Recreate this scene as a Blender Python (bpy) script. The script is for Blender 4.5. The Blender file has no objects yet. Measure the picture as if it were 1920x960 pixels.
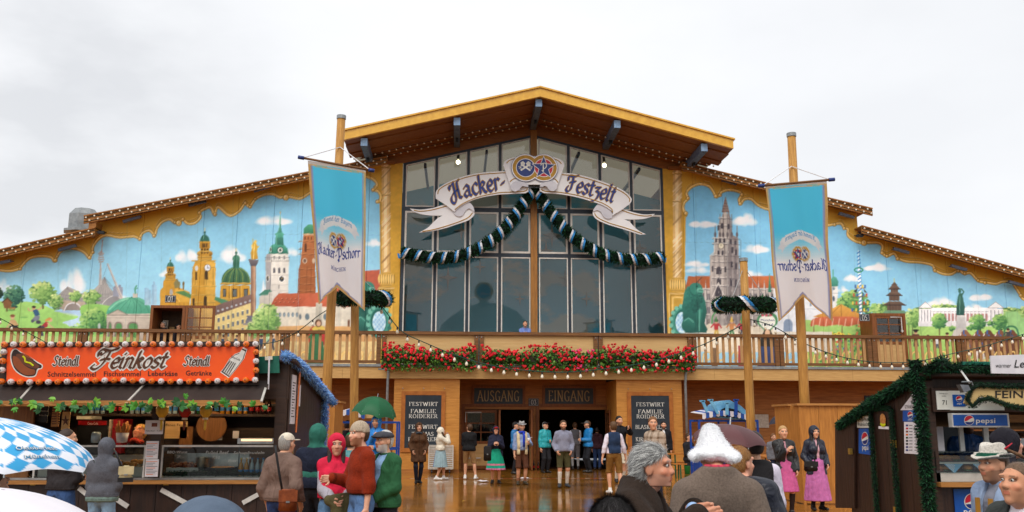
import bpy, bmesh, math, random
import numpy as np
from mathutils import Vector, Matrix
random.seed(7); np.random.seed(7)
scn = bpy.context.scene
COL = scn.collection
# ---------------------------------------------------------------- camera
F = 1650.; YAW = math.radians(3.5); PITCH = math.atan(312/F); ROLL = .0024
CAM = np.array((0., -32.1, 1.75))
_fw = np.array((math.sin(YAW)*math.cos(PITCH), math.cos(YAW)*math.cos(PITCH), math.sin(PITCH)))
_r0 = np.array((math.cos(YAW), -math.sin(YAW), 0.)); _u0 = np.cross(_r0, _fw)
_rt = _r0*math.cos(ROLL)+_u0*math.sin(ROLL); _up = _u0*math.cos(ROLL)-_r0*math.sin(ROLL)
def ray(px, py): return _fw+_rt*(px-960)/F-_up*(py-480)/F
def P(px, py, Y):                     # point of the plane y = Y seen at a pixel of the 1920 x 960 photograph
 d = ray(px, py); return CAM+d*((Y-CAM[1])/d[1])
def G(px, py, Z=0.):                  # point of the level z = Z
 d = ray(px, py); return CAM+d*((Z-CAM[2])/d[2])
def at(px, D, z=0.):                  # point at distance D ahead, height z, in the column of pixel px on the horizon
 d = ray(px, 792); v = d[:2]/(d[0]*math.sin(YAW)+d[1]*math.cos(YAW))
 return np.array((CAM[0]+v[0]*D, CAM[1]+v[1]*D, z))
def pixels(p):
 v = p-CAM; z = v@_fw
 return 960+F*(v@_rt)/z, 480-F*(v@_up)/z
cam = bpy.data.cameras.new("camera"); co = bpy.data.objects.new("camera", cam); COL.objects.link(co)
cam.sensor_width = 36; cam.lens = 36*F/1920; cam.clip_start = .1; cam.clip_end = 2000
co.matrix_world = Matrix([[_rt[i], _up[i], -_fw[i], CAM[i]] for i in range(3)]+[[0,0,0,1]])
scn.camera = co
# ---------------------------------------------------------------- sky, sun, exposure
SUN_EL, SUN_AZ = math.radians(52), math.radians(200)      # soft sun behind the cloud, high over the photographer's left
world = bpy.data.worlds.new("World"); scn.world = world; world.use_nodes = True
nt = world.node_tree; N = nt.nodes; L = nt.links; N.clear()
wo = N.new("ShaderNodeOutputWorld"); bg = N.new("ShaderNodeBackground"); bg2 = N.new("ShaderNodeBackground"); add = N.new("ShaderNodeAddShader")
sky = N.new("ShaderNodeTexSky"); sky.sky_type = 'NISHITA'; sky.sun_disc = False; sky.sun_elevation = SUN_EL; sky.sun_rotation = SUN_AZ; sky.dust_density = 6
bg.inputs[1].default_value = .05*.35
tc = N.new("ShaderNodeTexCoord"); mp = N.new("ShaderNodeMapping"); mp.inputs['Scale'].default_value = (1.,1.,2.2); mp.inputs['Location'].default_value = (.35,.1,.2)
nz = N.new("ShaderNodeTexNoise"); nz.inputs['Scale'].default_value = 1.9; nz.inputs['Detail'].default_value = 5; nz.inputs['Roughness'].default_value = .5
cr = N.new("ShaderNodeValToRGB"); cr.color_ramp.elements[0].position = .30; cr.color_ramp.elements[0].color = (.79,.798,.812,1)
cr.color_ramp.elements[1].position = .56; cr.color_ramp.elements[1].color = (.89,.895,.905,1)
L.new(tc.outputs['Generated'], mp.inputs[0]); L.new(mp.outputs[0], nz.inputs['Vector']); L.new(nz.outputs['Fac'], cr.inputs[0]);
_cb = ray(40, 345); _cb = _cb/np.linalg.norm(_cb)
vd = N.new("ShaderNodeVectorMath"); vd.operation = 'DOT_PRODUCT'; vd.inputs[1].default_value = tuple(_cb); L.new(tc.outputs['Generated'], vd.inputs[0])
m1 = N.new("ShaderNodeMapRange"); m1.interpolation_type = 'SMOOTHSTEP'; m1.inputs[1].default_value = .94; m1.inputs[2].default_value = 1.; m1.inputs[3].default_value = 0.; m1.inputs[4].default_value = .62; L.new(vd.outputs['Value'], m1.inputs[0])
nz2 = N.new("ShaderNodeTexNoise"); nz2.inputs['Scale'].default_value = 5.; nz2.inputs['Detail'].default_value = 5; L.new(mp.outputs[0], nz2.inputs['Vector'])
m2 = N.new("ShaderNodeMapRange"); m2.inputs[1].default_value = .35; m2.inputs[2].default_value = .62; L.new(nz2.outputs['Fac'], m2.inputs[0])
mm_ = N.new("ShaderNodeMath"); mm_.operation = 'MULTIPLY'; L.new(m1.outputs[0], mm_.inputs[0]); L.new(m2.outputs[0], mm_.inputs[1])
mxc = N.new("ShaderNodeMix"); mxc.data_type = 'RGBA'; mxc.inputs[7].default_value = (.56,.57,.59,1); L.new(mm_.outputs[0], mxc.inputs[0]); L.new(cr.outputs[0], mxc.inputs[6]); L.new(mxc.outputs[2], bg2.inputs[0])
L.new(sky.outputs[0], bg.inputs[0]); L.new(bg.outputs[0], add.inputs[0]); L.new(bg2.outputs[0], add.inputs[1]); L.new(add.outputs[0], wo.inputs[0])
sun = bpy.data.lights.new("sun", 'SUN'); sun.energy = 1.5; sun.angle = math.radians(35); sun.color = (1., .96, .9)
so = bpy.data.objects.new("sun", sun); COL.objects.link(so); so.location = (0, -30, 40)
_sd = Vector((math.sin(SUN_AZ)*math.cos(SUN_EL), math.cos(SUN_AZ)*math.cos(SUN_EL), math.sin(SUN_EL)))
so.rotation_euler = _sd.to_track_quat('Z', 'Y').to_euler()
scn.view_settings.view_transform = 'Standard'; scn.view_settings.look = 'None'; scn.view_settings.gamma = 1.; scn.view_settings.exposure = .14
scn.view_settings.use_curve_mapping = False
scn.render.engine = 'CYCLES'; scn.cycles.max_bounces = 6; scn.cycles.transparent_max_bounces = 12; scn.cycles.use_denoising = True
scn.cycles.caustics_reflective = False; scn.cycles.caustics_refractive = False
# ---------------------------------------------------------------- materials
def lin(c, k=1.):
 return tuple(k*((v/255/12.92) if v <= 10 else ((v/255+.055)/1.055)**2.4) for v in c)
MAT = {}
def mat(name, c, rough=.6, c2=None, scale=6., stretch=(1,1,1), bump=0., metal=0., spec=.4, detail=3., emit=None, ramp=(.35,.68), bscale=None, alpha=None, coat=0., trans=0., sheen=0., obj=False):
 if name in MAT: return MAT[name]
 m = bpy.data.materials.new(name); m.use_nodes = True; MAT[name] = m
 n, l = m.node_tree.nodes, m.node_tree.links; b = n['Principled BSDF']
 c = lin(c); c2 = tuple(v*.72 for v in c) if c2 is None else lin(c2)
 b.inputs['Roughness'].default_value = rough; b.inputs['Metallic'].default_value = metal; b.inputs['Specular IOR Level'].default_value = spec
 if coat: b.inputs['Coat Weight'].default_value = coat; b.inputs['Coat Roughness'].default_value = .08
 if trans: b.inputs['Transmission Weight'].default_value = trans
 if sheen: b.inputs['Sheen Weight'].default_value = sheen
 g = n.new('ShaderNodeTexCoord') if obj else n.new('ShaderNodeNewGeometry'); mpn = n.new('ShaderNodeMapping'); mpn.inputs['Scale'].default_value = stretch
 t = n.new('ShaderNodeTexNoise'); t.inputs['Scale'].default_value = scale; t.inputs['Detail'].default_value = detail; t.inputs['Roughness'].default_value = .6
 r = n.new('ShaderNodeValToRGB'); r.color_ramp.elements[0].position, r.color_ramp.elements[1].position = ramp
 r.color_ramp.elements[0].color = (*c2,1); r.color_ramp.elements[1].color = (*c,1)
 l.new(g.outputs['Object' if obj else 'Position'], mpn.inputs[0]); l.new(mpn.outputs[0], t.inputs['Vector']); l.new(t.outputs['Fac'], r.inputs[0]); l.new(r.outputs[0], b.inputs['Base Color'])
 if bump:
  bp = n.new('ShaderNodeBump'); bp.inputs['Strength'].default_value = bump; bp.inputs['Distance'].default_value = .02
  if bscale:
   t2 = n.new('ShaderNodeTexNoise'); t2.inputs['Scale'].default_value = bscale; t2.inputs['Detail'].default_value = 4; l.new(mpn.outputs[0], t2.inputs['Vector']); l.new(t2.outputs['Fac'], bp.inputs['Height'])
  else: l.new(t.outputs['Fac'], bp.inputs['Height'])
  l.new(bp.outputs[0], b.inputs['Normal'])
 if emit: b.inputs['Emission Color'].default_value = (*lin(emit[0]),1); b.inputs['Emission Strength'].default_value = emit[1]
 if alpha is not None: b.inputs['Alpha'].default_value = alpha
 return m
def vmat(name, rough=.6, bump=0., bscale=30., spec=.3, var=.12, vscale=8., sheen=0., k=1., wrinkle=0.):
 if name in MAT: return MAT[name]
 m = bpy.data.materials.new(name); m.use_nodes = True; MAT[name] = m
 n, l = m.node_tree.nodes, m.node_tree.links; b = n['Principled BSDF']
 b.inputs['Roughness'].default_value = rough; b.inputs['Specular IOR Level'].default_value = spec
 if sheen: b.inputs['Sheen Weight'].default_value = sheen
 a = n.new('ShaderNodeVertexColor'); a.layer_name = 'Col'
 t = n.new('ShaderNodeTexNoise'); t.inputs['Scale'].default_value = vscale; t.inputs['Detail'].default_value = 4
 g = n.new('ShaderNodeNewGeometry'); l.new(g.outputs['Position'], t.inputs['Vector'])
 mr = n.new('ShaderNodeMapRange'); mr.inputs[1].default_value = .3; mr.inputs[2].default_value = .7; mr.inputs[3].default_value = k*(1-var); mr.inputs[4].default_value = k*(1+var)
 mx = n.new('ShaderNodeVectorMath'); mx.operation = 'SCALE'
 l.new(t.outputs['Fac'], mr.inputs[0]); l.new(a.outputs['Color'], mx.inputs[0]); l.new(mr.outputs[0], mx.inputs['Scale']); l.new(mx.outputs[0], b.inputs['Base Color'])
 if bump:
  t2 = n.new('ShaderNodeTexNoise'); t2.inputs['Scale'].default_value = bscale; t2.inputs['Detail'].default_value = 3; l.new(g.outputs['Position'], t2.inputs['Vector'])
  bp = n.new('ShaderNodeBump'); bp.inputs['Strength'].default_value = bump; bp.inputs['Distance'].default_value = .01; l.new(t2.outputs['Fac'], bp.inputs['Height']); l.new(bp.outputs[0], b.inputs['Normal'])
  if wrinkle:
   q = n.new('ShaderNodeMapping'); q.inputs['Scale'].default_value = (1,1,.6); q.inputs['Rotation'].default_value = (.5,.3,.2); t3 = n.new('ShaderNodeTexNoise'); t3.inputs['Scale'].default_value = 8.; t3.inputs['Detail'].default_value = 2.5; t3.inputs['Distortion'].default_value = 1.6
   bw = n.new('ShaderNodeBump'); bw.inputs['Strength'].default_value = wrinkle; bw.inputs['Distance'].default_value = .09
   l.new(g.outputs['Position'], q.inputs[0]); l.new(q.outputs[0], t3.inputs['Vector']); l.new(t3.outputs['Fac'], bw.inputs['Height']); l.new(bw.outputs[0], bp.inputs['Normal'])
 return m
def wood(name, c, c2, axis=0, rough=.55, scale=3., wet=0.):
 st = [9.,9.,9.]; st[axis] = .8
 return mat(name, c, rough, c2, scale, tuple(st), .25, detail=5., ramp=(.3,.72), coat=wet)
def glassmat(name, tint=(200,215,215), refl=.12, rough=.02):
 if name in MAT: return MAT[name]
 m = bpy.data.materials.new(name); m.use_nodes = True; MAT[name] = m
 n, l = m.node_tree.nodes, m.node_tree.links; n.clear()
 o = n.new('ShaderNodeOutputMaterial'); t = n.new('ShaderNodeBsdfTransparent'); g = n.new('ShaderNodeBsdfGlossy'); x = n.new('ShaderNodeMixShader'); f = n.new('ShaderNodeFresnel')
 t.inputs[0].default_value = (*lin(tint),1); g.inputs['Roughness'].default_value = rough; f.inputs[0].default_value = 1.45+refl*2
 l.new(f.outputs[0], x.inputs[0]); l.new(t.outputs[0], x.inputs[1]); l.new(g.outputs[0], x.inputs[2]); l.new(x.outputs[0], o.inputs[0])
 return m
# ---------------------------------------------------------------- mesh helpers
class MB:
 def __init__(s): s.v = []; s.f = []; s.c = None
 def add(s, v, f):
  o = len(s.v); s.v += [tuple(map(float, p)) for p in v]; s.f += [tuple(i+o for i in q) for q in f]; return s
 def box(s, x0, x1, y0, y1, z0, z1):
  return s.add([(x0,y0,z0),(x1,y0,z0),(x1,y1,z0),(x0,y1,z0),(x0,y0,z1),(x1,y0,z1),(x1,y1,z1),(x0,y1,z1)], [(0,3,2,1),(4,5,6,7),(0,1,5,4),(1,2,6,5),(2,3,7,6),(3,0,4,7)])
 def bar(s, a, b, w, h, up=(0,0,1)):          # box from a to b, w wide, h high
  a, b = np.array(a,float), np.array(b,float); d = b-a; d /= np.linalg.norm(d)+1e-9
  u = np.array(up,float); r = np.cross(d,u); r /= np.linalg.norm(r)+1e-9; u = np.cross(r,d)
  v = [p+r*w/2*sx+u*h/2*sz for p in (a,b) for sx, sz in ((-1,-1),(1,-1),(1,1),(-1,1))]
  return s.add(v, [(0,1,2,3),(7,6,5,4),(0,4,5,1),(1,5,6,2),(2,6,7,3),(3,7,4,0)])
 def tube(s, pts, r, n=8, r2=None, cap=True, closed=False):
  pts = np.array(pts, float); m = len(pts); r2 = r if r2 is None else r2
  rad = np.asarray(r) if np.ndim(r) else np.linspace(r, r2, m)
  o = len(s.v); ref = np.array((.13,.31,.94)); prev = None
  for i in range(m):
   t = (pts[(i+1) % m]-pts[i-1]) if closed else pts[min(i+1,m-1)]-pts[max(i-1,0)]
   t = t/(np.linalg.norm(t)+1e-9)
   if prev is None:
    a = np.cross(t, ref); a = a/(np.linalg.norm(a)+1e-9)
   else:
    a = prev-t*(prev@t); a = a/(np.linalg.norm(a)+1e-9)
   prev = a; b = np.cross(t, a)
   for k in range(n):
    q = 2*math.pi*k/n; s.v.append(tuple(pts[i]+rad[i]*(a*math.cos(q)+b*math.sin(q))))
  for i in range(m if closed else m-1):
   for k in range(n):
    j = (i+1) % m
    s.f.append((o+i*n+k, o+i*n+(k+1) % n, o+j*n+(k+1) % n, o+j*n+k))
  if cap and not closed: s.f.append(tuple(o+k for k in range(n))[::-1]); s.f.append(tuple(o+(m-1)*n+k for k in range(n)))
  return s
 def lathe(s, prof, c=(0,0,0), n=16, axis=(0,0,1)):
  ax = Vector(axis).to_track_quat('Z','Y'); o = len(s.v); m = len(prof)
  for r, z in prof:
   for k in range(n):
    q = 2*math.pi*k/n; p = ax @ Vector((r*math.cos(q), r*math.sin(q), z)); s.v.append((p.x+c[0], p.y+c[1], p.z+c[2]))
  for i in range(m-1):
   for k in range(n): s.f.append((o+i*n+k, o+i*n+(k+1) % n, o+(i+1)*n+(k+1) % n, o+(i+1)*n+k))
  s.f.append(tuple(o+k for k in range(n))[::-1]); s.f.append(tuple(o+(m-1)*n+k for k in range(n)))
  return s
 def ball(s, c, r, n=8, m=6, sc=(1,1,1)):
  o = len(s.v)
  s.v.append((c[0],c[1],c[2]-r*sc[2]))
  for i in range(1,m):
   a = math.pi*i/m
   for k in range(n):
    q = 2*math.pi*k/n; s.v.append((c[0]+r*sc[0]*math.sin(a)*math.cos(q), c[1]+r*sc[1]*math.sin(a)*math.sin(q), c[2]-r*sc[2]*math.cos(a)))
  s.v.append((c[0],c[1],c[2]+r*sc[2])); e = len(s.v)-1
  for k in range(n):
   s.f.append((o, o+1+(k+1) % n, o+1+k)); s.f.append((e, e-n+k, e-n+(k+1) % n))
   for i in range(m-2): s.f.append((o+1+i*n+k, o+1+i*n+(k+1) % n, o+1+(i+1)*n+(k+1) % n, o+1+(i+1)*n+k))
  return s
 def prism(s, pts, d):                          # polygon (3-D points) extruded by vector d
  pts = [np.array(p,float) for p in pts]; n = len(pts); d = np.array(d,float)
  return s.add(pts+[p+d for p in pts], [tuple(range(n)), tuple(range(2*n-1,n-1,-1))]+[(k,n+k,n+(k+1) % n,(k+1) % n) for k in range(n)])
 def xz(s, pts, y0, y1): return s.prism([(x,y0,z) for x, z in pts], (0,y1-y0,0))
 def quad(s, a, b, c, d): return s.add([a,b,c,d], [(0,1,2,3)])
 def build(s, name, m, parent=None, smooth=False, kind=None, colors=None, recalc=False):
  me = bpy.data.meshes.new(name); me.from_pydata(s.v, [], s.f)
  if recalc:
   bm = bmesh.new(); bm.from_mesh(me); bmesh.ops.recalc_face_normals(bm, faces=bm.faces); bm.to_mesh(me); bm.free()
  return link(name, me, m, parent, smooth, kind, colors)
def link(name, me, m, parent=None, smooth=False, kind=None, colors=None):
 for x in (m if isinstance(m, (list,tuple)) else [m]): me.materials.append(MAT[x] if isinstance(x, str) else x)
 if smooth: me.polygons.foreach_set('use_smooth', [True]*len(me.polygons))
 if colors is not None:
  at_ = me.color_attributes.new('Col', 'FLOAT_COLOR', 'POINT'); c = np.ones((len(me.vertices),4), np.float32); c[:,:3] = colors; at_.data.foreach_set('color', c.ravel())
 o = bpy.data.objects.new(name, me); COL.objects.link(o)
 if parent is not None: adopt(o, parent)
 if kind: o['kind'] = kind
 return o
def origin(p):
 x = np.zeros(3)
 while p is not None: x += np.array(p.location); p = p.parent
 return x
def adopt(o, parent):           # meshes are modelled in world coordinates: cancel the parents' offsets
 o.parent = parent; o.location = tuple(-v for v in origin(parent))
def tag(o, label=None, cat=None, group=None, kind=None):
 if label: o['label'] = label
 if cat: o['category'] = cat
 if group: o['group'] = group
 if kind: o['kind'] = kind
 return o
def thing(name, loc, label, cat, group=None):
 o = bpy.data.objects.new(name, None); COL.objects.link(o); o.location = tuple(map(float, loc)); o.empty_display_size = .2
 return tag(o, label, cat, group)
def copypart(src, parent=None, loc=(0,0,0), rz=0.):
 c = src.copy(); COL.objects.link(c)
 if parent is not None: c.parent = parent
 c.location = loc
 if rz: c.rotation_euler = (0,0,rz)
 return c
# ---------------------------------------------------------------- painter for the mural (vertex colours of the wall panels)
def crom(pts, n=6, closed=False):
 p = np.array(pts, float); m = len(p); out = []
 for i in range(m if closed else m-1):
  if closed: a, b, c, d = p[i-1], p[i], p[(i+1) % m], p[(i+2) % m]
  else: a, b, c, d = p[max(i-1,0)], p[i], p[i+1], p[min(i+2,m-1)]
  for k in range(n):
   t = k/n
   out.append(.5*((2*b)+(c-a)*t+(2*a-5*b+4*c-d)*t*t+(3*b-a-3*c+d)*t**3))
 if not closed: out.append(p[-1])
 return np.array(out)
class Canvas:
 def __init__(s, x0, y0, x1, y1, c):
  s.x0, s.y0 = x0, y0; s.a = np.zeros((y1-y0, x1-x0, 3)); s.a[:] = c
  r = np.random.RandomState(5); s.rng = r
  H, W = s.a.shape[:2]
  s.n = np.zeros((H, W))
  for k, am in ((40,.5),(13,.3),(4,.35)):
   g = r.rand(H//k+3, W//k+3)-.5
   yy, xx = np.arange(H)/k, np.arange(W)/k
   yi, xi = yy.astype(int), xx.astype(int); fy, fx = (yy-yi)[:,None], (xx-xi)[None]
   fy = fy*fy*(3-2*fy); fx = fx*fx*(3-2*fx)
   q = lambda a, b: g[np.ix_(yi+a, xi+b)]
   s.n += am*(q(0,0)*(1-fy)*(1-fx)+q(0,1)*(1-fy)*fx+q(1,0)*fy*(1-fx)+q(1,1)*fy*fx)
 def bb(s, xa, ya, xb, yb):
  H, W = s.a.shape[:2]
  i0, i1 = max(int(ya-s.y0)-1,0), min(int(yb-s.y0)+2,H); j0, j1 = max(int(xa-s.x0)-1,0), min(int(xb-s.x0)+2,W)
  return i0, i1, j0, j1
 def put(s, b, m, c, c2, tex):
  i0, i1, j0, j1 = b
  col = np.array(c, float)
  if c2 is not None:
   t = np.linspace(0, 1, i1-i0)[:,None,None]; col = col*(1-t)+np.array(c2,float)*t
  else: col = col[None,None]
  if tex: col = col*(1+tex*2*s.n[i0:i1,j0:j1,None])
  m = m[...,None]; s.a[i0:i1,j0:j1] = s.a[i0:i1,j0:j1]*(1-m)+col*m
 def poly(s, pts, c, c2=None, al=1., tex=.12):
  p = np.array(pts, float)
  b = s.bb(p[:,0].min(), p[:,1].min(), p[:,0].max(), p[:,1].max()); i0, i1, j0, j1 = b
  if i1 <= i0 or j1 <= j0: return
  m = np.zeros((i1-i0, j1-j0))
  for oy in (.25,.75):
   for ox in (.25,.75):
    y = (np.arange(i0,i1)+s.y0+oy)[:,None]; x = (np.arange(j0,j1)+s.x0+ox)[None]
    ins = np.zeros(m.shape, bool)
    for k in range(len(p)):
     (xa,ya),(xb,yb) = p[k-1], p[k]
     if ya == yb: continue
     ins ^= ((ya > y) != (yb > y)) & (x < (xb-xa)*(y-ya)/(yb-ya)+xa)
    m += ins*.25
  s.put(b, m*al, c, c2, tex)
 def rect(s, x0, y0, x1, y1, c, c2=None, al=1., tex=.12): s.poly([(x0,y0),(x1,y0),(x1,y1),(x0,y1)], c, c2, al, tex)
 def ell(s, cx, cy, rx, ry, c, c2=None, al=1., tex=.1):
  b = s.bb(cx-rx, cy-ry, cx+rx, cy+ry); i0, i1, j0, j1 = b
  if i1 <= i0 or j1 <= j0: return
  y = (np.arange(i0,i1)+s.y0+.5-cy)[:,None]/ry; x = (np.arange(j0,j1)+s.x0+.5-cx)[None]/rx
  m = np.clip((1-np.sqrt(x*x+y*y))*min(rx,ry)+.5, 0, 1)
  s.put(b, m*al, c, c2, tex)
 def blob(s, cx, cy, rx, ry, c, al):
  b = s.bb(cx-rx, cy-ry, cx+rx, cy+ry); i0, i1, j0, j1 = b
  if i1 <= i0 or j1 <= j0: return
  y = (np.arange(i0,i1)+s.y0+.5-cy)[:,None]/ry; x = (np.arange(j0,j1)+s.x0+.5-cx)[None]/rx
  s.put(b, np.clip(1.25*(1-(x*x+y*y)),0,1)*al, c, None, .05)
 def line(s, pts, w, c, al=1., w2=None):
  p = np.array(pts, float); w2 = w if w2 is None else w2
  b = s.bb(p[:,0].min()-w, p[:,1].min()-w, p[:,0].max()+w, p[:,1].max()+w); i0, i1, j0, j1 = b
  if i1 <= i0 or j1 <= j0: return
  M = np.zeros((i1-i0, j1-j0)); n = len(p)-1
  for k in range(n):
   ww = w+(w2-w)*(k+.5)/n
   a, e = p[k], p[k+1]
   c0 = s.bb(min(a[0],e[0])-ww, min(a[1],e[1])-ww, max(a[0],e[0])+ww, max(a[1],e[1])+ww)
   if c0[1] <= c0[0] or c0[3] <= c0[2]: continue
   y = (np.arange(c0[0],c0[1])+s.y0+.5)[:,None]; x = (np.arange(c0[2],c0[3])+s.x0+.5)[None]
   d = e-a; L = d@d+1e-9
   t = np.clip(((x-a[0])*d[0]+(y-a[1])*d[1])/L, 0, 1)
   q = np.clip(ww/2+.5-np.hypot(x-a[0]-t*d[0], y-a[1]-t*d[1]), 0, 1)*min(1,ww+.2)
   v = M[c0[0]-i0:c0[1]-i0, c0[2]-j0:c0[3]-j0]; np.maximum(v, q, out=v)
  s.put(b, M*al, c, None, .08)
 def cloud(s, x0, y0, x1, y1, al=.75, c=(236,230,228)):
  r = s.rng; w, h = x1-x0, y1-y0
  for k in range(9):
   u = r.rand(); f = 1-abs(2*u-1)
   s.blob(x0+w*(.12+.76*u), y1-h*(.22+.45*f*r.rand()), w*(.13+.12*r.rand()), h*(.22+.2*f), c, al*.7)
  s.blob((x0+x1)/2, y1-h*.2, w*.5, h*.22, (215,222,230), al*.6)
 def leafy(s, cx, cy, rx, ry, cols, n=150, sz=2.2):
  r = s.rng; d, m, l = [np.array(c, float) for c in cols]
  for k in range(14):
   a = r.rand()*6.28; q = r.rand()**.5*.72
   s.ell(cx+rx*q*math.cos(a), cy+ry*q*math.sin(a), rx*.33, ry*.33, d, al=.9)
  for k in range(n):
   a = r.rand()*6.28; q = r.rand()**.55
   x, y = q*math.cos(a), q*math.sin(a)
   t = .5-.42*y-.3*x+.5*(r.rand()-.5)
   c = d*(1-2*t)+m*2*t if t < .5 else m*(2-2*t)+l*(2*t-1)
   s.ell(cx+rx*x, cy+ry*y, sz*(.6+.8*r.rand()), sz*(.5+.5*r.rand()), np.clip(c,0,255), al=.9)
 def tree(s, cx, cy, rx, ry, base, cols, n=150, sz=2.2):
  s.line([(cx,cy),(cx+.5,base)], max(1.5,rx*.13), (95,75,45)); s.leafy(cx, cy, rx, ry, cols, n, sz)
 def grid(s, x0, y0, x1, y1, nx, ny, w, h, c, dx=0., skew=0., arch=False):
  for j in range(ny):
   for i in range(nx):
    x = x0+(x1-x0)*(i+.5)/nx; y = y0+(y1-y0)*(j+.5)/ny+skew*(x-x0)
    s.rect(x-w/2, y-h/2, x+w/2, y+h/2, c)
    if arch: s.ell(x, y-h/2, w/2, w/2, c)
GOLD, DKG, LTG, HIG = (203,146,28), (128,82,14), (222,166,52), (246,218,150)
G1 = ((35,92,52),(84,150,66),(158,200,96)); G2 = ((70,120,50),(128,178,80),(196,214,120)); G3 = ((22,70,60),(48,112,84),(104,160,110))
def scrollwork(cv, curve, curls):
 for w, c in ((5.4,DKG),(4.,LTG),(1.3,HIG)):
  cv.line(curve+((0,-.6) if w < 2 else (0,0)), w, c)
 for k in range(0, len(curve)-14, 16): cv.line(curve[k:k+11]+np.stack([np.zeros(11),-5.-2.5*np.sin(np.linspace(0,3.14,11))],1), 2.2, DKG, .55, .8); cv.line(curve[k:k+11]+np.stack([np.zeros(11),-6.-2.5*np.sin(np.linspace(0,3.14,11))],1), 1.1, HIG, .6, .5)
 for x, y, r in curls:
  cv.ell(x, y, r+1, r+1, DKG); cv.ell(x, y, r, r, LTG); cv.ell(x-.6, y-.7, r*.62, r*.62, HIG); cv.ell(x+.3, y+.3, r*.25, r*.25, (170,110,40))
def marble_column(cv, x, w, y0, y1):
 cv.rect(x-w/2, y0, x+w/2, y1, (214,166,92))
 for k in range(8):
  f = (k+.5)/8; t = abs(f-.42)
  cv.rect(x-w/2+w*k/8, y0, x-w/2+w*(k+1)/8, y1, (238,206,146) if t < .2 else (206,160,84) if t < .4 else (166,116,46), al=.75)
 for k in range(26):
  yy = y0+(y1-y0)*cv.rng.rand(); cv.line([(x-w/2,yy+9),(x-2,yy+3),(x+w/2,yy-8)], 1.+cv.rng.rand()*1.6, [(150,104,50),(246,222,180)][k % 2], .6)
 for yy in (y0+12, y0+64): cv.rect(x-w/2-1, yy, x+w/2+1, yy+3, (168,118,40)); cv.rect(x-w/2-1, yy, x+w/2+1, yy+1, (240,200,120))
 for yy, hw in ((y1,w*.62),(y1+4,w*.8),(y1+22,w*.72),(y1+27,w*.86)): cv.rect(x-hw, yy, x+hw, yy+4, (214,164,60),(160,110,30))
 cv.ell(x, y1+13, w*.98, 10, (205,152,50))
 for k in range(7): cv.ell(x+(k-3)*w*.27, y1+13, w*.11, 8.5, (236,192,96)); cv.line([(x+(k-2.5)*w*.27,y1+6),(x+(k-2.5)*w*.27,y1+21)], 1.2, DKG)
 for o, c in ((0,(190,136,30)),(3,(214,160,50)),(7,(196,144,36))): cv.rect(x-w*.95+o, y1+31+o, x+w*.95-o, y1+140, c); cv.line([(x-w*.95+o,y1+140),(x-w*.95+o,y1+31+o),(x+w*.95-o,y1+31+o)], 1., DKG if o == 3 else HIG)
def bronze_lion(cv, x, y, f):
 d, m, l = (18,74,66), (38,124,104), (104,186,160)
 S = lambda pts: [(x+f*a, y+b) for a, b in pts]
 cv.poly(S([(-16,0),(20,0),(24,-6),(18,-18),(22,-40),(20,-58),(10,-82),(-6,-88),(-20,-76),(-24,-50),(-22,-20)]), m, d)
 cv.leafy(x+f*-4, y-62, 17, 26, (d,(26,98,84),m), 130, 2.6)
 cv.ell(x+f*2, y-83, 12, 11, m); cv.ell(x+f*9, y-78, 7, 6, l, m); cv.ell(x+f*4, y-87, 2, 1.5, d); cv.line(S([(8,-80),(14,-80)]), 1.2, d); cv.line(S([(6,-74),(13,-74)]), 1.4, d)
 cv.poly(S([(4,-42),(14,-44),(12,-4),(22,-2),(22,1),(2,1)]), m, d); cv.line(S([(9,-44),(8,-4)]), 2.2, l, .7); cv.ell(x-f*12, y-14, 13, 14, m, d); cv.line(S([(-20,-22),(-12,-28),(-3,-20)]), 1.5, l, .8)
 cv.rect(min(x-f*22,x+f*34), y, max(x-f*22,x+f*34), y+5, (176,172,160))
def shield(cv, x, y, f):
 cv.ell(x, y, 22, 31, (16,78,68)); cv.ell(x, y, 20, 29, (52,140,118)); cv.ell(x-f*1, y, 15, 24, (20,92,80)); cv.ell(x, y+1, 12.5, 20, (196,226,238))
 for j in range(-4,5):
  for i in range(-3,4):
   if (i+j) % 2 and ((i*3.4)/12)**2+((j*4.4)/19)**2 < .9: cv.poly([(x+i*3.4-2.6,y+j*4.4+1),(x+i*3.4,y+j*4.4-2.8),(x+i*3.4+2.6,y+j*4.4+1),(x+i*3.4,y+j*4.4+4.4)], (140,190,226))
 for a in range(0,360,24): cv.ell(x+21*math.cos(math.radians(a)), y+30*math.sin(math.radians(a)), 4, 4, (96,178,152) if a > 140 else (30,104,90))
def figure(cv, x, y, s, top, bot, skin=(205,150,110), lean=0., hair=(60,40,25)):
 cv.line([(x-2*s,y),(x-1*s,y-9*s)], 3*s, bot); cv.line([(x+3*s,y),(x+1*s,y-9*s)], 3*s, bot)
 cv.poly([(x-3*s,y-8*s),(x+3*s,y-8*s),(x+(4+lean)*s,y-18*s),(x+(-4+lean)*s,y-18*s)], top); cv.line([(x+(4+lean)*s,y-17*s),(x+(8+lean)*s,y-11*s)], 2*s, top); cv.line([(x-(4-lean)*s,y-17*s),(x-(8-lean)*s,y-12*s)], 2*s, top)
 cv.ell(x+lean*1.2*s, y-21*s, 2.8*s, 3.2*s, skin); cv.ell(x+lean*1.2*s, y-22.6*s, 3*s, 2.2*s, hair)
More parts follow.
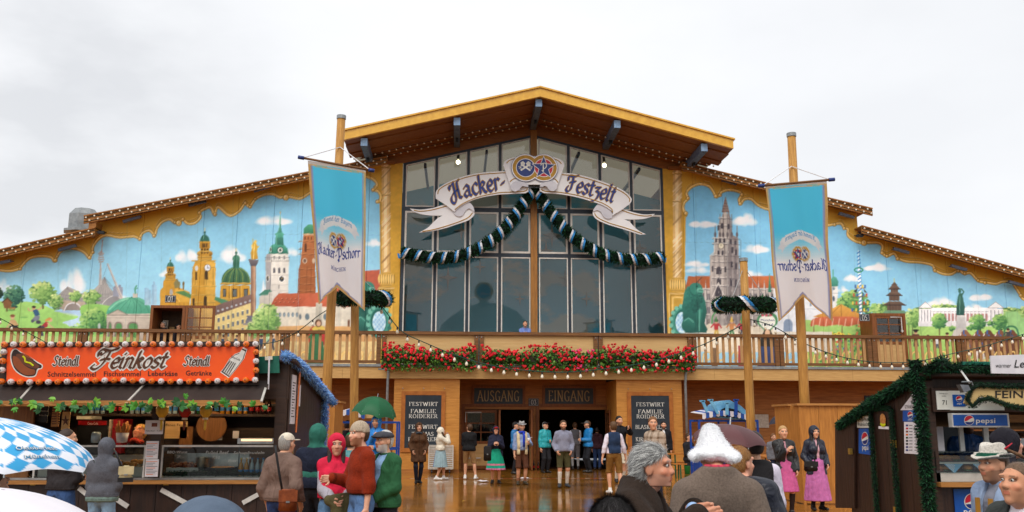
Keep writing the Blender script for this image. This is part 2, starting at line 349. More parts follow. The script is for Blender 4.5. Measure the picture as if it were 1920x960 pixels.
def paint_left():
 cv = Canvas(-90, 240, 790, 700, GOLD)
 B = [(-90,530),(-60,505),(-20,504),(15,508),(35,504),(42,497),(55,484),(75,480),(95,482),(102,490),(106,482),(115,470),(130,465),(148,468),(160,475),(167,483),(172,474),(175,461),(186,447),(200,441),(225,445),(250,443),(261,446),(267,437),(280,432),(290,440),(294,428),(304,416),(318,411),(327,417),(335,416),(343,412),(352,419),(365,418),(376,407),(374,398),(385,391),(395,389),(402,401),(409,388),(430,404),(448,396),(459,382),(468,387),(479,373),(495,365),(512,364),(525,370),(536,368),(548,370),(563,372),(580,362),(605,345),(640,335),(672,330),(690,332),(702,338),(707,347),(701,356),(709,359),(714,368),(712,378)]
 cu = crom(B, 5)
 cv.poly([(-90,720)]+[tuple(p) for p in cu]+[(714,720)], (104,184,226), (160,210,226), tex=.06)
 for c in ((112,487,162,552,.8),(-10,515,22,552,.6),(100,540,170,562,.5),(328,455,372,492,.7),(404,458,462,492,.75),(474,398,548,422,.8),(298,500,330,520,.6),(170,545,260,575,.4),(488,520,500,560,.5),(520,460,570,480,.4),(684,442,714,462,.7),(590,520,620,560,.4)): cv.cloud(*c)
 cv.rect(-90,585,720,720,(168,206,150))
 # hills, river
 cv.poly(crom([(-90,575),(-20,566),(30,565),(70,568),(100,580),(125,590),(150,592),(190,574),(225,584),(260,590),(300,640),(300,720),(-90,720)],5),(150,206,92),(120,190,78))
 cv.poly(crom([(100,583),(140,583),(160,584),(152,594),(148,604),(148,612),(125,608),(118,604),(145,596),(140,590)],4,True),(150,182,214),(176,206,226)); cv.poly([(120,604),(150,600),(165,600),(165,622),(130,612)],(168,200,222))
 # olympic roofs
 tent=(156,150,146)
 cv.poly([(104,580),(106,556),(118,545),(127,537),(140,543),(152,550),(165,549),(178,541),(188,531),(192,524),(197,518),(200,530),(207,542),(220,552),(232,562),(228,575),(205,575),(190,570),(160,580)],(176,168,160),(128,124,124))
 for k in range(9): cv.line([(196,520),(172+9*k,574)], .8, (98,98,104), .55)
 for k in range(8): cv.line([(126,539),(106+8*k,566)], .8, (104,100,104), .55)
 for k in range(4): cv.line([(110,552+6*k),(150,556+6*k),(215,550+7*k)], .8, (105,100,102), .5)
 cv.poly(crom([(188,578),(195,566),(208,556),(222,556),(233,574)],4),(132,128,130)); cv.line(crom([(188,578),(195,566),(208,556),(222,556),(233,574)],4),1.2,(200,196,190))
 cv.poly([(106,562),(160,566),(155,582),(118,582)],(170,150,130)); cv.poly([(120,582),(126,572),(137,567),(148,572),(153,582)],(130,118,112)); cv.line(crom([(120,583),(126,572),(137,568),(148,572),(153,583)],4),2.2,(206,202,206))
 cv.rect(212,538,230,556,(136,140,158)); cv.rect(214,536,218,540,(120,126,146)); cv.rect(222,534,227,540,(126,130,150))
 # tower + mast
 cv.poly([(185,534),(191,534),(190,492),(187.5,492)],(186,178,172)); cv.line([(187,534),(188.4,494)],1.3,(132,128,128))
 for y, w in ((492,4.5),(488,6),(484,5.5),(480,4),(477,5.5),(474,3)): cv.rect(189.5-w,y-3,189.5+w,y,(176,172,170),(120,118,120))
 cv.line([(190,474),(192.5,450)],2.2,(160,120,110),w2=.9)
 cv.poly([(200,494),(203,494),(232,561),(226,561)],(196,184,176)); cv.line([(201,495),(228,560)],1.2,(140,130,128)); cv.line([(192,524),(202,495)],.7,(90,100,120),.6)
 # trees left
 cv.tree(80,549,25,21,578,G2,220,2.6); cv.leafy(105,566,14,15,G2,70,2); cv.tree(27,556,19,21,578,G3,190,2.3); cv.ell(-4,550,10,9,(30,56,40)); cv.leafy(-6,550,12,10,((18,44,34),(36,70,44),(60,96,60)),60)
 cv.tree(141,555,12,10,570,G2,80,1.8); cv.tree(172,557,17,14,572,G2,110,2.)
 cv.poly(crom([(150,578),(170,570),(195,572),(212,580),(200,620),(165,618)],4,True),(126,186,76))
 cv.leafy(178,603,28,25,G1,230,2.6); cv.leafy(150,620,20,14,G1,90,2.4)
 cv.line([(13,565),(13,583)],3,(104,66,34)); cv.poly([(5,566),(14,559),(22,567),(20,578),(8,578)],(128,80,40)); cv.line([(4,567),(14,559),(23,568)],2,(84,50,26)); cv.rect(16,576,29,579,(150,98,48)); cv.rect(17,580,28,581.5,(120,78,40))
 for x, y, r in ((45,595,9),(75,606,14),(20,582,12)): cv.blob(x,y,r,2,(70,140,60),.5)
 # cyclist, jumper, runner
 cv.ell(10,640,9.5,10,(70,70,76)); cv.ell(10,640,8.3,8.8,(140,196,96)); cv.ell(38,640,9.5,10,(70,70,76)); cv.ell(38,640,8.3,8.8,(140,196,96)); cv.line([(10,640),(24,624),(38,640)],1.5,(150,60,50))
 cv.poly([(18,600),(28,599),(34,608),(34,618),(20,618)],(190,146,92)); cv.line([(20,604),(13,614)],2.4,(196,150,110)); cv.ell(23.5,594.5,4,4,(206,152,112)); cv.ell(23.5,592,4.6,2.6,(128,72,40)); cv.poly([(18,611),(34,610),(32,617),(16,618)],(40,38,40)); cv.line([(22,618),(18,636)],3,(190,140,104))
 cv.poly([(61,582),(70,579),(75,590),(66,594)],(40,82,122)); cv.line([(61,583),(54,582),(53,578)],2,(200,146,108)); cv.line([(70,580),(75,580),(77,576)],2,(200,146,108)); cv.ell(63.5,577.5,3.4,3.6,(196,142,104)); cv.ell(63.5,575.5,3.6,2.2,(40,30,24)); cv.poly([(66,592),(75,592),(73,600),(60,604),(61,598)],(112,116,132)); cv.ell(72,604,4.6,3.4,(60,60,72)); cv.ell(61,602,3,3,(70,74,90))
 cv.poly([(78,611),(86,603),(91,604),(89,613),(80,616)],(176,40,44)); cv.line([(89,606),(96,612),(101,616)],2,(206,150,114)); cv.ell(94.5,600,3.6,3.8,(210,158,120)); cv.poly([(84,600),(92,595),(97,597),(92,601),(86,603)],(206,140,56)); cv.poly([(72,616),(82,610),(84,616)],(60,56,70)); cv.line([(76,612),(71,616)],4,(44,42,50)); cv.poly([(70,620),(80,618),(84,640),(72,640)],(64,60,76))
 for k in range(40): x = -60+cv.rng.rand()*330; y = 622+cv.rng.rand()*60; cv.ell(x,y,4+5*cv.rng.rand(),2+2*cv.rng.rand(),[(110,180,80),(190,206,96),(90,160,76)][k % 3],al=.6)
 # domed pavilion
 st=(196,182,164)
 cv.poly([(200,626),(200,588),(280,588),(284,640),(200,640)],st,(168,152,136)); cv.poly(crom([(199,589),(203,578),(214,567),(232,559),(252,557),(268,561),(280,572),(285,588)],4),(86,178,140),(58,150,116))
 for k in range(6): cv.line(crom([(247,557),(222+10*k,572),(205+15*k,588)],3),.9,(38,118,90),.7)
 cv.line(crom([(205,580),(222,566),(240,560)],3),3,(150,216,180),.5)
 cv.poly([(203,590),(221,581),(238,590)],(176,160,142)); cv.line([(202,590),(221,580.5),(239,590)],1.2,(120,104,92)); cv.line([(200,591),(284,591)],1.6,(130,116,104)); cv.line([(200,596),(284,596)],.8,(140,124,110))
 for x, w in ((222,7.5),(249,10),(206,3.5)): cv.rect(x-w,611,x+w,650,(120,104,94)); cv.ell(x,611,w,8,(120,104,94)); cv.rect(x-w+2.5,612,x+w-1,650,(84,150,70)); cv.ell(x+.8,612,w-2,6,(70,140,70))
 for k in range(6): cv.line([(200,600+5*k),(284,600+5*k)],.5,(140,122,106),.5)
 cv.rect(249,550,258,558,(196,186,170)); cv.line([(254,550),(253,541),(256,536)],3,(70,150,120)); cv.line([(253,543),(258,540)],1.5,(70,150,120)); cv.ell(186,612,2.5,6,(170,180,176))
 for x0, y0, x1 in ((271,540,279),(279,544,284),(285,534,294),(287,528,291)): cv.rect(x0,y0,x1,572,(132,176,206),(160,196,214)); cv.line([(x0+1,y0),(x0+1,570)],.8,(100,146,186),.8)
 # gold church
 o, od, ol = (196,136,24), (116,74,10), (226,176,64)
 cv.poly([(300,640),(300,545),(306,538),(306,528),(312,520),(322,518),(331,524),(332,536),(338,540),(352,546),(356,548),(356,640)],o,(180,120,20))
 cv.poly([(318,552),(330,542),(352,546),(356,572),(322,572)],(206,150,36)); cv.poly([(328,548),(345,545),(358,552),(358,560)],(70,120,60))
 def bell(x, y0, s):      # small tower: body, drum, dome
  cv.poly([(x-10*s,y0+80*s),(x-9*s,y0+36*s),(x-11*s,y0+33*s),(x-7*s,y0+26*s),(x+7*s,y0+26*s),(x+11*s,y0+33*s),(x+9*s,y0+36*s),(x+10*s,y0+80*s)],o,(176,118,16))
  cv.ell(x-8*s,y0+27*s,3.4*s,3.6*s,ol,od); cv.ell(x+8*s,y0+27*s,3.4*s,3.6*s,o,od)
  cv.rect(x-6.5*s,y0+10*s,x+6.5*s,y0+30*s,(180,122,20));
  for k in (-4,0,4): cv.rect(x+k*s-1.1*s,y0+14*s,x+k*s+1.1*s,y0+23*s,(62,40,12)); cv.ell(x+k*s,y0+25.5*s,1.6*s,1.4*s,(70,44,12))
  for y, w in ((10,8.2),(24,8),(32,10.6),(36,10)): cv.rect(x-w*s,y0+y*s-1.2*s,x+w*s,y0+y*s+1.2*s,ol,od)
  cv.ell(x,y0+9*s,7*s,9.5*s,(30,92,76)); cv.rect(x-8*s,y0+9*s,x+8*s,y0+19*s,o); cv.rect(x-7*s,y0+11*s,x+7*s,y0+19*s,(168,112,18))
  for k in (-3.5,-1,2): cv.rect(x+k*s,y0+12*s,x+(k+1.8)*s,y0+18*s,(70,44,10))
  cv.line([(x-3*s,y0+7*s),(x-1.4*s,y0+1*s)],1.2*s,(96,160,130)); cv.line([(x,y0),(x,y0-5*s)],2.*s,(34,96,80)); cv.ell(x,y0-4*s,1.6*s,1.4*s,(30,84,70)); cv.line([(x,y0-6*s),(x,y0-10*s)],.9*s,ol)
 bell(319.5,492,.9); bell(384,441,1.28)
 cv.poly([(357,640),(357,566),(359,548),(360,512),(362,500),(366,490),(402,490),(405,505),(404,520),(400,530),(402,552),(404,566),(402,640)],o,(184,124,20))
 cv.poly([(386,490),(404,492),(404,560),(402,640),(384,640)],(214,158,46),(200,140,30))
 for y, w in ((488,23),(500,22),(536,23.5),(552,22),(566,24)): cv.rect(382-w,y,382+w,y+2.2,ol,od)
 for x in (362,366,383,387,400): cv.line([(x,504),(x,534)],1.2,od,.7); cv.line([(x+1.3,504),(x+1.3,534)],1.,ol,.8); cv.line([(x,570),(x,612)],1.,od,.6)
 cv.ell(389,502,6.5,6.8,od); cv.ell(389,502,5.4,5.8,(206,212,220)); cv.line([(389,502),(389,498)],.9,(70,70,90)); cv.line([(389,502),(392,503)],.9,(70,70,90)); cv.ell(368.5,503,3,5,(196,196,190))
 for x, y, w, h in ((387,517,2.8,7),(368,518,1.6,7),(385,566,3,8),(363,568,2,7)): cv.rect(x-w,y-h,x+w,y+h,(60,40,14)); cv.ell(x,y-h,w,w,(60,40,14))
 for x in (336,344): cv.ell(x,532,2,4,(110,80,30)); cv.line([(x,536),(x,542)],2.5,od)
 cv.poly([(326,530),(332,522),(338,532),(336,540),(328,540)],(120,110,60)); cv.poly([(310,565),(322,549),(336,565)],(168,112,20)); cv.line([(309,566),(322,548),(337,566)],1.4,ol); cv.ell(321,548,3,6,(150,150,150))
 cv.rect(322,566,356,640,o);
 for x in (325,333,341,349): cv.rect(x-1.4,575,x+1.4,590,(120,78,14)); cv.line([(x+4,568),(x+4,640)],1,od,.6)
 # big dome
 cv.poly([(404,640),(404,562),(412,560),(414,535),(468,535),(470,562),(476,566),(476,640)],o,(186,128,24))
 cv.poly(crom([(415,530),(417,518),(424,508),(434,502),(443,500),(452,502),(462,509),(468,520),(469,531)],4),(66,120,72),(40,86,52))
 for k in range(9): cv.line(crom([(443,500),(424+5*k,512),(416+6.6*k,531)],3),1.3,(24,60,44) if k % 2 else (140,150,56),.7)
 cv.rect(413,530,470,534,ol,od); cv.rect(412,559,472,562,ol,od); cv.rect(437,484,449,503,(48,112,84)); cv.ell(443,485,7,7,(56,122,94)); cv.line([(443,480),(443,472)],2.4,(46,108,84)); cv.ell(443,474,2.4,2,(40,100,80)); cv.line([(443,471),(443,466)],1,ol)
 for x in (438,442,446): cv.line([(x,488),(x,501)],1,(20,60,50))
 for x, w in ((421,3.2),(440,4.6),(461,4)): cv.rect(x-w,541,x+w,557,(70,52,24)); cv.rect(x-w+1,543,x+w-1,556,(84,92,90));
 for x in (430,450): cv.line([(x,536),(x,559)],2,(150,100,20)); cv.line([(x+2,536),(x+2,559)],1.2,ol)
 cv.poly([(402,562),(404,556),(434,566),(420,572)],(60,128,84))
 # long house with brown roof
 cv.poly([(402,640),(402,590),(470,560),(476,556),(476,640)],(222,196,120),(206,176,100)); cv.poly([(402,592),(404,574),(420,567),(470,552),(476,556),(476,566)],(122,92,84),(104,74,66))
 for k in range(8): cv.ell(409+8.5*k,583-2.7*k,2.2,1.8,(176,180,186))
 for j in range(3):
  for k in range(7): cv.rect(408+9*k,596+16*j-2.6*k,412+9*k,604+16*j-2.6*k,(96,106,116)); cv.rect(407.5+9*k,595+16*j-2.6*k,412.5+9*k,596+16*j-2.6*k,(240,222,160))
 # monument column
 mb=(166,120,88)
 cv.rect(470.5,493,480,604,mb,(142,100,74)); cv.rect(470.5,493,473,604,(124,84,62)); cv.rect(476,493,478,604,(190,146,112))
 cv.poly([(466,486),(485,487),(483,494),(480,499),(470,499),(468,494)],(104,94,98),(74,66,72)); cv.poly([(462,592),(488,592),(484,597),(481,601),(481,606),(468,606),(466,600)],(96,98,116)); cv.rect(460,600,490,606,(110,108,120)); cv.rect(464,606,486,650,(168,130,104)); cv.rect(468,610,482,650,(184,146,118)); cv.rect(456,606,492,609,(140,128,126))
 cv.poly([(471,486),(484,486),(482,472),(483,462),(479,452),(475,454),(473,464),(470,474)],(214,168,40),(176,120,20)); cv.ell(479,453,2.6,3,(228,186,70)); cv.ell(473,462,2,4,(236,196,80)); cv.line([(474,462),(474,448)],1,(200,150,30)); cv.line([(477,458),(475,486)],1,(250,220,130)); cv.line([(481,466),(485,462)],2,(214,168,40))
 # white tower
 wt=(214,208,196)
 cv.poly([(499,568),(498,488),(500,476),(540,476),(542,490),(540,560),(536,580),(520,580)],wt,(204,196,184)); cv.poly([(499,568),(498,488),(500,476),(508,476),(508,572)],(150,146,146))
 cv.rect(497,488,543,491,(176,170,160)); cv.line([(497,483),(543,483)],.8,(90,90,96));
 for k in range(12): cv.line([(498+4*k,482),(498+4*k,488)],.6,(90,90,96),.7)
 for x in (514,523.5,533): cv.rect(x-1.8,504,x+1.8,512,(70,72,80)); cv.ell(x,504,1.8,2,(70,72,80)); cv.rect(x-1.4,480,x+1.4,486,(120,120,116))
 for x, y in ((528,523),(502,522)): cv.ell(x,y,6 if x > 510 else 3,6.4,(236,232,222)); cv.ell(x,y,4.4 if x > 510 else 2.2,4.8,(40,42,50)); cv.line([(x,y),(x+2,y-3)],.9,(224,190,90))
 for y in (516,534,545): cv.line([(509,y),(541,y)],.8,(160,152,142),.8)
 cv.line([(523,535),(523,541)],1.6,(110,106,104)); cv.line([(523,550),(523,555)],1.6,(110,106,104))
 gn=((64,160,128),(30,104,84))
 cv.poly([(504,476),(505,466),(510,459),(518,457),(533,459),(539,466),(541,476)],*gn); cv.poly([(516,459),(517,441),(515,439),(520,436),(530,436),(533,440),(531,442),(532,460)],*gn); cv.poly([(520,436),(524,426),(525,402),(526,402),(527,426),(529,436)],(86,170,140),(44,124,100))
 cv.line([(525.5,402),(525.5,396)],1.,(196,150,60)); cv.ell(525.5,399,1.2,1.2,(210,160,60)); cv.ell(525.5,469,6,6.2,(20,70,60)); cv.ell(525.5,469,4.6,4.8,(220,222,210)); cv.ell(525.5,469,2.6,2.8,(44,60,60)); cv.ell(507.5,468,2.6,5,(190,204,190)); cv.ell(507.5,468,1.5,3.4,(40,60,60))
 for x in (521,525,529): cv.line([(x,446),(x,457)],1.4,(22,80,66))
 cv.line([(519,440),(519,458)],1.,(120,196,166)); cv.line([(525,404),(522,434)],1.,(130,200,172),.8)
 cv.poly([(486,576),(486,558),(495,548),(508,546),(510,552),(510,580),(496,580)],(190,182,168)); cv.poly([(485,553),(497,543),(508,544),(510,548),(497,545),(488,554)],(46,112,88)); cv.poly([(486,554),(496,544),(507,543),(502,553)],(50,118,94))
 # brick tower
 bk=((182,98,44),(150,74,30))
 cv.poly([(558,552),(560,505),(563,495),(566,470),(569,440),(590,440),(592,552)],*bk); cv.poly([(569,438),(570,428),(578,421),(592,421),(592,438)],(58,150,104),(34,110,78)); cv.rect(568,438,592,441,(206,160,110))
 for y in (452,466,476,504,518,532,545): cv.line([(561,y),(592,y)],1.,(206,130,70),.8); cv.line([(560,y+1.4),(592,y+1.4)],.9,(104,48,22),.8)
 for x in (563,576,584): cv.line([(x,500),(x-2,550)],1.,(120,58,26),.8)
 cv.rect(571,459,575,472,(94,46,24)); cv.ell(573,459,2,3,(94,46,24)); cv.ell(571.5,489,4.4,5,(208,180,150)); cv.ell(571.5,489,2.8,3.4,(110,76,60)); cv.ell(588,489,2.6,5,(200,170,140))
 for x in (572,578,584): cv.rect(x-1,444,x+1,449,(90,44,24))
 # red-roofed church
 cv.poly([(508,640),(508,570),(545,558),(600,558),(714,556),(714,640)],(214,204,184),(196,184,160))
 cv.poly([(507,574),(514,560),(523,550),(592,550),(700,548),(714,546),(714,574),(560,575)],(194,86,48),(172,66,36)); cv.poly([(560,575),(575,560),(592,549),(720,520),(720,575)],(206,98,60),(184,76,44)); cv.poly([(684,508),(712,506),(712,580),(684,580)],(190,80,52))
 for j in range(2):
  for k in range(6): cv.ell(517+8.5*k+4*j,567-6*j,1.4,1,(110,44,28)); cv.ell(516+8.5*k+4*j,566-6*j,1.2,.7,(226,140,100))
 for k in range(7): cv.ell(509+8*k,590,2.4,4.2,(94,112,124)); cv.ell(509.6+8*k,590.4,1.4,3,(130,150,160))
 cv.ell(563,594,2.4,5,(96,108,116)); cv.ell(576,594,4.2,6,(90,110,120)); cv.ell(610,594,4,6,(90,110,120)); cv.rect(660,570,676,620,(150,92,54)); cv.rect(592,568,604,630,(178,170,150)); cv.rect(630,560,640,625,(190,180,160)); cv.line([(600,640),(600,575)],1.4,(150,144,130)); cv.line([(560,577),(560,640)],1,(160,150,132))
 for x in (654,662,670): cv.rect(x-2,600,x+2,622,(110,62,36))
 cv.poly([(515,620),(520,612),(560,611),(714,613),(714,660),(515,660)],(206,150,84),(190,130,70)); cv.rect(-90,640,714,700,(206,176,110),tex=.2)
 cv.poly([(-90,628),(250,632),(290,650),(290,700),(-90,700)],(158,196,104),(190,190,110))
 cv.leafy(500,600,26,32,G2,260,2.4); cv.leafy(478,618,16,18,G2,90,2.2)
 for k in range(16): x = 300+26*k; cv.line(crom([(x,690),(x+4,664),(x+14,660),(x+16,672),(x+8,676)],4),3,LTG); cv.line(crom([(x,690),(x+4,664),(x+14,660),(x+16,672),(x+8,676)],4),1.2,HIG)
 for x, t, b in ((300,(70,60,64),(50,44,50)),(420,(60,80,110),(40,50,70)),(445,(44,70,90),(50,50,60)),(490,(40,60,96),(40,40,56)),(510,(52,72,100),(60,60,70))): figure(cv,x,655,1.1,t,b)
 # child in red coat
 cv.poly([(580,655),(578,622),(586,612),(600,609),(614,622),(614,640),(600,655)],(184,42,36)); cv.poly([(584,616),(596,608),(606,612),(612,620),(598,618),(588,622)],(214,180,60)); cv.ell(597,606,6.4,7.4,(90,52,30)); cv.ell(597.5,607,4,5,(214,164,126)); cv.poly([(582,622),(600,618),(606,660),(580,690)],(40,110,60)); cv.line([(586,625),(578,634)],3,(40,110,60)); cv.poly([(580,640),(606,640),(612,690),(576,690)],(44,104,60))
 # lion, shield, column
 bronze_lion(cv,688,622,1); shield(cv,711,600,1)
 cv.rect(713,300,760,700,GOLD); cv.line([(714,370),(714,640)],1.2,DKG,.8); marble_column(cv,724,16,300,510); shield(cv,711,603,1)
 scrollwork(cv,cu,[(104,488,3),(38,504,2.4),(168,483,3),(107,481,2),(174,473,2.4),(262,448,2.6),(289,442,2.6),(328,417,2.4),(374,399,2.8),(403,402,2.8),(343,411,2.4),(335,418,5),(460,381,2.6),(469,388,2.2),(536,370,5),(479,373,2),(700,356,3),(708,378,3)])
 for x in (-30,44,112,172,240,305,372,438,500,560,640): cv.line([(x,330),(x-6,700)], .9, (84,120,120), .22)
 cv.line([(498,439),(714,441)], .8, (80,120,140), .3)
 return cv
def paint_right():
 cv = Canvas(1230, 240, 2010, 720, GOLD)
 B = [(1286,404),(1281,391),(1283,380),(1290,372),(1287,362),(1296,351),(1312,345),(1329,349),(1338,360),(1342,369),(1349,366),(1353,360),(1366,356),(1382,358),(1391,364),(1386,374),(1389,382),(1395,374),(1408,373),(1421,384),(1436,391),(1470,398),(1510,405),(1540,418),(1552,422),(1565,420),(1577,419),(1583,427),(1590,430),(1590,441),(1600,450),(1613,455),(1627,455),(1647,455),(1655,462),(1654,473),(1663,480),(1676,475),(1684,484),(1700,490),(1727,492),(1748,497),(1753,506),(1767,513),(1783,514),(1797,507),(1808,513),(1820,512),(1834,526),(1847,529),(1867,532),(1880,528),(1897,529),(1905,540),(1913,552),(1922,562),(1960,566),(2010,580)]
 cu = crom(B, 5)
 cv.poly([(1281,730)]+[tuple(p) for p in cu]+[(2010,730)], (96,180,228), (150,206,230), tex=.06)
 for c in ((1288,405,1344,426,.95),(1374,395,1424,423,.95),(1385,452,1446,474,.95),(1282,484,1332,500,.8),(1282,496,1344,512,.5),(1392,500,1432,522,.6),(1622,488,1676,508,.95),(1578,512,1614,528,.9),(1568,534,1590,548,.6),(1733,550,1800,580,.85),(1814,544,1862,564,.9),(1808,566,1842,580,.6)): cv.cloud(*c)
 # town hall roofs and facade
 cv.poly([(1284,545),(1290,518),(1345,517),(1345,545)],(190,92,44),(170,76,36)); cv.line([(1296,540),(1316,520)],1.2,(60,50,50)); cv.poly([(1376,538),(1395,518),(1450,517),(1462,545),(1376,548)],(196,96,44),(176,76,34))
 gy=((176,164,156),(150,138,134))
 cv.rect(1310,540,1455,632,*gy);
 for x in range(1312,1455,11):
  cv.line([(x,532),(x,625)],1.8,(202,192,182)); cv.line([(x+2.2,536),(x+2.2,625)],1.2,(96,88,92)); cv.line([(x,534),(x,526)],1.1,(150,140,138))
  for y in (550,575): cv.rect(x+3.5,y,x+8,y+12,(92,86,94)); cv.line([(x+5.7,y),(x+5.7,y+12)],.8,(180,170,164))
  cv.rect(x+3,602,x+9,616,(110,98,92)); cv.ell(x+6,602,3,4,(110,98,92))
 for y in (542,565,590): cv.line([(1310,y),(1455,y)],1.4,(206,198,188)); cv.line([(1310,y+1.6),(1455,y+1.6)],1,(100,92,94))
 # tower
 cv.poly([(1331,632),(1331,480),(1338,478),(1340,448),(1346,446),(1348,415),(1352,410),(1356,398),(1360,369),(1362,398),(1370,410),(1372,440),(1384,446),(1386,500),(1390,560),(1390,632)],(188,176,166),(156,144,138))
 cv.poly([(1362,632),(1362,480),(1367,448),(1366,412),(1361,372),(1370,410),(1372,440),(1384,446),(1386,500),(1390,560),(1390,632)],(136,124,122),(118,108,108))
 cv.poly([(1353,398),(1360,368),(1368,398)],(120,92,84));
 for k in range(5): cv.line([(1354+1.2*k,394-5*k),(1367-1.2*k,394-5*k)],.8,(190,160,146),.8)
 for x in (1341,1350,1356,1364,1372,1382): cv.line([(x,446),(x,424 if x in (1341,1382) else 402)],2.,(120,106,104),w2=.8); cv.ell(x,440,2.2,5,(96,86,88))
 for y in (408,422,446,456,478,490,502,520,535): cv.line([(1336 if y > 440 else 1348,y),(1362,y)],1.5,(214,204,194)); cv.line([(1336 if y > 440 else 1348,y+1.7),(1387 if y > 440 else 1373,y+3)],1.2,(88,80,84),.9)
 for x in range(1334,1390,5): cv.line([(x,480 if x < 1340 else 450),(x,620)],1.,(92,84,88) if (x//5) % 2 else (208,198,188),.6)
 for x, y, w, h in ((1354,425,2.4,8),(1347,428,1.6,8),(1366,426,2,8),(1342,452,2,6),(1350,452,2,6),(1358,452,2,6),(1370,454,2,6),(1379,456,2,6),(1347,475,2,6),(1355,475,2,6),(1373,470,2.2,9),(1380,474,2,9),(1372,497,2.2,9),(1380,500,2,9),(1348,510,5,8),(1348,530,4,8),(1347,550,6.4,12),(1371,530,2,12),(1380,532,2,12),(1336,505,1.6,9),(1360,506,1.6,9),(1337,570,2,12),(1374,572,2.4,12),(1383,572,2.4,12)):
  cv.rect(x-w,y-h*.5,x+w,y+h*.5,(64,58,66)); cv.ell(x,y-h*.5,w,w*1.2,(64,58,66))
 cv.ell(1352,461,6,6.4,(110,98,92)); cv.ell(1352,461,4.8,5.2,(222,210,180)); cv.line([(1352,461),(1352,458)],.8,(90,70,50))
 cv.line([(1336,556),(1347,530),(1358,556)],1.6,(216,206,196)); cv.line([(1331,480),(1340,472),(1340,446)],1.6,(208,198,186)); cv.poly([(1440,548),(1443,510),(1446,548)],(54,150,110),(30,110,86))
 for k in range(300):
  x, y = 1312+cv.rng.rand()*140, 450+cv.rng.rand()*180
  if y > 540 or 1334 < x < 1388: cv.line([(x,y),(x,y+2+3*cv.rng.rand())],.9,[(226,216,204),(84,78,84)][k % 2],.55)
 # gabled white house, arch
 cv.poly([(1450,640),(1450,542),(1455,542),(1455,535),(1462,535),(1462,528),(1469,528),(1469,521),(1476,521),(1476,514),(1483,514),(1510,520),(1510,545),(1560,548),(1560,640)],(224,224,226),(204,208,214))
 for x, y in ((1466,545),(1476,545),(1486,545),(1460,565),(1474,565),(1488,565),(1500,560),(1520,570),(1535,570)): cv.rect(x-1.6,y-4,x+1.6,y+4,(116,136,160))
 cv.rect(1469,606,1486,640,(120,140,168)); cv.ell(1477.5,608,8.5,10,(120,140,168)); cv.rect(1498,590,1512,640,(150,176,196),al=.7); cv.line([(1450,578),(1560,580)],1,(170,176,186))
 # church tower right of flag
 cv.rect(1558,537,1571,640,(222,220,214),(200,200,200)); cv.rect(1558,537,1562,640,(170,176,186)); cv.poly([(1556,537),(1557,525),(1562,518),(1568,520),(1572,528),(1571,537)],(74,166,140),(44,126,104)); cv.line([(1562,520),(1562,506)],3.4,(70,160,132),w2=1); cv.ell(1563,541,2.4,3,(110,130,140)); cv.ell(1563,560,2.4,5,(76,92,110)); cv.line([(1556,550),(1572,550)],1,(150,150,150))
 # greenery, market umbrella
 cv.rect(1500,600,2010,720,(150,196,92),(120,176,70)); cv.leafy(1600,570,30,26,G1,260,2.6); cv.leafy(1640,590,20,20,G1,110,2.4); cv.leafy(1655,582,18,14,G2,80,2.2)
 cv.poly([(1524,594),(1550,584),(1577,570),(1602,583),(1628,597),(1580,600)],(222,158,52),(186,112,34)); cv.line([(1577,571),(1578,600)],1.2,(150,90,30)); cv.line([(1577,571),(1550,598)],1.,(160,100,30)); cv.poly(crom([(1520,612),(1524,598),(1550,594),(1600,594),(1628,602),(1630,611),(1610,608),(1590,612),(1570,609),(1545,612),(1530,609)],3,True),(200,92,54),(180,76,44))
 for k in range(9): cv.line([(1526+12*k,598),(1524+12*k,611)],2,(226,190,160),.7)
 for x in (1526,1579,1626): cv.line([(x,612),(x,645)],1.5,(110,70,40))
 for k in range(240):
  x, y = 1530+cv.rng.rand()*100, 624+cv.rng.rand()*56
  c = [(236,196,40),(220,70,50),(70,140,60),(240,240,220),(90,160,70),(200,60,120),(60,110,180),(60,130,56)][cv.rng.randint(8)] if y > 636 else [(226,190,50),(80,150,60),(70,140,60)][cv.rng.randint(3)]
  cv.ell(x,y,1.5+1.5*cv.rng.rand(),1.4+cv.rng.rand(),c)
 for k in range(6): cv.ell(1545+7*k,625+3*(k % 2),3.4,3.2,(240,200,50)); cv.ell(1545+7*k,625+3*(k % 2),1.4,1.3,(90,56,24))
 for k in range(26): cv.ell(1606+cv.rng.rand()*20,610+cv.rng.rand()*24,2,2,(210,96,60) if k % 2 else (80,140,60))
 # maypole
 cv.line([(1609.5,470),(1610.5,506)],1.6,(220,226,232)); cv.line([(1611,506),(1614,590)],5.2,(230,236,240));
 for k in range(17): y = 472+7*k; cv.line([(1609.5+(y-470)*.037-2.,y+3),(1609.5+(y-470)*.037+2.,y)],2.2,(40,116,190))
 cv.line(crom([(1602,506),(1610,502),(1618,506),(1610,511)],5,True),2.2,(30,130,90))
 for k, (y, w) in enumerate(((540,9),(556,12),(571,14),(584,15))): cv.line([(1613-w,y),(1613+w,y)],1.4,(130,80,40)); [cv.rect(1613+sx*w*q-1.6,y-6,1613+sx*w*q+1.6,y,[(200,60,40),(226,190,50),(50,90,170)][(k+int(q*2)) % 3]) for sx in (-1,1) for q in (.5,1)]
 cv.poly([(1600,546),(1608,541),(1606,549)],(40,40,44)); cv.poly([(1626,549),(1619,541),(1621,548)],(40,40,44))
 # chinese tower
 wd=((112,84,66),(76,56,46))
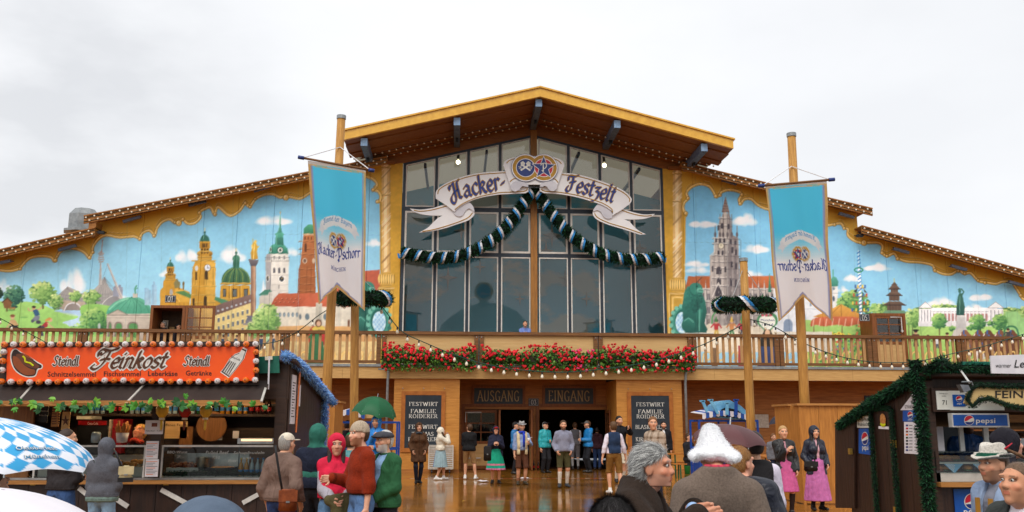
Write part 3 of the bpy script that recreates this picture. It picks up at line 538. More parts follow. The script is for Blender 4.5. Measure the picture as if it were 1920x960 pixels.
 for y, w, h in ((531,0,0),(541,11,9),(553,15,11),(571,22,15)):
  if w: cv.rect(1677-w*.62,y-1,1677+w*.62,y+h,(104,76,60)); cv.poly([(1677-w,y+1),(1677-w*.45,y-6),(1677+w*.45,y-6),(1677+w,y+1)],*wd); cv.line([(1677-w,y+1.2),(1677+w,y+1.2)],1.4,(52,38,34))
  for k in range(int(w)): cv.line([(1677-w*.6+1.2*k,y+2),(1677-w*.6+1.2*k,y+h-1)],.6,(58,44,38),.7)
 cv.poly([(1671,535),(1677,528),(1683,535)],*wd); cv.line([(1677,529),(1676.5,522)],1.2,(196,170,60)); cv.poly([(1650,592),(1660,582),(1695,582),(1710,596),(1696,600)],(96,140,104),(70,116,84)); cv.poly([(1662,602),(1668,596),(1700,600),(1720,611)],(120,160,120)); cv.rect(1664,600,1698,630,(96,68,50));
 for x in (1697,1704,1711): cv.line([(x,606),(x,640)],1.4,(84,64,50))
 # hall of fame
 cv.leafy(1770,583,60,12,G2,160,2.6); cv.leafy(1712,596,16,18,G2,110,2.4); cv.leafy(1900,590,36,14,G2,120,2.6); cv.rect(1885,584,2010,640,(136,194,110)); cv.leafy(1950,585,40,18,G2,120,2.6)
 cv.poly([(1712,640),(1740,612),(1880,612),(1910,640),(2010,650),(2010,660),(1700,660)],(160,204,96),(140,190,80))
 wh=((230,226,226),(206,202,206))
 cv.rect(1745,577,1870,604,*wh); cv.rect(1745,588,1870,602,(178,120,116)); cv.rect(1745,577,1870,583,(240,238,238)); cv.line([(1745,584),(1870,584)],1,(150,146,152))
 for x in range(1748,1870,7): cv.line([(x,585),(x,603)],2.2,(240,238,236)); cv.line([(x+1.6,586),(x+1.6,603)],.8,(150,140,144))
 cv.rect(1722,603,1882,612,(214,208,206))
 for x0, x1 in ((1723,1747),(1853,1881)): cv.rect(x0,579,x1,612,*wh); cv.poly([(x0-1,577),((x0+x1)/2,566),(x1+1,577)],(236,234,232)); cv.line([(x0-1,577.5),((x0+x1)/2,566),(x1+1,577.5),(x0-1,577.5)],1,(150,146,150)); [cv.line([(x,582),(x,602)],2,(244,242,240)) or cv.line([(x+1.8,582),(x+1.8,602)],1.2,(120,116,126)) for x in np.linspace(x0+3,x1-4,4)]
 bz=((46,104,88),(28,72,64))
 cv.poly([(1793,591),(1794,570),(1796,556),(1799,549),(1804,550),(1806,560),(1809,575),(1808,591)],*bz); cv.ell(1799.5,546,2.8,3.4,bz[0]); cv.line([(1804,553),(1807,547),(1803,542)],2.4,bz[0]); cv.line([(1801,542),(1799,541),(1797,543)],1.8,bz[0]); cv.line([(1800,556),(1799,588)],1,(110,170,150)); cv.ell(1796,580,3,8,bz[1])
 cv.poly([(1794,591),(1810,591),(1812,618),(1792,618)],(196,192,188),(170,166,164)); cv.poly([(1790,616),(1812,616),(1822,640),(1780,640)],(186,178,168))
 for x, rx in ((1761,14),(1833,15),(1874,14)): cv.tree(x,602 if x < 1800 else 604,rx,15,628,G1,140,2.1)
 cv.leafy(1784,616,6,5,G1,30,1.6); cv.leafy(1819,614,7,5,G1,30,1.6); cv.leafy(1856,606,6,5,G1,24,1.6)
 # beer-garden guests, horses
 figure(cv,1717,648,1.2,(96,44,40),(60,50,50),hair=(50,36,30)); cv.ell(1717,619,6,1.6,(30,26,24)); figure(cv,1740,650,.9,(70,90,60),(60,50,50)); figure(cv,1776,648,1.,(190,90,70),(70,60,60)); figure(cv,1757,652,.9,(200,200,200),(60,60,90))
 for x, c in ((1806,(138,84,52)),(1832,(120,66,40)),(1850,(100,56,36)),(1872,(126,70,44)),(1894,(110,60,36))):
  cv.poly(crom([(x-8,640),(x-6,628),(x,620),(x+6,619),(x+12,626),(x+18,634),(x+16,668),(x-2,670)],3,True),c,tuple(v*.8 for v in c)); cv.line([(x-6,630),(x-10,640)],5,c); cv.line([(x+1,620),(x+1,626)],2.6,(40,90,170)); cv.line([(x-8,632),(x+4,630)],1.4,(40,90,170)); cv.line([(x+4,628),(x+12,650)],2,(50,100,180)); cv.line([(x,660),(x-1,690)],4,(220,210,200)); cv.line([(x+12,660),(x+13,690)],4,(210,200,190)); cv.line([(x-4,626),(x-8,634)],1.6,(235,225,215))
 cv.line(crom([(1883,632),(1884,618),(1893,612),(1904,614),(1909,624),(1909,634)],4),3.4,(46,116,70)); figure(cv,1890,640,1.,(60,56,60),(50,46,50)); figure(cv,1930,650,1.1,(60,90,150),(60,60,70))
 for k in range(26): x = 1290+26*k; cv.line(crom([(x,690),(x+4,664),(x+14,660),(x+16,672),(x+8,676)],4),3,LTG,.85); cv.line(crom([(x,690),(x+4,664),(x+14,660),(x+16,672),(x+8,676)],4),1.2,HIG,.8)
 # ground, jesters, heart sign
 cv.rect(1310,622,1560,660,(206,196,176)); cv.poly([(1296,632),(1330,606),(1345,612),(1370,608),(1450,614),(1460,660),(1296,660)],(222,206,176),al=.8)
 for x, t, b in ((1343,(190,40,44),(200,160,60)),(1372,(200,120,60),(60,120,70)),(1391,(170,40,50),(60,60,70))):
  figure(cv,x,628,1.2,t,b); cv.poly([(x-4,604),(x,592),(x+3,604)],(60,120,60) if x < 1350 else (220,170,60))
 for x in (1335,1390): cv.line(crom([(x,606),(x+1,594),(x+6,586),(x+13,584)],4),2.6,(60,140,70))
 cv.poly(crom([(1442,590),(1432,588),(1421,594),(1420,606),(1430,616),(1438,628),(1448,616),(1458,606),(1456,592),(1448,587)],4,True),(60,130,80)); cv.poly(crom([(1441,594),(1432,592),(1424,597),(1424,606),(1432,615),(1439,622),(1447,614),(1454,606),(1452,596),(1446,592)],4,True),(228,226,210));
 for x in (1430,1437,1445): cv.ell(x,591,3,2.4,(190,60,80))
 cv.poly([(1424,660),(1426,634),(1434,618),(1444,618),(1452,634),(1452,660)],(40,34,30)); cv.ell(1439,624,5,6,(220,172,132)); cv.line([(1432,630),(1446,630)],2,(214,170,50)); cv.rect(1334,652,1346,690,(120,90,60)); cv.poly([(1424,650),(1452,650),(1456,690),(1420,690)],(44,60,110)); cv.rect(1384,648,1396,690,(170,60,60))
 bronze_lion(cv,1302,624,1); shield(cv,1279,604,-1)
 cv.rect(1230,300,1281,700,GOLD); cv.line([(1281,385),(1281,560)],1.2,DKG,.8); marble_column(cv,1270,16,312,520); shield(cv,1279,604,-1)
 bronze_lion(cv,1303,624,1)
 scrollwork(cv,cu,[(1286,400,3),(1290,372,2.6),(1342,368,3),(1350,366,2.4),(1391,365,2.8),(1388,382,2.8),(1565,421,2.4),(1583,428,2.4),(1620,455,5),(1654,474,2.8),(1663,480,2.4),(1683,485,2.8),(1753,507,2.8),(1797,508,2.4),(1809,513,2.4),(1847,530,2.6),(1834,526,2.2),(1897,529,2.4),(1914,554,2.8)])
 for x in (1304,1362,1424,1490,1550,1600,1664,1724,1790,1846,1904): cv.line([(x,330),(x+5,700)], .9, (84,120,120), .22)
 cv.line([(1282,454),(1440,456)], .8, (80,120,140), .35)
 return cv
# ---------------------------------------------------------------- materials of the hall
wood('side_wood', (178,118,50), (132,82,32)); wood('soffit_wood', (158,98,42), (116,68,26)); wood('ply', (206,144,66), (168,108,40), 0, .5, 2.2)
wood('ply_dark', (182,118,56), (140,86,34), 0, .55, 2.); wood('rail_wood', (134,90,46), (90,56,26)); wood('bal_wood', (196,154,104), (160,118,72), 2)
wood('beam_wood', (206,166,104), (180,138,82)); wood('panel_wood', (214,178,122), (194,154,98), 0, .6, 1.2); wood('door_wood', (150,88,38), (104,58,24), 2)
wood('post_wood', (176,120,52), (136,88,34), 2); wood('pole_wood', (200,148,72), (154,106,46), 2)
mat('gold_metal', (236,184,64), .35, (216,160,46), 4, spec=.6); mat('frame_white', (226,220,210), .45, (206,200,190), 5); mat('mullion', (52,62,74), .45, (40,48,58), 8)
mat('blue_paint', (146,176,208), .5, (120,150,184), 12, bump=.1); mat('beam_grey', (112,126,148), .5, (84,96,118), 8)
mat('slate', (44,52,60), .4, (32,38,46), 2.2); mat('slate_dark', (36,44,62), .5); mat('cream_paint', (232,226,206), .5, (216,206,184)); mat('gold_paint', (190,160,106), .5)
mat('bulb', (244,238,224), .25, (226,216,190), 30, spec=.6); mat('bulb_warm', (250,240,200), .2, (240,216,150), 40); mat('cable', (20,70,60), .5); mat('black', (24,24,26), .5); mat('grey_metal', (150,152,156), .35, (120,122,128), 10, metal=.7)
mat('tube_lamp', (92,96,112), .4, (70,74,90)); mat('zinc', (156,160,160), .4, (128,132,134), 6, metal=.5); mat('white_metal', (224,224,220), .4)
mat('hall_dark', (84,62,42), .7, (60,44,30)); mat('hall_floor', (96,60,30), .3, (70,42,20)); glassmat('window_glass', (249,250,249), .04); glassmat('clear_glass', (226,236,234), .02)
mat('ceiling_cloth', (206,200,178), .8, (196,188,166), .8); mat('lamp_glow', (255,244,214), .3, emit=((255,236,190), 14.))
def tentcloth():
 m = bpy.data.materials.new('tent_cloth'); m.use_nodes = True; MAT['tent_cloth'] = m; n, l = m.node_tree.nodes, m.node_tree.links; n.clear()
 o = n.new('ShaderNodeOutputMaterial'); d = n.new('ShaderNodeBsdfDiffuse'); t = n.new('ShaderNodeBsdfTranslucent'); x = n.new('ShaderNodeMixShader'); x.inputs[0].default_value = .6
 for q in (d, t): q.inputs[0].default_value = (*lin((130,124,108)),1)
 l.new(d.outputs[0], x.inputs[1]); l.new(t.outputs[0], x.inputs[2]); l.new(x.outputs[0], o.inputs[0])
tentcloth()
# interior backdrop: painted sky with clouds
def skycloth():
 m = bpy.data.materials.new('painted_cloth'); m.use_nodes = True; MAT['painted_cloth'] = m
 n, l = m.node_tree.nodes, m.node_tree.links; b = n['Principled BSDF']; b.inputs['Roughness'].default_value = .8
 g = n.new('ShaderNodeNewGeometry'); mp_ = n.new('ShaderNodeMapping'); mp_.inputs['Scale'].default_value = (.42,.42,.8)
 t = n.new('ShaderNodeTexNoise'); t.inputs['Scale'].default_value = 1.; t.inputs['Detail'].default_value = 5
 r = n.new('ShaderNodeValToRGB'); r.color_ramp.elements[0].position = .52; r.color_ramp.elements[1].position = .6
 r.color_ramp.elements[0].color = (*lin((92,176,206)),1); r.color_ramp.elements[1].color = (*lin((180,190,186)),1)
 l.new(g.outputs['Position'], mp_.inputs[0]); l.new(mp_.outputs[0], t.inputs['Vector']); l.new(t.outputs['Fac'], r.inputs[0]); l.new(r.outputs[0], b.inputs['Base Color'])
skycloth()
# ---------------------------------------------------------------- ground
def groundmat():
 m = bpy.data.materials.new('wet_boards'); m.use_nodes = True; MAT['wet_boards'] = m
 n, l = m.node_tree.nodes, m.node_tree.links; b = n['Principled BSDF']
 g = n.new('ShaderNodeNewGeometry')
 def noise(sc, st, det=4):
  q = n.new('ShaderNodeMapping'); q.inputs['Scale'].default_value = st; l.new(g.outputs['Position'], q.inputs[0])
  t = n.new('ShaderNodeTexNoise'); t.inputs['Scale'].default_value = sc; t.inputs['Detail'].default_value = det; l.new(q.outputs[0], t.inputs['Vector']); return t
 br = n.new('ShaderNodeTexBrick'); br.inputs['Scale'].default_value = 1.; br.inputs['Brick Width'].default_value = 3.2; br.inputs['Row Height'].default_value = .16; br.inputs['Mortar Size'].default_value = .008
 br.inputs['Color1'].default_value = (.9,.9,.9,1); br.inputs['Color2'].default_value = (.45,.45,.45,1); br.inputs['Mortar'].default_value = (.12,.12,.12,1); br.offset = .37
 l.new(g.outputs['Position'], br.inputs['Vector'])
 t1 = noise(1., (.8,9,1)); t2 = noise(.5, (1,1,1)); t3 = noise(14., (1,2,1))
 r = n.new('ShaderNodeValToRGB'); r.color_ramp.elements[0].position = .3; r.color_ramp.elements[1].position = .7
 r.color_ramp.elements[0].color = (*lin((124,78,26)),1); r.color_ramp.elements[1].color = (*lin((206,140,58)),1); l.new(t1.outputs['Fac'], r.inputs[0])
 mx = n.new('ShaderNodeMix'); mx.data_type = 'RGBA'; mx.blend_type = 'MULTIPLY'; mx.inputs[0].default_value = .75; l.new(r.outputs[0], mx.inputs[6]); l.new(br.outputs['Color'], mx.inputs[7]); l.new(mx.outputs[2], b.inputs['Base Color'])
 mr = n.new('ShaderNodeMapRange'); mr.inputs[1].default_value = .35; mr.inputs[2].default_value = .65; mr.inputs[3].default_value = .05; mr.inputs[4].default_value = .24; l.new(t2.outputs['Fac'], mr.inputs[0]); l.new(mr.outputs[0], b.inputs['Roughness'])
 b.inputs['Specular IOR Level'].default_value = .5; b.inputs['Coat Weight'].default_value = .35; b.inputs['Coat Roughness'].default_value = .05
 bp = n.new('ShaderNodeBump'); bp.inputs['Strength'].default_value = .28; bp.inputs['Distance'].default_value = .012
 ma = n.new('ShaderNodeMath'); ma.operation = 'MULTIPLY_ADD'; ma.inputs[1].default_value = .35; l.new(t3.outputs['Fac'], ma.inputs[0]); l.new(br.outputs['Color'], ma.inputs[2]); l.new(ma.outputs[0], bp.inputs['Height']); l.new(bp.outputs[0], b.inputs['Normal'])
WY_ = 2.19
groundmat()
mat('asphalt', (74,74,76), .3, (52,52,55), 3., bump=.2, bscale=60)
MB().quad((-400,-400,-.06),(400,-400,-.06),(400,400,-.06),(-400,400,-.06)).build('ground', 'asphalt', kind='structure')
MB().box(-30,36,-24,WY_,-.05,0).build('wooden_forecourt', 'wet_boards', kind='structure')
# ---------------------------------------------------------------- festival hall
C = 2.97; WY = 2.2                                # axis and main wall plane
hall = thing('festival_hall', (C, WY, 0), 'long festival tent hall with painted city mural, gabled glass front and wooden balcony', 'festival hall')
def srgb2lin(a):
 a = np.clip(a/255, 0, 1); return np.where(a <= .04045, a/12.92, ((a+.055)/1.055)**2.4)
vmat('mural_paint', .62, .06, 60, .25, .04, 3., k=1.28)
def mural(canvas, xs, top):       # panels between the seams xs; top(x, k) = height of the wall there
 for k in range(len(xs)-1):
  x0, x1 = xs[k]+.004, xs[k+1]-.004; nx = max(2, int((x1-x0)/.03)); nz_ = 190
  X = np.linspace(x0, x1, nx+1); T = np.linspace(0, 1, nz_+1)
  V = np.zeros((nx+1, nz_+1, 3)); tp = np.array([top(x, .5*(x0+x1)) for x in X])
  V[:,:,0] = X[:,None]; V[:,:,1] = WY; V[:,:,2] = 3.86+(tp[:,None]-3.86)*T[None]
  pv = V.reshape(-1,3); px, py = pixels(pv)
  H, W = canvas.a.shape[:2]; u = np.clip(px-canvas.x0-.5, 0, W-1.01); v = np.clip(py-canvas.y0-.5, 0, H-1.01)
  ui, vi = u.astype(int), v.astype(int); fu, fv = (u-ui)[:,None], (v-vi)[:,None]; A = canvas.a
  col = (A[vi,ui]*(1-fu)+A[vi,ui+1]*fu)*(1-fv)+(A[vi+1,ui]*(1-fu)+A[vi+1,ui+1]*fu)*fv
  idx = np.arange((nx+1)*(nz_+1)).reshape(nx+1, nz_+1)
  q = np.stack([idx[:-1,:-1], idx[1:,:-1], idx[1:,1:], idx[:-1,1:]], -1).reshape(-1,4)
  nb = [idx[0], idx[:,-1], idx[-1][::-1], idx[:,0][::-1]]        # returns 3 cm deep round the edge
  ring = np.concatenate([idx[:,0], idx[-1][1:], idx[:,-1][::-1][1:], idx[0][::-1][1:-1]])
  back = pv[ring]+np.array((0,.03,0)); o = len(pv); m = len(ring)
  k2 = np.arange(m); q2 = np.stack([ring, o+k2, o+(k2+1) % m, ring[(k2+1) % m]], -1)
  me = bpy.data.meshes.new('mural_panel'); vv = np.concatenate([pv, back]); ff = np.concatenate([q, q2])
  me.vertices.add(len(vv)); me.vertices.foreach_set('co', vv.ravel()); me.loops.add(ff.size); me.loops.foreach_set('vertex_index', ff.ravel())
  me.polygons.add(len(ff)); me.polygons.foreach_set('loop_start', np.arange(0, ff.size, 4)); me.update(calc_edges=True)
  col = col*.82+.18*(col@np.array((.3,.55,.15)))[:,None]+9; c = srgb2lin(np.concatenate([col, col[ring]]))
  link('mural_panel', me, 'mural_paint', hall, colors=c)
SL = .2385
def top_up(x): return 13.42-SL*abs(x-C)
def topL(x, xm): return min(top_up(x), 12.6) if xm > -14.1 else 8.88+.262*(x+13.9)
def topR(x, xm): return min(top_up(x), 12.6) if xm < 16.3 else 9.42-.262*(x-16.22)
mural(paint_left(), [-24,-21.5,-19.1,-16.6,-14.1,-12.3,-10,-8.7,-7.3,-6.2,-4.9,-3.6,-2.3], topL)
mural(paint_right(), [8.26,9.5,10.7,12,13.2,14.6,16.3,17.4,18.6,19.9,21.1,22.3,24,26,28.5], topR)
# eave boards with two rows of bulbs
def eave(x0, z0, x1, z1, h=.27, y=1.55):
 MB().xz([(x0,z0-h),(x1,z1-h),(x1,z1),(x0,z0)], y, y+.06).build('eave_board', 'side_wood', hall)
 MB().xz([(x0,z0+.05),(x1,z1+.05),(x1,z1+.003),(x0,z0+.003)], y-.05, WY+14).build('roof', 'side_wood', hall)
 L_ = math.hypot(x1-x0, z1-z0); n = int(L_/.31); b, cb = MB(), MB()
 for r, dz in ((0,-.06),(1,-.2)):
  for k in range(n):
   t = (k+.3+.45*r)/n; b.ball((x0+(x1-x0)*t, y-.05, z0+(z1-z0)*t+dz), .038, 6, 5)
  cb.tube([(x0,y-.015,z0+dz),(x1,y-.015,z1+dz)], .012, 4)
 b.build('light_bulbs', 'bulb', hall, True, 'stuff'); cb.build('light_cable', 'cable', hall)
eave(-14.3, 9.42, -2.9, 12.02); eave(-26, 5.75, -13.85, 8.97); eave(8.9, 12.02, 16.65, 10.25); eave(16.15, 9.53, 29, 6.15)
MB().xz([(-14.12,8.7),(-14.12,9.2),(-13.85,9.25),(-13.85,8.9)], 1.6, 2.19).build('wall_return', 'side_wood', hall)
# tube lamps on the mural
for px, py, px1, py1 in ((0,493,20,489),(110,469,143,460),(231,416,264,406),(354,385,386,377),(476,358,506,349),(1354,337,1381,345),(1573,400,1601,408),(1675,466,1704,474),(1783,498,1812,506),(1891,528,1920,536)):
 a, b = P(px,py,1.85), P(px1,py1,1.85); t = MB(); t.bar(a, b, .13, .1)
 for q in (.2,.8): t.bar(a+(b-a)*q, (a+(b-a)*q)+np.array((0,.36,.06)), .04, .04)
 t.build('tube_lamp', 'tube_lamp', hall)
for px, py in ((190,436),(1612,442)):
 a = P(px,py,1.75); MB().bar(a+(-.12,0,0), a+(.12,0,0), .16, .1).bar(a, a+(0,.45,.1), .04, .04).build('flood_lamp', 'black', hall)
# ---- gable roof
GZ, GS, GF = 13.83, .257, -.6                     # soffit ridge, slope, front edge
gz = lambda x: GZ-GS*abs(x-C)
for s, xe in ((-1,-4.3),(1,10.3)):
 x1 = xe
 MB().xz([(C,GZ),(x1,gz(x1)),(x1,gz(x1)+.34),(C,GZ+.34)], GF-.14, GF).build('fascia', 'gold_metal', hall)
 MB().xz([(C,GZ+.345),(x1+s*.06,gz(x1)+.33),(x1+s*.06,gz(x1)+.39),(C,GZ+.405)], GF-.2, GF+.1).build('fascia_cap', 'gold_metal', hall)
 MB().xz([(C,GZ+.26),(x1,gz(x1)+.26),(x1,gz(x1)+.33),(C,GZ+.33)], GF+.1, WY+.25).build('roof', 'side_wood', hall)
 MB().quad((C,WY+.26,GZ+.3),(x1,WY+.26,gz(x1)+.3),(x1,18,gz(x1)+.3),(C,18,GZ+.3)).build('roof_cloth', 'tent_cloth', hall)
 nb = 6
 for k in range(nb):                            # soffit boards, each stepping a little lower towards the wall
  y0 = GF+.01+k*(WY-GF)/nb; dz = .03*(k % 2)+.02*k
  xk = x1 if k < 4 else x1-s*.35*(k-3)
  MB().xz([(C,GZ-dz),(xk,gz(xk)-dz),(xk,gz(xk)+.2),(C,GZ+.2)], y0, y0+(WY-GF)/nb-.015).build('soffit_board', 'soffit_wood', hall)
 b, cb = MB(), MB()
 for r, yy in ((0,1.15),(1,1.75)):
  for k in range(26):
   x = C+s*(.35+.27*k)+(.13*s if r else 0)
   b.ball((x, yy, gz(x)-.2), .035, 6, 5)
  cb.tube([(C+s*.2,yy,gz(C+.2)-.165),(C+s*7,yy,gz(C+7)-.165)], .012, 4)
 b.build('light_bulbs', 'bulb', hall, True, 'stuff'); cb.build('light_cable', 'black', hall)
for px, py in ((683,262),(857,222),(1010,185),(1157,230),(1320,278)):
 x = P(px,py,-.5)[0]; z = gz(x)-.02-(.02 if abs(x-C) > 1 else .0)
 g = MB().xz([(x-.12,z-.31),(x+.12,z-.31),(x+.12,z),(x-.12,z)], -.53, WY-.01).build('bracket_beam', 'beam_grey', hall)
 MB().box(x-.123,x+.123,-.55,-.532,z-.3,z-.005).build('beam_end', 'blue_paint', g)
 MB().box(x-.05,x+.05,.9,1.1,z-.43,z-.312).build('spot_lamp', 'black', g)
# gable wall above the windows
WL, WR = -2.26, 8.24
wt = lambda x: 13.3-.25*abs(x-C)
MB().xz([(WL-1.2,wt(WL)-.12),(WL,wt(WL)),(C,wt(C)),(WR,wt(WR)),(WR+1.2,wt(WR)-.12),(WR+1.2,gz(WR+1.2)+.1),(C,GZ+.1),(WL-1.2,gz(WL-1.2)+.1)], WY-.02, WY+.1).build('gable_wall', 'soffit_wood', hall)
for s in (-1,1):
 x = P(724 if s < 0 else 1269, 302 if s < 0 else 312, WY-.1)[0]; z = 11.98
 MB().box(x-.36,x+.36,WY-.16,WY-.022,z-.06,z+.06).build('column_cap', 'soffit_wood', hall)
# windows: 8 bays x 3 rows
zr = [(3.95,8.2),(8.36,10.02),(10.2,None)]
bw = (WR-WL-.26)/8
def pane(x0, x1, z0, za, zb, wf):
 q = lambda x: za+(zb-za)*(x-x0)/(x1-x0)
 f = MB(); o = [(x0,z0),(x1,z0),(x1,zb),(x0,za)]; i = [(x0+wf,z0+wf),(x1-wf,z0+wf),(x1-wf,q(x1-wf)-wf),(x0+wf,q(x0+wf)-wf)]
 for k in range(4):
  a, b, c, d = o[k], o[(k+1) % 4], i[(k+1) % 4], i[k]; f.xz([a,b,c,d], WY-.005, WY+.05)
 w = f.build('window', 'frame_white', hall)
 MB().xz([(p[0],p[1]) for p in i], WY+.02, WY+.032).build('pane', 'window_glass', w)
for side in (0,1):
 xs0 = WL+.03 if side == 0 else C+.14
 for k in range(4):
  x0, x1 = xs0+k*bw+.06, xs0+(k+1)*bw-.06
  if k and not (side == 0 and k == 0): MB().box(x0-.115,x0-.005,WY+.002,WY+.14,3.9,wt(x0-.06)-.02).build('mullion', 'mullion', hall)
  for r, (z0, z1) in enumerate(zr):
   a = z1 if z1 else wt(x0)-.1; b = z1 if z1 else wt(x1)-.1
   pane(x0, x1, z0, a, b, .075 if r == 1 else .045)
for s, x0, x1 in ((0,WL+.03,C-.13),(1,C+.13,WR-.03)):
 for z0, z1 in ((8.205,8.355),(10.025,10.195)): MB().box(x0,x1,WY+.001,WY+.13,z0,z1).build('transom', 'mullion', hall)
 MB().xz([(x0,wt(x0)-.105),(x1,wt(x1)-.105),(x1,wt(x1)),(x0,wt(x0))], WY+.001, WY+.13).build('transom', 'mullion', hall)
for x0, x1 in ((WL-.02,WL+.085),(WR-.085,WR+.02)): MB().box(x0,x1,WY-.012,WY+.12,3.9,wt(x0)-.0).build('mullion', 'mullion', hall)
MB().box(C-.13,C+.13,WY-.1,WY+.16,3.87,GZ-.35).build('centre_post', 'post_wood', hall)
# inside the glass front
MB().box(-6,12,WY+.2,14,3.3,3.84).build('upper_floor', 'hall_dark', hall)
gi = lambda x: 13.2-.25*abs(x-C)
MB().xz([(-6,3.85),(12,3.85),(12,gi(12)),(C,gi(C)),(-6,gi(-6))], 6.2, 6.3).build('painted_wall', 'painted_cloth', hall)
for s in (-1,1):
 for d in (1.9,4.4,6.6):
  x = C+s*d; MB().bar((x,WY+.3,gi(x)-.06),(x,6.1,gi(x)-.06),.1,.12).build('roof_rafter', 'beam_grey', hall)
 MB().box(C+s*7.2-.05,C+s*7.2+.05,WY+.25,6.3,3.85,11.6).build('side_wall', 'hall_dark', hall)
for px, py in ((859,304),(1133,310)):
 p = P(px,py,3.4); MB().tube([p+(0,0,.12),p+(0,.2,.6)], .06, 8).build('lamp_arm', 'black', hall); MB().ball(p, .085, 10, 8).build('lamp_bulb', 'lamp_glow', hall, True)
mat('star_paint', (170,172,166), .7)
for k, (px, py, r) in enumerate(((865,432,.34),(1035,440,.42),(1024,470,.36),(1060,520,.3),(840,520,.4),(1190,500,.36),(1200,465,.3),(1100,560,.25),(900,500,.26),(975,560,.22))):
 p = P(px,py,6.1); pts = []
 for i in range(8):
  rr = r if i % 2 == 0 else r*.22; a = i*math.pi/4; pts.append((p[0]+rr*math.cos(a), p[2]+rr*1.35*math.sin(a)))
 MB().xz(pts, 6.1, 6.16).build('star_ornament', 'star_paint', hall)
# ---- balcony
bl, brr = -24., 29.
MB().box(bl,brr,0,WY,3.4,3.8).build('balcony_floor', 'soffit_wood', hall)
xs_b = [bl,-9.2,-4.1,C,9.4,14.6,20,brr]
for k in range(len(xs_b)-1):
 MB().box(xs_b[k]+.003,xs_b[k+1]-.003,-.12,-.002,3.29,3.7).build('balcony_beam', 'beam_wood', hall)
MB().box(bl,brr,-.17,-.002,3.705,3.8).build('gutter', 'zinc', hall)
post_px = [-23,154,348,534,715,898,1121,1297,1460,1633,1800,1975]
pX = sorted([P(x,655,-.05)[0] for x in post_px]+[-22.5,26.5])
for x in pX:
 for d in (-.09,.09):
  p = MB().box(x+d-.075,x+d+.075,-.16,-.03,3.81,4.86).build('balcony_post', 'rail_wood', hall)
  MB().ball((x+d,-.165,4.78), .025, 6, 4).build('bolt', 'zinc', p)
proto = None
RL, RR = P(715,655,-.05)[0], P(1297,655,-.05)[0]
for k in range(len(pX)-1):
 a, b = pX[k]+.17, pX[k+1]-.17
 MB().box(pX[k]+.0,pX[k+1]-.004,-.2,.02,4.865,4.98).build('top_rail', 'rail_wood', hall)
 if pX[k] > RL-.1 and pX[k+1] < RR+.1:
  MB().box(a,b,-.09,-.05,3.82,4.86).build('balcony_panel', 'panel_wood', hall); continue
 MB().box(a,b,-.14,-.04,3.83,3.93).build('bottom_rail', 'rail_wood', hall)
 n = int((b-a)/.222)
 for i in range(n):
  x = a+(b-a)*(i+.5)/n+random.uniform(-.012,.012)
  if x < -17.2 or x > 23: continue
  if proto is None:
   proto = MB().box(-.048,.048,-.02,.02,-.47,.455).build('baluster', 'bal_wood', None); adopt(proto, hall); base = np.array(proto.location); proto.location = tuple(base+(x,-.09,4.4))
  else: copypart(proto, hall, tuple(base+(x,-.09,4.4)))
# ---- ground floor: pavilion boxes, entrance wall, side walls
pl0, pl1, pr0, pr1 = -2.26, P(861,800,0)[0], P(1157,800,0)[0], 8.19
for x0, x1 in ((pl0,pl1),(pr0,pr1)):
 w = MB().box(x0,x1,0,WY-.005,0,3.285).build('pavilion_wall', 'ply', hall)
 MB().box(x0-.01,x1+.01,-.012,-.001,0,.12).build('skirting_board', 'ply_dark', w)
 MB().box(x0+1.28,x0+1.287,-.004,-.001,.125,3.28).build('joint_strip', 'ply_dark', w)
ex0, ex1 = pl1, pr0; dz = 2.24
d0, d1, d2, d3 = P(872,768,WY)[0], P(994,768,WY)[0], P(1011,768,WY)[0], P(1136,768,WY)[0]
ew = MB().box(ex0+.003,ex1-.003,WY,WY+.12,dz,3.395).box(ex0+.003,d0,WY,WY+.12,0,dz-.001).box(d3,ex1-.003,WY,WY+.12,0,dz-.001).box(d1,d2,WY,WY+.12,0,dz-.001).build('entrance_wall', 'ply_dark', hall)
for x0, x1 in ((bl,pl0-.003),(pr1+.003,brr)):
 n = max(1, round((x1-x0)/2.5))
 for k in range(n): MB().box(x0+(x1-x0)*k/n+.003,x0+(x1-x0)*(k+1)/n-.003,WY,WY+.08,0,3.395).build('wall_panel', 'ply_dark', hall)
for x in (d0-.06,d1+.07,d2-.07,d3+.06): MB().box(x-.055,x+.055,WY-.04,WY-.001,0,dz+.1).build('door_post', 'door_wood', hall)
MB().box(d0-.12,d3+.12,WY-.05,WY-.001,dz+.105,dz+.2).build('door_head', 'door_wood', hall)
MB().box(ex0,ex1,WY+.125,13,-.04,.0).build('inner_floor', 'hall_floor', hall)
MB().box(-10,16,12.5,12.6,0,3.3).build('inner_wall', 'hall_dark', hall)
for x in (ex0-3,ex1+3): MB().box(x-.05,x+.05,WY+.13,12.4,0,3.29).build('inner_wall', 'hall_dark', hall)
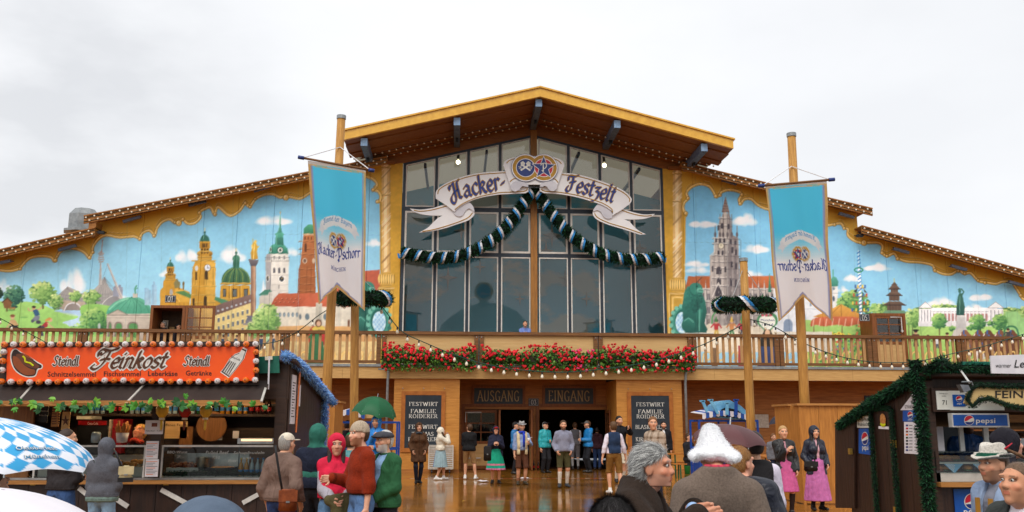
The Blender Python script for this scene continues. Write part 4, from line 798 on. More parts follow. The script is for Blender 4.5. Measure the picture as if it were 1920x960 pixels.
def door_leaf(name, a, b, z1, y, parent, yaxis=False):      # glazed leaf in the xz plane between x=a and x=b (or yz plane)
 t = MB(); w = b-a; B_ = (lambda p,q,r,s: t.box(p,q,y-.03,y+.03,r,s)) if not yaxis else (lambda p,q,r,s: t.box(y-.03,y+.03,p,q,r,s))
 fx = .09
 B_(a,a+fx,.02,z1); B_(b-fx,b,.02,z1); B_(a+fx,b-fx,z1-.1,z1); B_(a+fx,b-fx,.02,.14); B_(a+fx,b-fx,.95,1.05)
 o = t.build(name, 'door_wood', parent)
 g = MB(); g.box(*((a+fx,b-fx,y-.006,y+.006) if not yaxis else (y-.006,y+.006,a+fx,b-fx)),1.05,z1-.1); g.build('pane', 'window_glass', o)
 m = MB();
 for q in (.5,): m.box(*((a+w*q-.02,a+w*q+.02,y-.02,y+.02) if not yaxis else (y-.02,y+.02,a+w*q-.02,a+w*q+.02)),1.051,z1-.101)
 for q in (1.38,1.72): m.box(*((a+fx,b-fx,y-.019,y+.019) if not yaxis else (y-.019,y+.019,a+fx,b-fx)),q-.02,q+.02)
 m.build('glazing_bar', 'door_wood', o)
 p = MB(); p.box(*((a+fx,b-fx,y-.012,y+.012) if not yaxis else (y-.012,y+.012,a+fx,b-fx)),.141,.949); p.build('door_panel', 'panel_wood', o)
 return o
hx = d0+(d1-d0)*.49
lf = door_leaf('door', d0, hx, dz-.03, WY-.06, hall)
MB().tube([(d0+.02,WY-.17,1.75),(d0+.02,WY-.17,2.12),(d0+.62,WY-.17,2.12)], .022, 8).build('handle', 'white_metal', lf); MB().tube([(d0+.02,WY-.17,.75),(d0+.02,WY-.17,.42),(d0+.62,WY-.17,.42)], .022, 8).build('handle', 'white_metal', lf)
for x in (hx+.06,d3-.02,d1-.02): door_leaf('door', WY-.98, WY-.07, dz-.03, x, hall, True)
# ---- black boards with lettering are added below; rain pipes
for px in (726,1286):
 x = P(px,750,-.1)[0]
 MB().tube([(x,-.1,0),(x,-.1,3.2),(x+.02,-.14,3.5),(x+.02,-.14,3.7)], .05, 10).tube([(x,-.1,3.45),(x-.0,-.1,3.6),(x+(.35 if px > 1000 else -.35),-.1,3.62)], .035, 8).build('rain_pipe', 'zinc', hall, True)
# ---- vent hood on the roof
p = P(157,420,5.); t = MB()
t.lathe([(.35,-.9),(.5,-.55),(.5,-.45),(.78,-.4),(.78,-.3),(.62,-.28),(.62,.35),(.4,.62),(.1,.66)], p+(0,0,.0), 8)
vh = t.build('roof_vent', 'zinc', hall)
# ---------------------------------------------------------------- lettering: pen strokes and block text, laid on any surface
def _hull(pts):
 pts = sorted(set((round(float(x),5), round(float(y),5)) for x, y in pts))
 if len(pts) < 3: return pts
 def half(ps):
  h = []
  for p in ps:
   while len(h) > 1 and (h[-1][0]-h[-2][0])*(p[1]-h[-2][1])-(h[-1][1]-h[-2][1])*(p[0]-h[-2][0]) <= 0: h.pop()
   h.append(p)
  return h[:-1]
 return half(pts)+half(pts[::-1])
def pen(strokes, w, t, ang, grow=0.):
 a = math.radians(ang); c, s = math.cos(a), math.sin(a); w, t = w/2+grow, t/2+grow
 nib = [(x*w*c-y*t*s, x*w*s+y*t*c) for x, y in ((-1,-1),(1,-1),(1,1),(-1,1))]
 out = []
 for st in strokes:
  for p, q in zip(st[:-1], st[1:]): out.append(_hull([(p[0]+x, p[1]+y) for x, y in nib]+[(q[0]+x, q[1]+y) for x, y in nib]))
 return out
c_ = lambda *p: [tuple(q) for q in crom(p, 4)]
LOW = {  # x-height 1, ascender 1.6
 'a': (.85,[c_((.15,.8),(.4,1),(.62,.85)),[(.62,.85),(.62,.12),(.8,0)],c_((.62,.58),(.28,.48),(.1,.22),(.3,0),(.62,.2))]),
 'c': (.7,[c_((.68,.82),(.45,1),(.15,.72),(.14,.28),(.4,0),(.68,.16))]),
 'd': (.88,[[(.66,1.6),(.64,.12),(.82,0)],c_((.64,.82),(.38,1),(.12,.72),(.12,.25),(.35,0),(.64,.2))]),
 'e': (.74,[c_((.16,.46),(.62,.6),(.6,.88),(.4,1),(.15,.72),(.14,.28),(.4,0),(.7,.16))]),
 'h': (.86,[[(.16,1.6),(.15,0)],c_((.15,.72),(.42,1),(.64,.8)),[(.64,.8),(.62,.1),(.78,-.02)]]),
 'i': (.44,[[(.05,.9),(.18,1),(.18,.12),(.36,0)],[(.2,1.34),(.21,1.4)]]),
 'k': (.82,[[(.16,1.6),(.15,0)],c_((.16,.5),(.4,.98),(.66,.86),(.5,.58),(.2,.48)),[(.36,.52),(.62,.08),(.8,0)]]),
 'l': (.42,[[(.16,1.6),(.15,.14),(.36,0)]]),
 'm': (1.24,[[(.15,1),(.15,0)],c_((.15,.75),(.38,1),(.56,.82)),[(.56,.82),(.56,0)],c_((.56,.75),(.8,1),(1,.82)),[(1,.82),(.98,.1),(1.16,0)]]),
 'n': (.86,[[(.04,.9),(.16,1),(.15,0)],c_((.15,.74),(.42,1),(.64,.82)),[(.64,.82),(.62,.1),(.8,0)]]),
 'o': (.78,[c_((.4,1),(.13,.72),(.13,.26),(.4,0),(.66,.28),(.66,.74),(.4,1))]),
 'p': (.82,[[(.05,.92),(.18,1),(.17,-.5)],c_((.17,.75),(.45,1),(.68,.72),(.66,.26),(.42,0),(.17,.2))]),
 'r': (.66,[[(.04,.92),(.18,1),(.17,0)],c_((.17,.7),(.4,1),(.62,.88))]),
 's': (.68,[c_((.62,.86),(.38,1),(.14,.8),(.24,.58),(.52,.44),(.6,.2),(.36,0),(.08,.14))]),
 't': (.58,[[(.24,1.4),(.23,.14),(.4,0),(.56,.1)],[(.04,1),(.5,1)]]),
 'z': (.7,[[(.08,.9),(.58,.98),(.26,.58)],c_((.26,.58),(.6,.46),(.58,0),(.34,-.34),(.06,-.42))]),
 'y': (.84,[[(.1,1),(.18,.2),(.4,0),(.64,.2)],c_((.66,1),(.64,.1),(.5,-.4),(.1,-.45))]), 'g': (.84,[c_((.64,.85),(.38,1),(.12,.72),(.12,.28),(.36,.02),(.64,.2)),c_((.66,1),(.64,.1),(.48,-.42),(.1,-.4))]),
 'H': (1.3,[c_((.02,1.02),(.0,1.3),(.22,1.3),(.5,1.56)),[(.5,1.56),(.5,.2)],c_((.5,.2),(.3,-.24),(-.02,-.16),(-.04,.2),(.24,.56),(.8,.82)),c_((1.12,1.62),(.9,1.5),(.86,1.2)),[(.86,1.2),(.88,.12),(1.1,.06)]]),
 'F': (1.1,[c_((.0,1.0),(-.04,1.34),(.25,1.42),(.6,1.4),(1.0,1.58)),c_((.5,1.42),(.56,.9),(.5,.2),(.24,-.1),(-.02,.1),(.12,.42)),[(.28,.82),(.86,.96)]]),
 'P': (1.2,[c_((.0,1.1),(.1,1.46),(.5,1.5)),[(.46,1.5),(.46,-.3)],c_((.3,1.36),(.8,1.56),(1.1,1.2),(1.04,.7),(.76,.36),(.46,.5)),[(.2,.0),(.44,-.3)]]),
 'B': (1.1,[[(.3,1.5),(.3,0)],c_((.1,1.4),(.6,1.56),(.9,1.2),(.5,.84)),c_((.4,.84),(.95,.7),(.9,.15),(.4,0),(.1,.1))]),
 '-': (.6,[[(.08,.44),(.5,.62)]]), ' ': (.5,[])}
SCRIPT = dict(LOW)
SCRIPT['F'] = (1.5,[c_((.1,1.2),(.02,1.6),(.3,1.84),(.6,1.62),(.36,1.3),(.2,1.5)),c_((.3,1.84),(.8,1.7),(1.2,1.74),(1.62,1.92)),c_((1.02,1.7),(.9,1.0),(.72,.3),(.3,-.08),(-.1,.1),(.06,.34)),c_((.46,.8),(.9,.92),(1.24,.86))])
SCRIPT['S'] = (.95,[c_((.86,1.4),(.6,1.62),(.26,1.4),(.34,1.0),(.68,.7),(.7,.22),(.34,-.02),(.0,.2))])
CAP = {
 'A': (.8,[[(.02,0),(.38,1)],[(.38,1),(.76,0)],[(.15,.34),(.62,.34)]]), 'B': (.68,[[(.14,0),(.14,1)],c_((.14,1),(.46,.98),(.52,.76),(.42,.54),(.14,.53)),c_((.3,.53),(.56,.44),(.58,.16),(.44,.02),(.14,0))]),
 'C': (.72,[c_((.66,.78),(.42,1),(.14,.8),(.1,.5),(.16,.18),(.42,0),(.68,.2))]), 'D': (.76,[[(.14,0),(.14,1)],c_((.14,1),(.48,.95),(.66,.65),(.66,.35),(.48,.05),(.14,0))]),
 'E': (.64,[[(.14,0),(.14,1)],[(.14,.98),(.56,.98),(.56,.84)],[(.14,.52),(.46,.52)],[(.14,.02),(.58,.02),(.58,.18)]]), 'F': (.6,[[(.14,0),(.14,1)],[(.14,.98),(.56,.98),(.56,.82)],[(.14,.52),(.46,.52)]]),
 'G': (.78,[c_((.66,.8),(.42,1),(.14,.8),(.1,.5),(.16,.18),(.42,0),(.64,.12)),[(.64,.08),(.64,.42)],[(.5,.42),(.74,.42)]]), 'H': (.8,[[(.14,0),(.14,1)],[(.66,0),(.66,1)],[(.14,.5),(.66,.5)]]),
 'I': (.34,[[(.17,0),(.17,1)]]), 'K': (.74,[[(.14,0),(.14,1)],[(.6,1),(.16,.46)],[(.3,.6),(.66,0)]]), 'L': (.6,[[(.14,0),(.14,1)],[(.14,.02),(.55,.02),(.55,.2)]]),
 'M': (.94,[[(.14,0),(.14,1)],[(.14,1),(.46,.1)],[(.46,.1),(.78,1)],[(.8,1),(.8,0)]]), 'N': (.82,[[(.13,0),(.13,1)],[(.13,1),(.68,0)],[(.68,.02),(.68,1)]]),
 'O': (.8,[c_((.4,1),(.14,.82),(.08,.5),(.14,.18),(.4,0),(.66,.18),(.72,.5),(.66,.82),(.4,1))]), 'P': (.64,[[(.14,0),(.14,1)],c_((.14,1),(.46,.98),(.56,.74),(.44,.5),(.14,.48))]),
 'R': (.72,[[(.14,0),(.14,1)],c_((.14,1),(.46,.98),(.54,.76),(.42,.53),(.14,.51)),[(.34,.52),(.64,0)]]), 'S': (.62,[c_((.52,.8),(.32,1),(.1,.84),(.14,.62),(.42,.44),(.54,.22),(.32,0),(.06,.16))]),
 'T': (.7,[[(.35,0),(.35,1)],[(.04,.82),(.04,.98),(.66,.98),(.66,.82)]]), 'U': (.78,[c_((.13,1),(.13,.3),(.24,.04),(.5,.04),(.63,.3),(.63,1))]), 'W': (1.06,[[(.04,1),(.28,0)],[(.28,0),(.52,.9)],[(.52,.9),(.76,0)],[(.76,0),(1.0,1)]]),
 '0': (.66,[c_((.33,1),(.1,.8),(.08,.2),(.33,0),(.56,.2),(.56,.8),(.33,1))]), '1': (.44,[[(.06,.8),(.24,1),(.24,0)]]), '3': (.6,[c_((.08,.84),(.3,1),(.5,.8),(.28,.54)),c_((.28,.54),(.54,.36),(.48,.08),(.26,0),(.06,.14))]),
 '5': (.6,[[(.5,.98),(.14,.98),(.12,.56)],c_((.12,.56),(.42,.6),(.52,.3),(.34,0),(.06,.1))]), '4': (.62,[[(.4,0),(.4,1),(.06,.3),(.58,.3)]]), '7': (.56,[[(.06,.98),(.5,.98),(.2,0)]]), ' ': (.4,[]), 'Ü': (.78,[c_((.13,1),(.13,.3),(.24,.04),(.5,.04),(.63,.3),(.63,1)),[(.26,1.2),(.27,1.26)],[(.5,1.2),(.51,1.26)]])}
def word(txt, font, w, t, ang, gap=.06, slant=0., grow=0.):
 x = 0; out = []
 for ch in txt:
  aw, st = font[ch]; ss = [[(p[0]+x+slant*p[1], p[1]) for p in s] for s in st]
  if font is CAP:
   for s in st:
    for p, q in ((s[0],s[1]),(s[-1],s[-2])):
     if p[1] in (0,1) and abs(p[1]-q[1]) > .25 and len(s) == 2: ss.append([(p[0]+x-.1, p[1]*.96+.02), (p[0]+x+.1, p[1]*.96+.02)])
  out += pen(ss, w, t, ang, grow); x += aw+gap
 return out, x-gap
_tc = {}
def block(txt, bold=0.):          # sans text from the built-in font: (polygons in 2-D, width)
 k = (txt, bold)
 if k not in _tc:
  cu = bpy.data.curves.new('text', 'FONT'); cu.body = txt; cu.resolution_u = 2; cu.offset = bold; cu.fill_mode = 'FRONT'
  o = bpy.data.objects.new('text', cu); me = bpy.data.meshes.new_from_object(o)
  v = np.array([q.co[:] for q in me.vertices]) if len(me.vertices) else np.zeros((0,3)); f = [tuple(p.vertices) for p in me.polygons]
  wd = v[:,0].max() if len(v) else 0
  bpy.data.objects.remove(o); bpy.data.curves.remove(cu); bpy.data.meshes.remove(me)
  _tc[k] = (v, f, wd)
 return _tc[k]
def lay(polys, fn, name, m, parent, eps=.0004, lift=0.):      # polygons -> mesh; fn(u, v, n) gives the 3-D point n above the surface
 b = MB()
 for i, pl in enumerate(polys):
  if len(pl) >= 3: n = lift+eps*(1+i % 9); b.add([fn(u,v,n) for u, v in pl], [tuple(range(len(pl)))])
 return b.build(name, m, parent)
def frame(o, U, V, N_):
 o, U, V, N_ = (np.array(q,float) for q in (o,U,V,N_)); return lambda u, v, n: o+U*u+V*v+N_*n
XZ = lambda o, s, n=(0,-1,0): frame(o, (s,0,0), (0,0,s), n)
def caps(txt, c, h, m, parent, fit=None, name='lettering', fn=None):      # serif word centred on c (world), cap height h
 pl, w = word(txt, CAP, .115, .04, 0, .12)
 s = h if fit is None else fit/w
 lay(pl, XZ((c[0]-w*s/2, c[1], c[2]-h/2), 1) if False else frame((c[0]-w*s/2,c[1],c[2]-h/2),(s,0,0),(0,0,h),(0,-1,0)), name, m, parent)
def sans(txt, o, h, m, parent, U=(1,0,0), V=(0,0,1), Nn=(0,-1,0), bold=0., fit=None, center=False, name='lettering', lift=.002):
 v, f, w = block(txt, bold); s = h/.72; su = s if fit is None else fit/max(w,1e-6)
 o = np.array(o,float)
 if center: o = o-np.array(U)*w*su/2
 b = MB(); b.add([o+np.array(U)*p[0]*su+np.array(V)*p[1]*s+np.array(Nn)*lift for p in v], f); return b.build(name, m, parent)
mat('flag_blue', (70,150,200), .6); mat('letter_white', (236,234,226), .5); mat('letter_gold', (188,160,110), .45); mat('letter_black', (28,26,28), .6); mat('letter_blue', (44,66,142), .5); mat('letter_brown', (92,52,26), .5, (78,42,20))
mat('board_frame', (176,106,40), .5, (150,86,28), 5)
def pxslab(b, pts, y0, y1, Y=None):       # outline traced at depth y0, y0 front
 q = [P(x,y,y0) for x, y in pts]; return b.xz([(p[0],p[2]) for p in q], y0, y1)
# boards on the pavilions
for pxs, lines in (((758,828,741,840),('FESTWIRT','FAMILIE','ROIDERER','FESTWIRT','THOMAS','ROIDERER')),((1185,1254,742,840),('FESTWIRT','FAMILIE','ROIDERER','BLASKAPELLE','DIE','KIRCHDORFER'))):
 a, b = P(pxs[0],pxs[3],-.02), P(pxs[1],pxs[2],-.02); x0, x1, z0, z1 = a[0], b[0], a[2], b[2]
 t = MB();
 for q in ((x0-.14,x0,z0-.14,z1+.14),(x1,x1+.14,z0-.14,z1+.14),(x0,x1,z1,z1+.14),(x0,x1,z0-.14,z0)): t.box(q[0],q[1],-.05,-.003,q[2],q[3])
 fr = t.build('sign_frame', 'board_frame', hall); bd = MB().box(x0,x1,-.035,-.004,z0,z1).build('sign_board', 'slate', hall)
 for ln, f in zip(lines, (.168,.305,.40,.60,.735,.835)):
  n_ = len(ln); caps(ln, ((x0+x1)/2, -.036, z1-(z1-z0)*f), .135, 'letter_white', bd, fit=min(.128*n_,1.12))
 for q in (x0-.1, (x0+x1)/2, x1+.1): MB().ball((q,-.052,z1+.24), .02, 6, 4).build('screw', 'zinc', fr)
for pxs, tx in (((889,980,728,757),'AUSGANG'),((1022,1112,728,757),'EINGANG')):
 a, b = P(pxs[0],pxs[3],WY-.05), P(pxs[1],pxs[2],WY-.05); x0, x1, z0, z1 = a[0], b[0], a[2], b[2]
 t = MB()
 for q in ((x0-.1,x0,z0-.1,z1+.1),(x1,x1+.1,z0-.1,z1+.1),(x0,x1,z1,z1+.1),(x0,x1,z0-.1,z0)): t.box(q[0],q[1],WY-.06,WY-.003,q[2],q[3])
 t.build('sign_frame', 'door_wood', hall); bd = MB().box(x0,x1,WY-.045,WY-.004,z0,z1).build('sign_board', 'slate', hall)
 caps(tx, ((x0+x1)/2, WY-.046, (z0+z1)/2), .4, 'gold_paint', bd, fit=(x1-x0)*.86)
def plate(px, tx, y=WY-.06, h=.17, w=None):
 a, b = P(px[0],px[3],y), P(px[1],px[2],y)
 o = MB().box(a[0],b[0],y,y+.03,a[2],b[2]).build('number_plate', 'slate_dark', hall)
 t = MB();
 for q in ((a[0]+.02,b[0]-.02,a[2]+.02,a[2]+.028),(a[0]+.02,b[0]-.02,b[2]-.028,b[2]-.02),(a[0]+.02,a[0]+.028,a[2]+.028,b[2]-.028),(b[0]-.028,b[0]-.02,a[2]+.028,b[2]-.028)): t.box(q[0],q[1],y-.003,y-.0005,q[2],q[3])
 t.build('plate_border', 'letter_white', o); caps(tx, ((a[0]+b[0])/2, y-.001, (a[2]+b[2])/2), h, 'letter_white', o, fit=(b[0]-a[0])*.5)
plate((991,1010,747,761), '03')
# ---- balcony cabins 01 and 05
def cabin(px0, px1, py0, num, opened):
 y0 = 1.15; a, b = P(px0,py0,y0), P(px1,py0,y0); x0, x1, zt = a[0], b[0], a[2]
 t = MB(); t.box(x0,x0+.1,y0,WY,3.81,zt).box(x1-.1,x1,y0,WY,3.81,zt).box(x0+.1,x1-.1,y0,WY,zt-.1,zt)
 o = t.build('door_cabin', 'door_wood', hall); MB().box(x0+.1,x1-.1,WY-.06,WY-.02,3.81,zt-.1).build('cabin_back', 'hall_dark', o)
 if opened:
  d = door_leaf('door', x1+.02, x1+1.1, zt-3.82, y0, None)
  MB().box(x0+.16,x0+.36,WY-.07,WY-.062,5.1,5.55).build('notice', 'cream_paint', o); MB().box(x0+.42,x0+.6,WY-.07,WY-.062,4.8,5.3).build('notice', 'panel_wood', o)
 else: d = door_leaf('door', x0+.11, x1-.11, zt-.1-3.82, y0+.05, None)
 for q in [d]+list(d.children): q.data.transform(Matrix.Translation((0,0,3.82)))
 d['kind'] = 'structure' if False else 'thing'; adopt(d, o)
 if not opened: MB().tube([(x0+.72,y0-.05,zt-.16),(x1-.2,y0-.05,zt-.16),(x1-.2,y0-.05,zt-.75)], .02, 6).tube([(x1-.26,y0-.05,zt-.7),(x1-.14,y0-.05,zt-.7)], .016, 6).build('handle', 'white_metal', d)
 return o
cabin(283,348,572,'01',True); cabin(1634,1697,587,'05',False)
plate((309,330,554,567), '01', 1.1, .2); plate((1612,1630,589,602), '05', 1.1, .2)
# ---------------------------------------------------------------- the ribbon sign on the glass
mat('ribbon_white', (240,238,238), .5, (230,228,230), 1.5); mat('ribbon_inner', (214,212,218), .5, (196,194,202), 1.5); mat('emblem_gold', (190,142,34), .45); mat('emblem_blue', (40,62,130), .45); mat('emblem_red', (206,44,60), .45)
BY = 1.35
sign = thing('ribbon_sign', P(1003,400,BY), 'white curling ribbon sign with blue blackletter tent name and double emblem on the glass', 'sign')
def ribbon(name, pts, y, m='ribbon_white', th=.06):
 b = MB(); pxslab(b, pts, y, y+th); o = b.build(name, m, sign); return o
def edging(pts, y, r=.02, m='emblem_gold', parent=None):
 MB().tube([P(a,b_,y) for a, b_ in crom(pts,4)], r, 5).build('gold_line', m, parent)
armL = crom([(817,372),(818,358),(830,347),(850,337),(875,329),(900,324),(930,321.5),(952,320)],4).tolist()+[(960,345),(991,352),(991,359)]+crom([(985,362),(960,363.5),(933,365),(900,371),(880,378),(863,387),(852,397)],4).tolist()+[(837,385)]
armR = [(1148,404)]+crom([(1150,397),(1133,386),(1117,380),(1083,370),(1050,364),(1020,362)],4).tolist()+[(1012,358),(1012,352),(1044,345),(1052,323)]+crom([(1055,324),(1083,327),(1117,336),(1150,348),(1172,359),(1183,370),(1184,377),(1180,383)],4).tolist()+[(1165,394)]
tailL = crom([(840,380),(822,387),(805,391),(787,393),(769,391)],4).tolist()+crom([(774,396),(788,401),(808,404),(830,404)],4).tolist()+crom([(822,408),(812,417),(802,427),(786,436)],4).tolist()+crom([(805,434),(830,429),(855,421),(878,413),(889,403),(889,396)],4).tolist()+[(876,380)]
tailR = crom([(1150,388),(1168,392),(1188,398),(1208,402),(1228,401)],4).tolist()+crom([(1222,406),(1208,410),(1190,411.5),(1170,411)],4).tolist()+crom([(1180,415),(1190,426),(1200,434),(1211,439)],4).tolist()+crom([(1200,440),(1170,430),(1140,421),(1120,412),(1112,403),(1112,396)],4).tolist()+[(1122,384)]
rollL = crom([(851,397),(857,386),(876,379),(885,384),(889,392),(889,397),(880,391),(873,395),(868,403),(861,406),(854,403)],4,True).tolist()
rollR = crom([(1148,405),(1143,390),(1125,382),(1116,388),(1112,396),(1120,394),(1127,398),(1131,405),(1138,410),(1146,409)],4,True).tolist()
tl = ribbon('ribbon_tail', tailL, BY+.1); tr = ribbon('ribbon_tail', tailR, BY+.1); ribbon('ribbon_roll', rollL, BY+.05, 'ribbon_inner', .05); ribbon('ribbon_roll', rollR, BY+.05, 'ribbon_inner', .05)
al = ribbon('ribbon_arm', armL, BY); ar = ribbon('ribbon_arm', armR, BY)
edging([(821,364),(823,356),(834,348),(852,340),(876,332),(902,327),(935,324.5),(954,323.5)],BY-.004,parent=al); edging([(853,393),(865,383.5),(882,375),(902,368),(934,361.5),(962,360),(985,358),(989,352)],BY-.004,parent=al)
edging([(1053,327.5),(1083,330.5),(1116,339.5),(1149,351.5),(1170,362),(1180,372),(1180,378)],BY-.004,parent=ar); edging([(1148,398),(1147,392),(1134,383),(1118,376.5),(1084,366.5),(1050,360.5),(1022,358.5),(1015,354)],BY-.004,parent=ar)
edging([(838,386),(822,390.5),(805,394.5),(787,396),(776,394)],BY+.096,parent=tl); edging([(792,434),(815,430),(850,419.5),(876,409),(886,399)],BY+.096,parent=tl)
edging([(1163,393),(1186,401),(1208,405),(1222,404)],BY+.096,parent=tr); edging([(1204,438),(1172,427),(1142,418),(1121,408),(1115,400)],BY+.096,parent=tr)
flap = crom([(944,310),(946,303),(956,297),(975,293)],4).tolist()+crom([(1030,293),(1046,297),(1056,303),(1058,311)],4).tolist()+[(1048,340),(1044,349),(1018,346),(987,346),(958,350),(953,338)]
fl = ribbon('ribbon_flap', flap, BY-.09); edging([(950,306),(955,301),(966,297)],BY-.094,parent=fl); edging([(1036,297),(1046,301),(1053,307)],BY-.094,parent=fl); edging([(956,341),(962,336),(972,333)],BY-.094,parent=fl); edging([(1032,333),(1041,336),(1046,342)],BY-.094,parent=fl)
for pts in ([(957,348),(966,340),(984,342),(991,349),(986,350),(979,349),(973,356),(965,359),(959,355)],[(1045,348),(1038,340),(1019,342),(1012,349),(1017,350),(1024,349),(1031,357),(1038,358),(1043,354)]): ribbon('ribbon_roll', crom(pts,4,True).tolist(), BY-.14, 'ribbon_inner', .045)
pz = lambda px, py, y: P(px,py,y)
KX = np.linalg.norm(P(1000,330,BY-.2)-P(1001,330,BY-.2))
def disc(c, r, y, th, m, name, parent=sign, n=36, y0=None):
 q = P(c[0],c[1],y); return MB().xz([(q[0]+r*KX*math.cos(2*math.pi*k/n), q[2]+r*KX*math.sin(2*math.pi*k/n)) for k in range(n)], y, y+th).build(name, m, parent)
yb = BY-.15
for cx, oo in ((985.5,0.),(1019.5,.0012)):
 disc((cx,314.5), 27, yb-oo, .05, 'emblem_blue', 'emblem_rim'); disc((cx,314.5), 26.4, yb-.005-oo, .003, 'ribbon_white', 'emblem_rim'); disc((cx,314.5), 24.4, yb-.010-oo, .003, 'emblem_gold', 'emblem_disc')
for cx, m in ((985.5,'emblem_blue'),(1019.5,'emblem_red')):
 d = disc((cx,314.5), 18, yb-.016 if cx < 1000 else yb-.013, .002, 'ribbon_white', 'emblem_ring'); d = disc((cx,314.5), 16.8, yb-.020 if cx < 1000 else yb-.017, .002, m, 'emblem_disc')
def flat(pts, c, y, m, name, parent=sign):
 q = P(c[0],c[1],y); b = MB(); b.add([(q[0]+u*KX, y, q[2]+v*KX) for u, v in pts], [tuple(range(len(pts)))]); return b.build(name, m, parent)
disc((1019.5,314.5), 10.6, yb-.0215, .002, 'ribbon_white', 'emblem_ring');
star = []
for k in range(10): r = 21.5 if k % 2 == 0 else 9.; a = math.pi/2+k*math.pi/5; star.append((r*math.cos(a), r*math.sin(a)))
flat(star, (1019.5,314.5), yb-.024, 'emblem_blue', 'emblem_star'); flat([(1.12*u,1.12*v) for u, v in star], (1019.5,314.5), yb-.0232, 'ribbon_white', 'emblem_star')
def emblem_fn(c, y, s, dx=0, dy=0):
 q = P(c[0],c[1],y); return lambda u, v, n: (q[0]+(u*s+dx)*KX, y-n, q[2]+(v*s+dy)*KX)
pl, w = word('P', LOW, .22, .08, 35); lay(pl, emblem_fn((1019.5,314.5), yb-.026, 9, -5, -5), 'emblem_letter', 'letter_white', sign)
ax = []
for s in (-1,1):
 R = lambda u, v, s=s: (s*(u*.82-v*.57)*1., u*.57+v*.82)
 ax.append([R(-11,-1.6),R(8,-1.6),R(8,1.6),R(-11,1.6)]); ax.append([R(4,1),R(5,6),R(11,7),R(13,2),R(10,-1),R(10,-3),R(6,-2)])
for i, p in enumerate(ax): flat(p, (985.5,313.5), yb-.022-.0006*i, 'letter_white', 'emblem_axe')
for tx, dx in (('14',-13.2),('17',7.2)):
 pl, w = word(tx, CAP, .18, .12, 0, .02); lay(pl, emblem_fn((985.5,314.5), yb-.026, 5.2, dx, -2.5), 'emblem_digits', 'letter_white', sign)
def bannertext(txt, path, s, parent, y, grow, m, lift=0., font=LOW, w=.245, t=.06, ang=40, gap=.05):
 pl, wd = word(txt, font, w, t, ang, gap, .06, grow)
 pp = crom(path, 8); seg = np.concatenate([[0], np.cumsum(np.linalg.norm(np.diff(pp,axis=0),axis=1))]); sc = seg[-1]/wd
 def fn(u, v, n):
  d = u*sc; x = np.interp(d, seg, pp[:,0]); yy = np.interp(d, seg, pp[:,1])
  if d < 0: x += d
  a = np.interp(np.clip(d,0,seg[-1]), seg[:-1], np.unwrap(np.arctan2(np.diff(pp[:,1]), np.diff(pp[:,0]))))
  q = P(x+math.sin(a)*v*s, yy-math.cos(a)*v*s, y); return (q[0], y-n, q[2])
 return lay(pl, fn, 'lettering', m, parent, .0004, lift)
for g, m, lf in ((.05,'emblem_gold',.004),(.0,'letter_blue',.009)):
 bannertext('Hacker-', [(848,377),(875,369),(910,361),(950,353)], 21, al, BY, g, m, lf); bannertext('Festzelt', [(1061,357),(1090,363),(1120,371),(1149,380)], 20, ar, BY, g, m, lf)
# ---------------------------------------------------------------- fir garlands, wreaths
vmat('fir', .7, 0, 30, .2, .25, 4.); mat('ribbon_cloth_white', (232,232,236), .6); mat('ribbon_cloth_blue', (40,140,206), .6, (30,120,190)); mat('fir_core', (14,36,24), .9, (8,24,16), 20)
def resample(pts, step, closed=False):
 p = np.array(pts,float)
 if closed: p = np.vstack([p, p[:1]])
 s = np.concatenate([[0], np.cumsum(np.linalg.norm(np.diff(p,axis=0),axis=1))]); n = max(3, int(s[-1]/step)); t = np.linspace(0, s[-1], n+1)
 return np.stack([np.interp(t, s, p[:,k]) for k in range(3)], 1), s[-1]
def tuft(pts, r, per_m, cols, m='fir', blade=.5, closed=False, wid=.12):       # needle-covered rope: mesh data arrays
 p, Ln = resample(pts, .05, closed); n = int(Ln*per_m); rg = np.random
 t = rg.rand(n)*(len(p)-1.001); i = t.astype(int); f = (t-i)[:,None]
 c = p[i]*(1-f)+p[i+1]*f; d = p[i+1]-p[i]; d /= np.linalg.norm(d,axis=1)[:,None]+1e-9
 q = rg.randn(n,3); q -= d*(q*d).sum(1)[:,None]; q /= np.linalg.norm(q,axis=1)[:,None]
 o = q+d*(rg.rand(n,1)*1.6-.6); o /= np.linalg.norm(o,axis=1)[:,None]; side = np.cross(o, q+.3*rg.randn(n,3)); side /= np.linalg.norm(side,axis=1)[:,None]+1e-9
 ln = r*blade*(.6+.8*rg.rand(n,1)); b0 = c+q*r*(.45+.4*rg.rand(n,1)); w = r*wid*(.6+.8*rg.rand(n,1))
 v = np.stack([b0-side*w, b0+side*w, b0+o*ln], 1).reshape(-1,3); fc = [(3*k,3*k+1,3*k+2) for k in range(n)]
 cc = np.array([lin(x) for x in cols])[rg.randint(len(cols), size=n)]*(.7+.6*rg.rand(n,1)); return v, fc, np.repeat(cc, 3, 0)
FIRC = ((26,66,40),(20,52,34),(34,82,48),(16,44,30))
def firrope(root, pts, r, per_m=500, cols=FIRC, core='fir_core', closed=False, blade=.5, name='needles', wid=.12):
 p, _ = resample(pts, .12, closed); MB().tube(p[:-1] if closed else p, r*.62, 7, closed=closed).build('core', core, root, True)
 v, f, c = tuft(pts, r, per_m, cols, blade=blade, closed=closed, wid=wid); b = MB(); b.v = [tuple(x) for x in v]; b.f = f; b.build(name, 'fir', root, kind='stuff', colors=c)
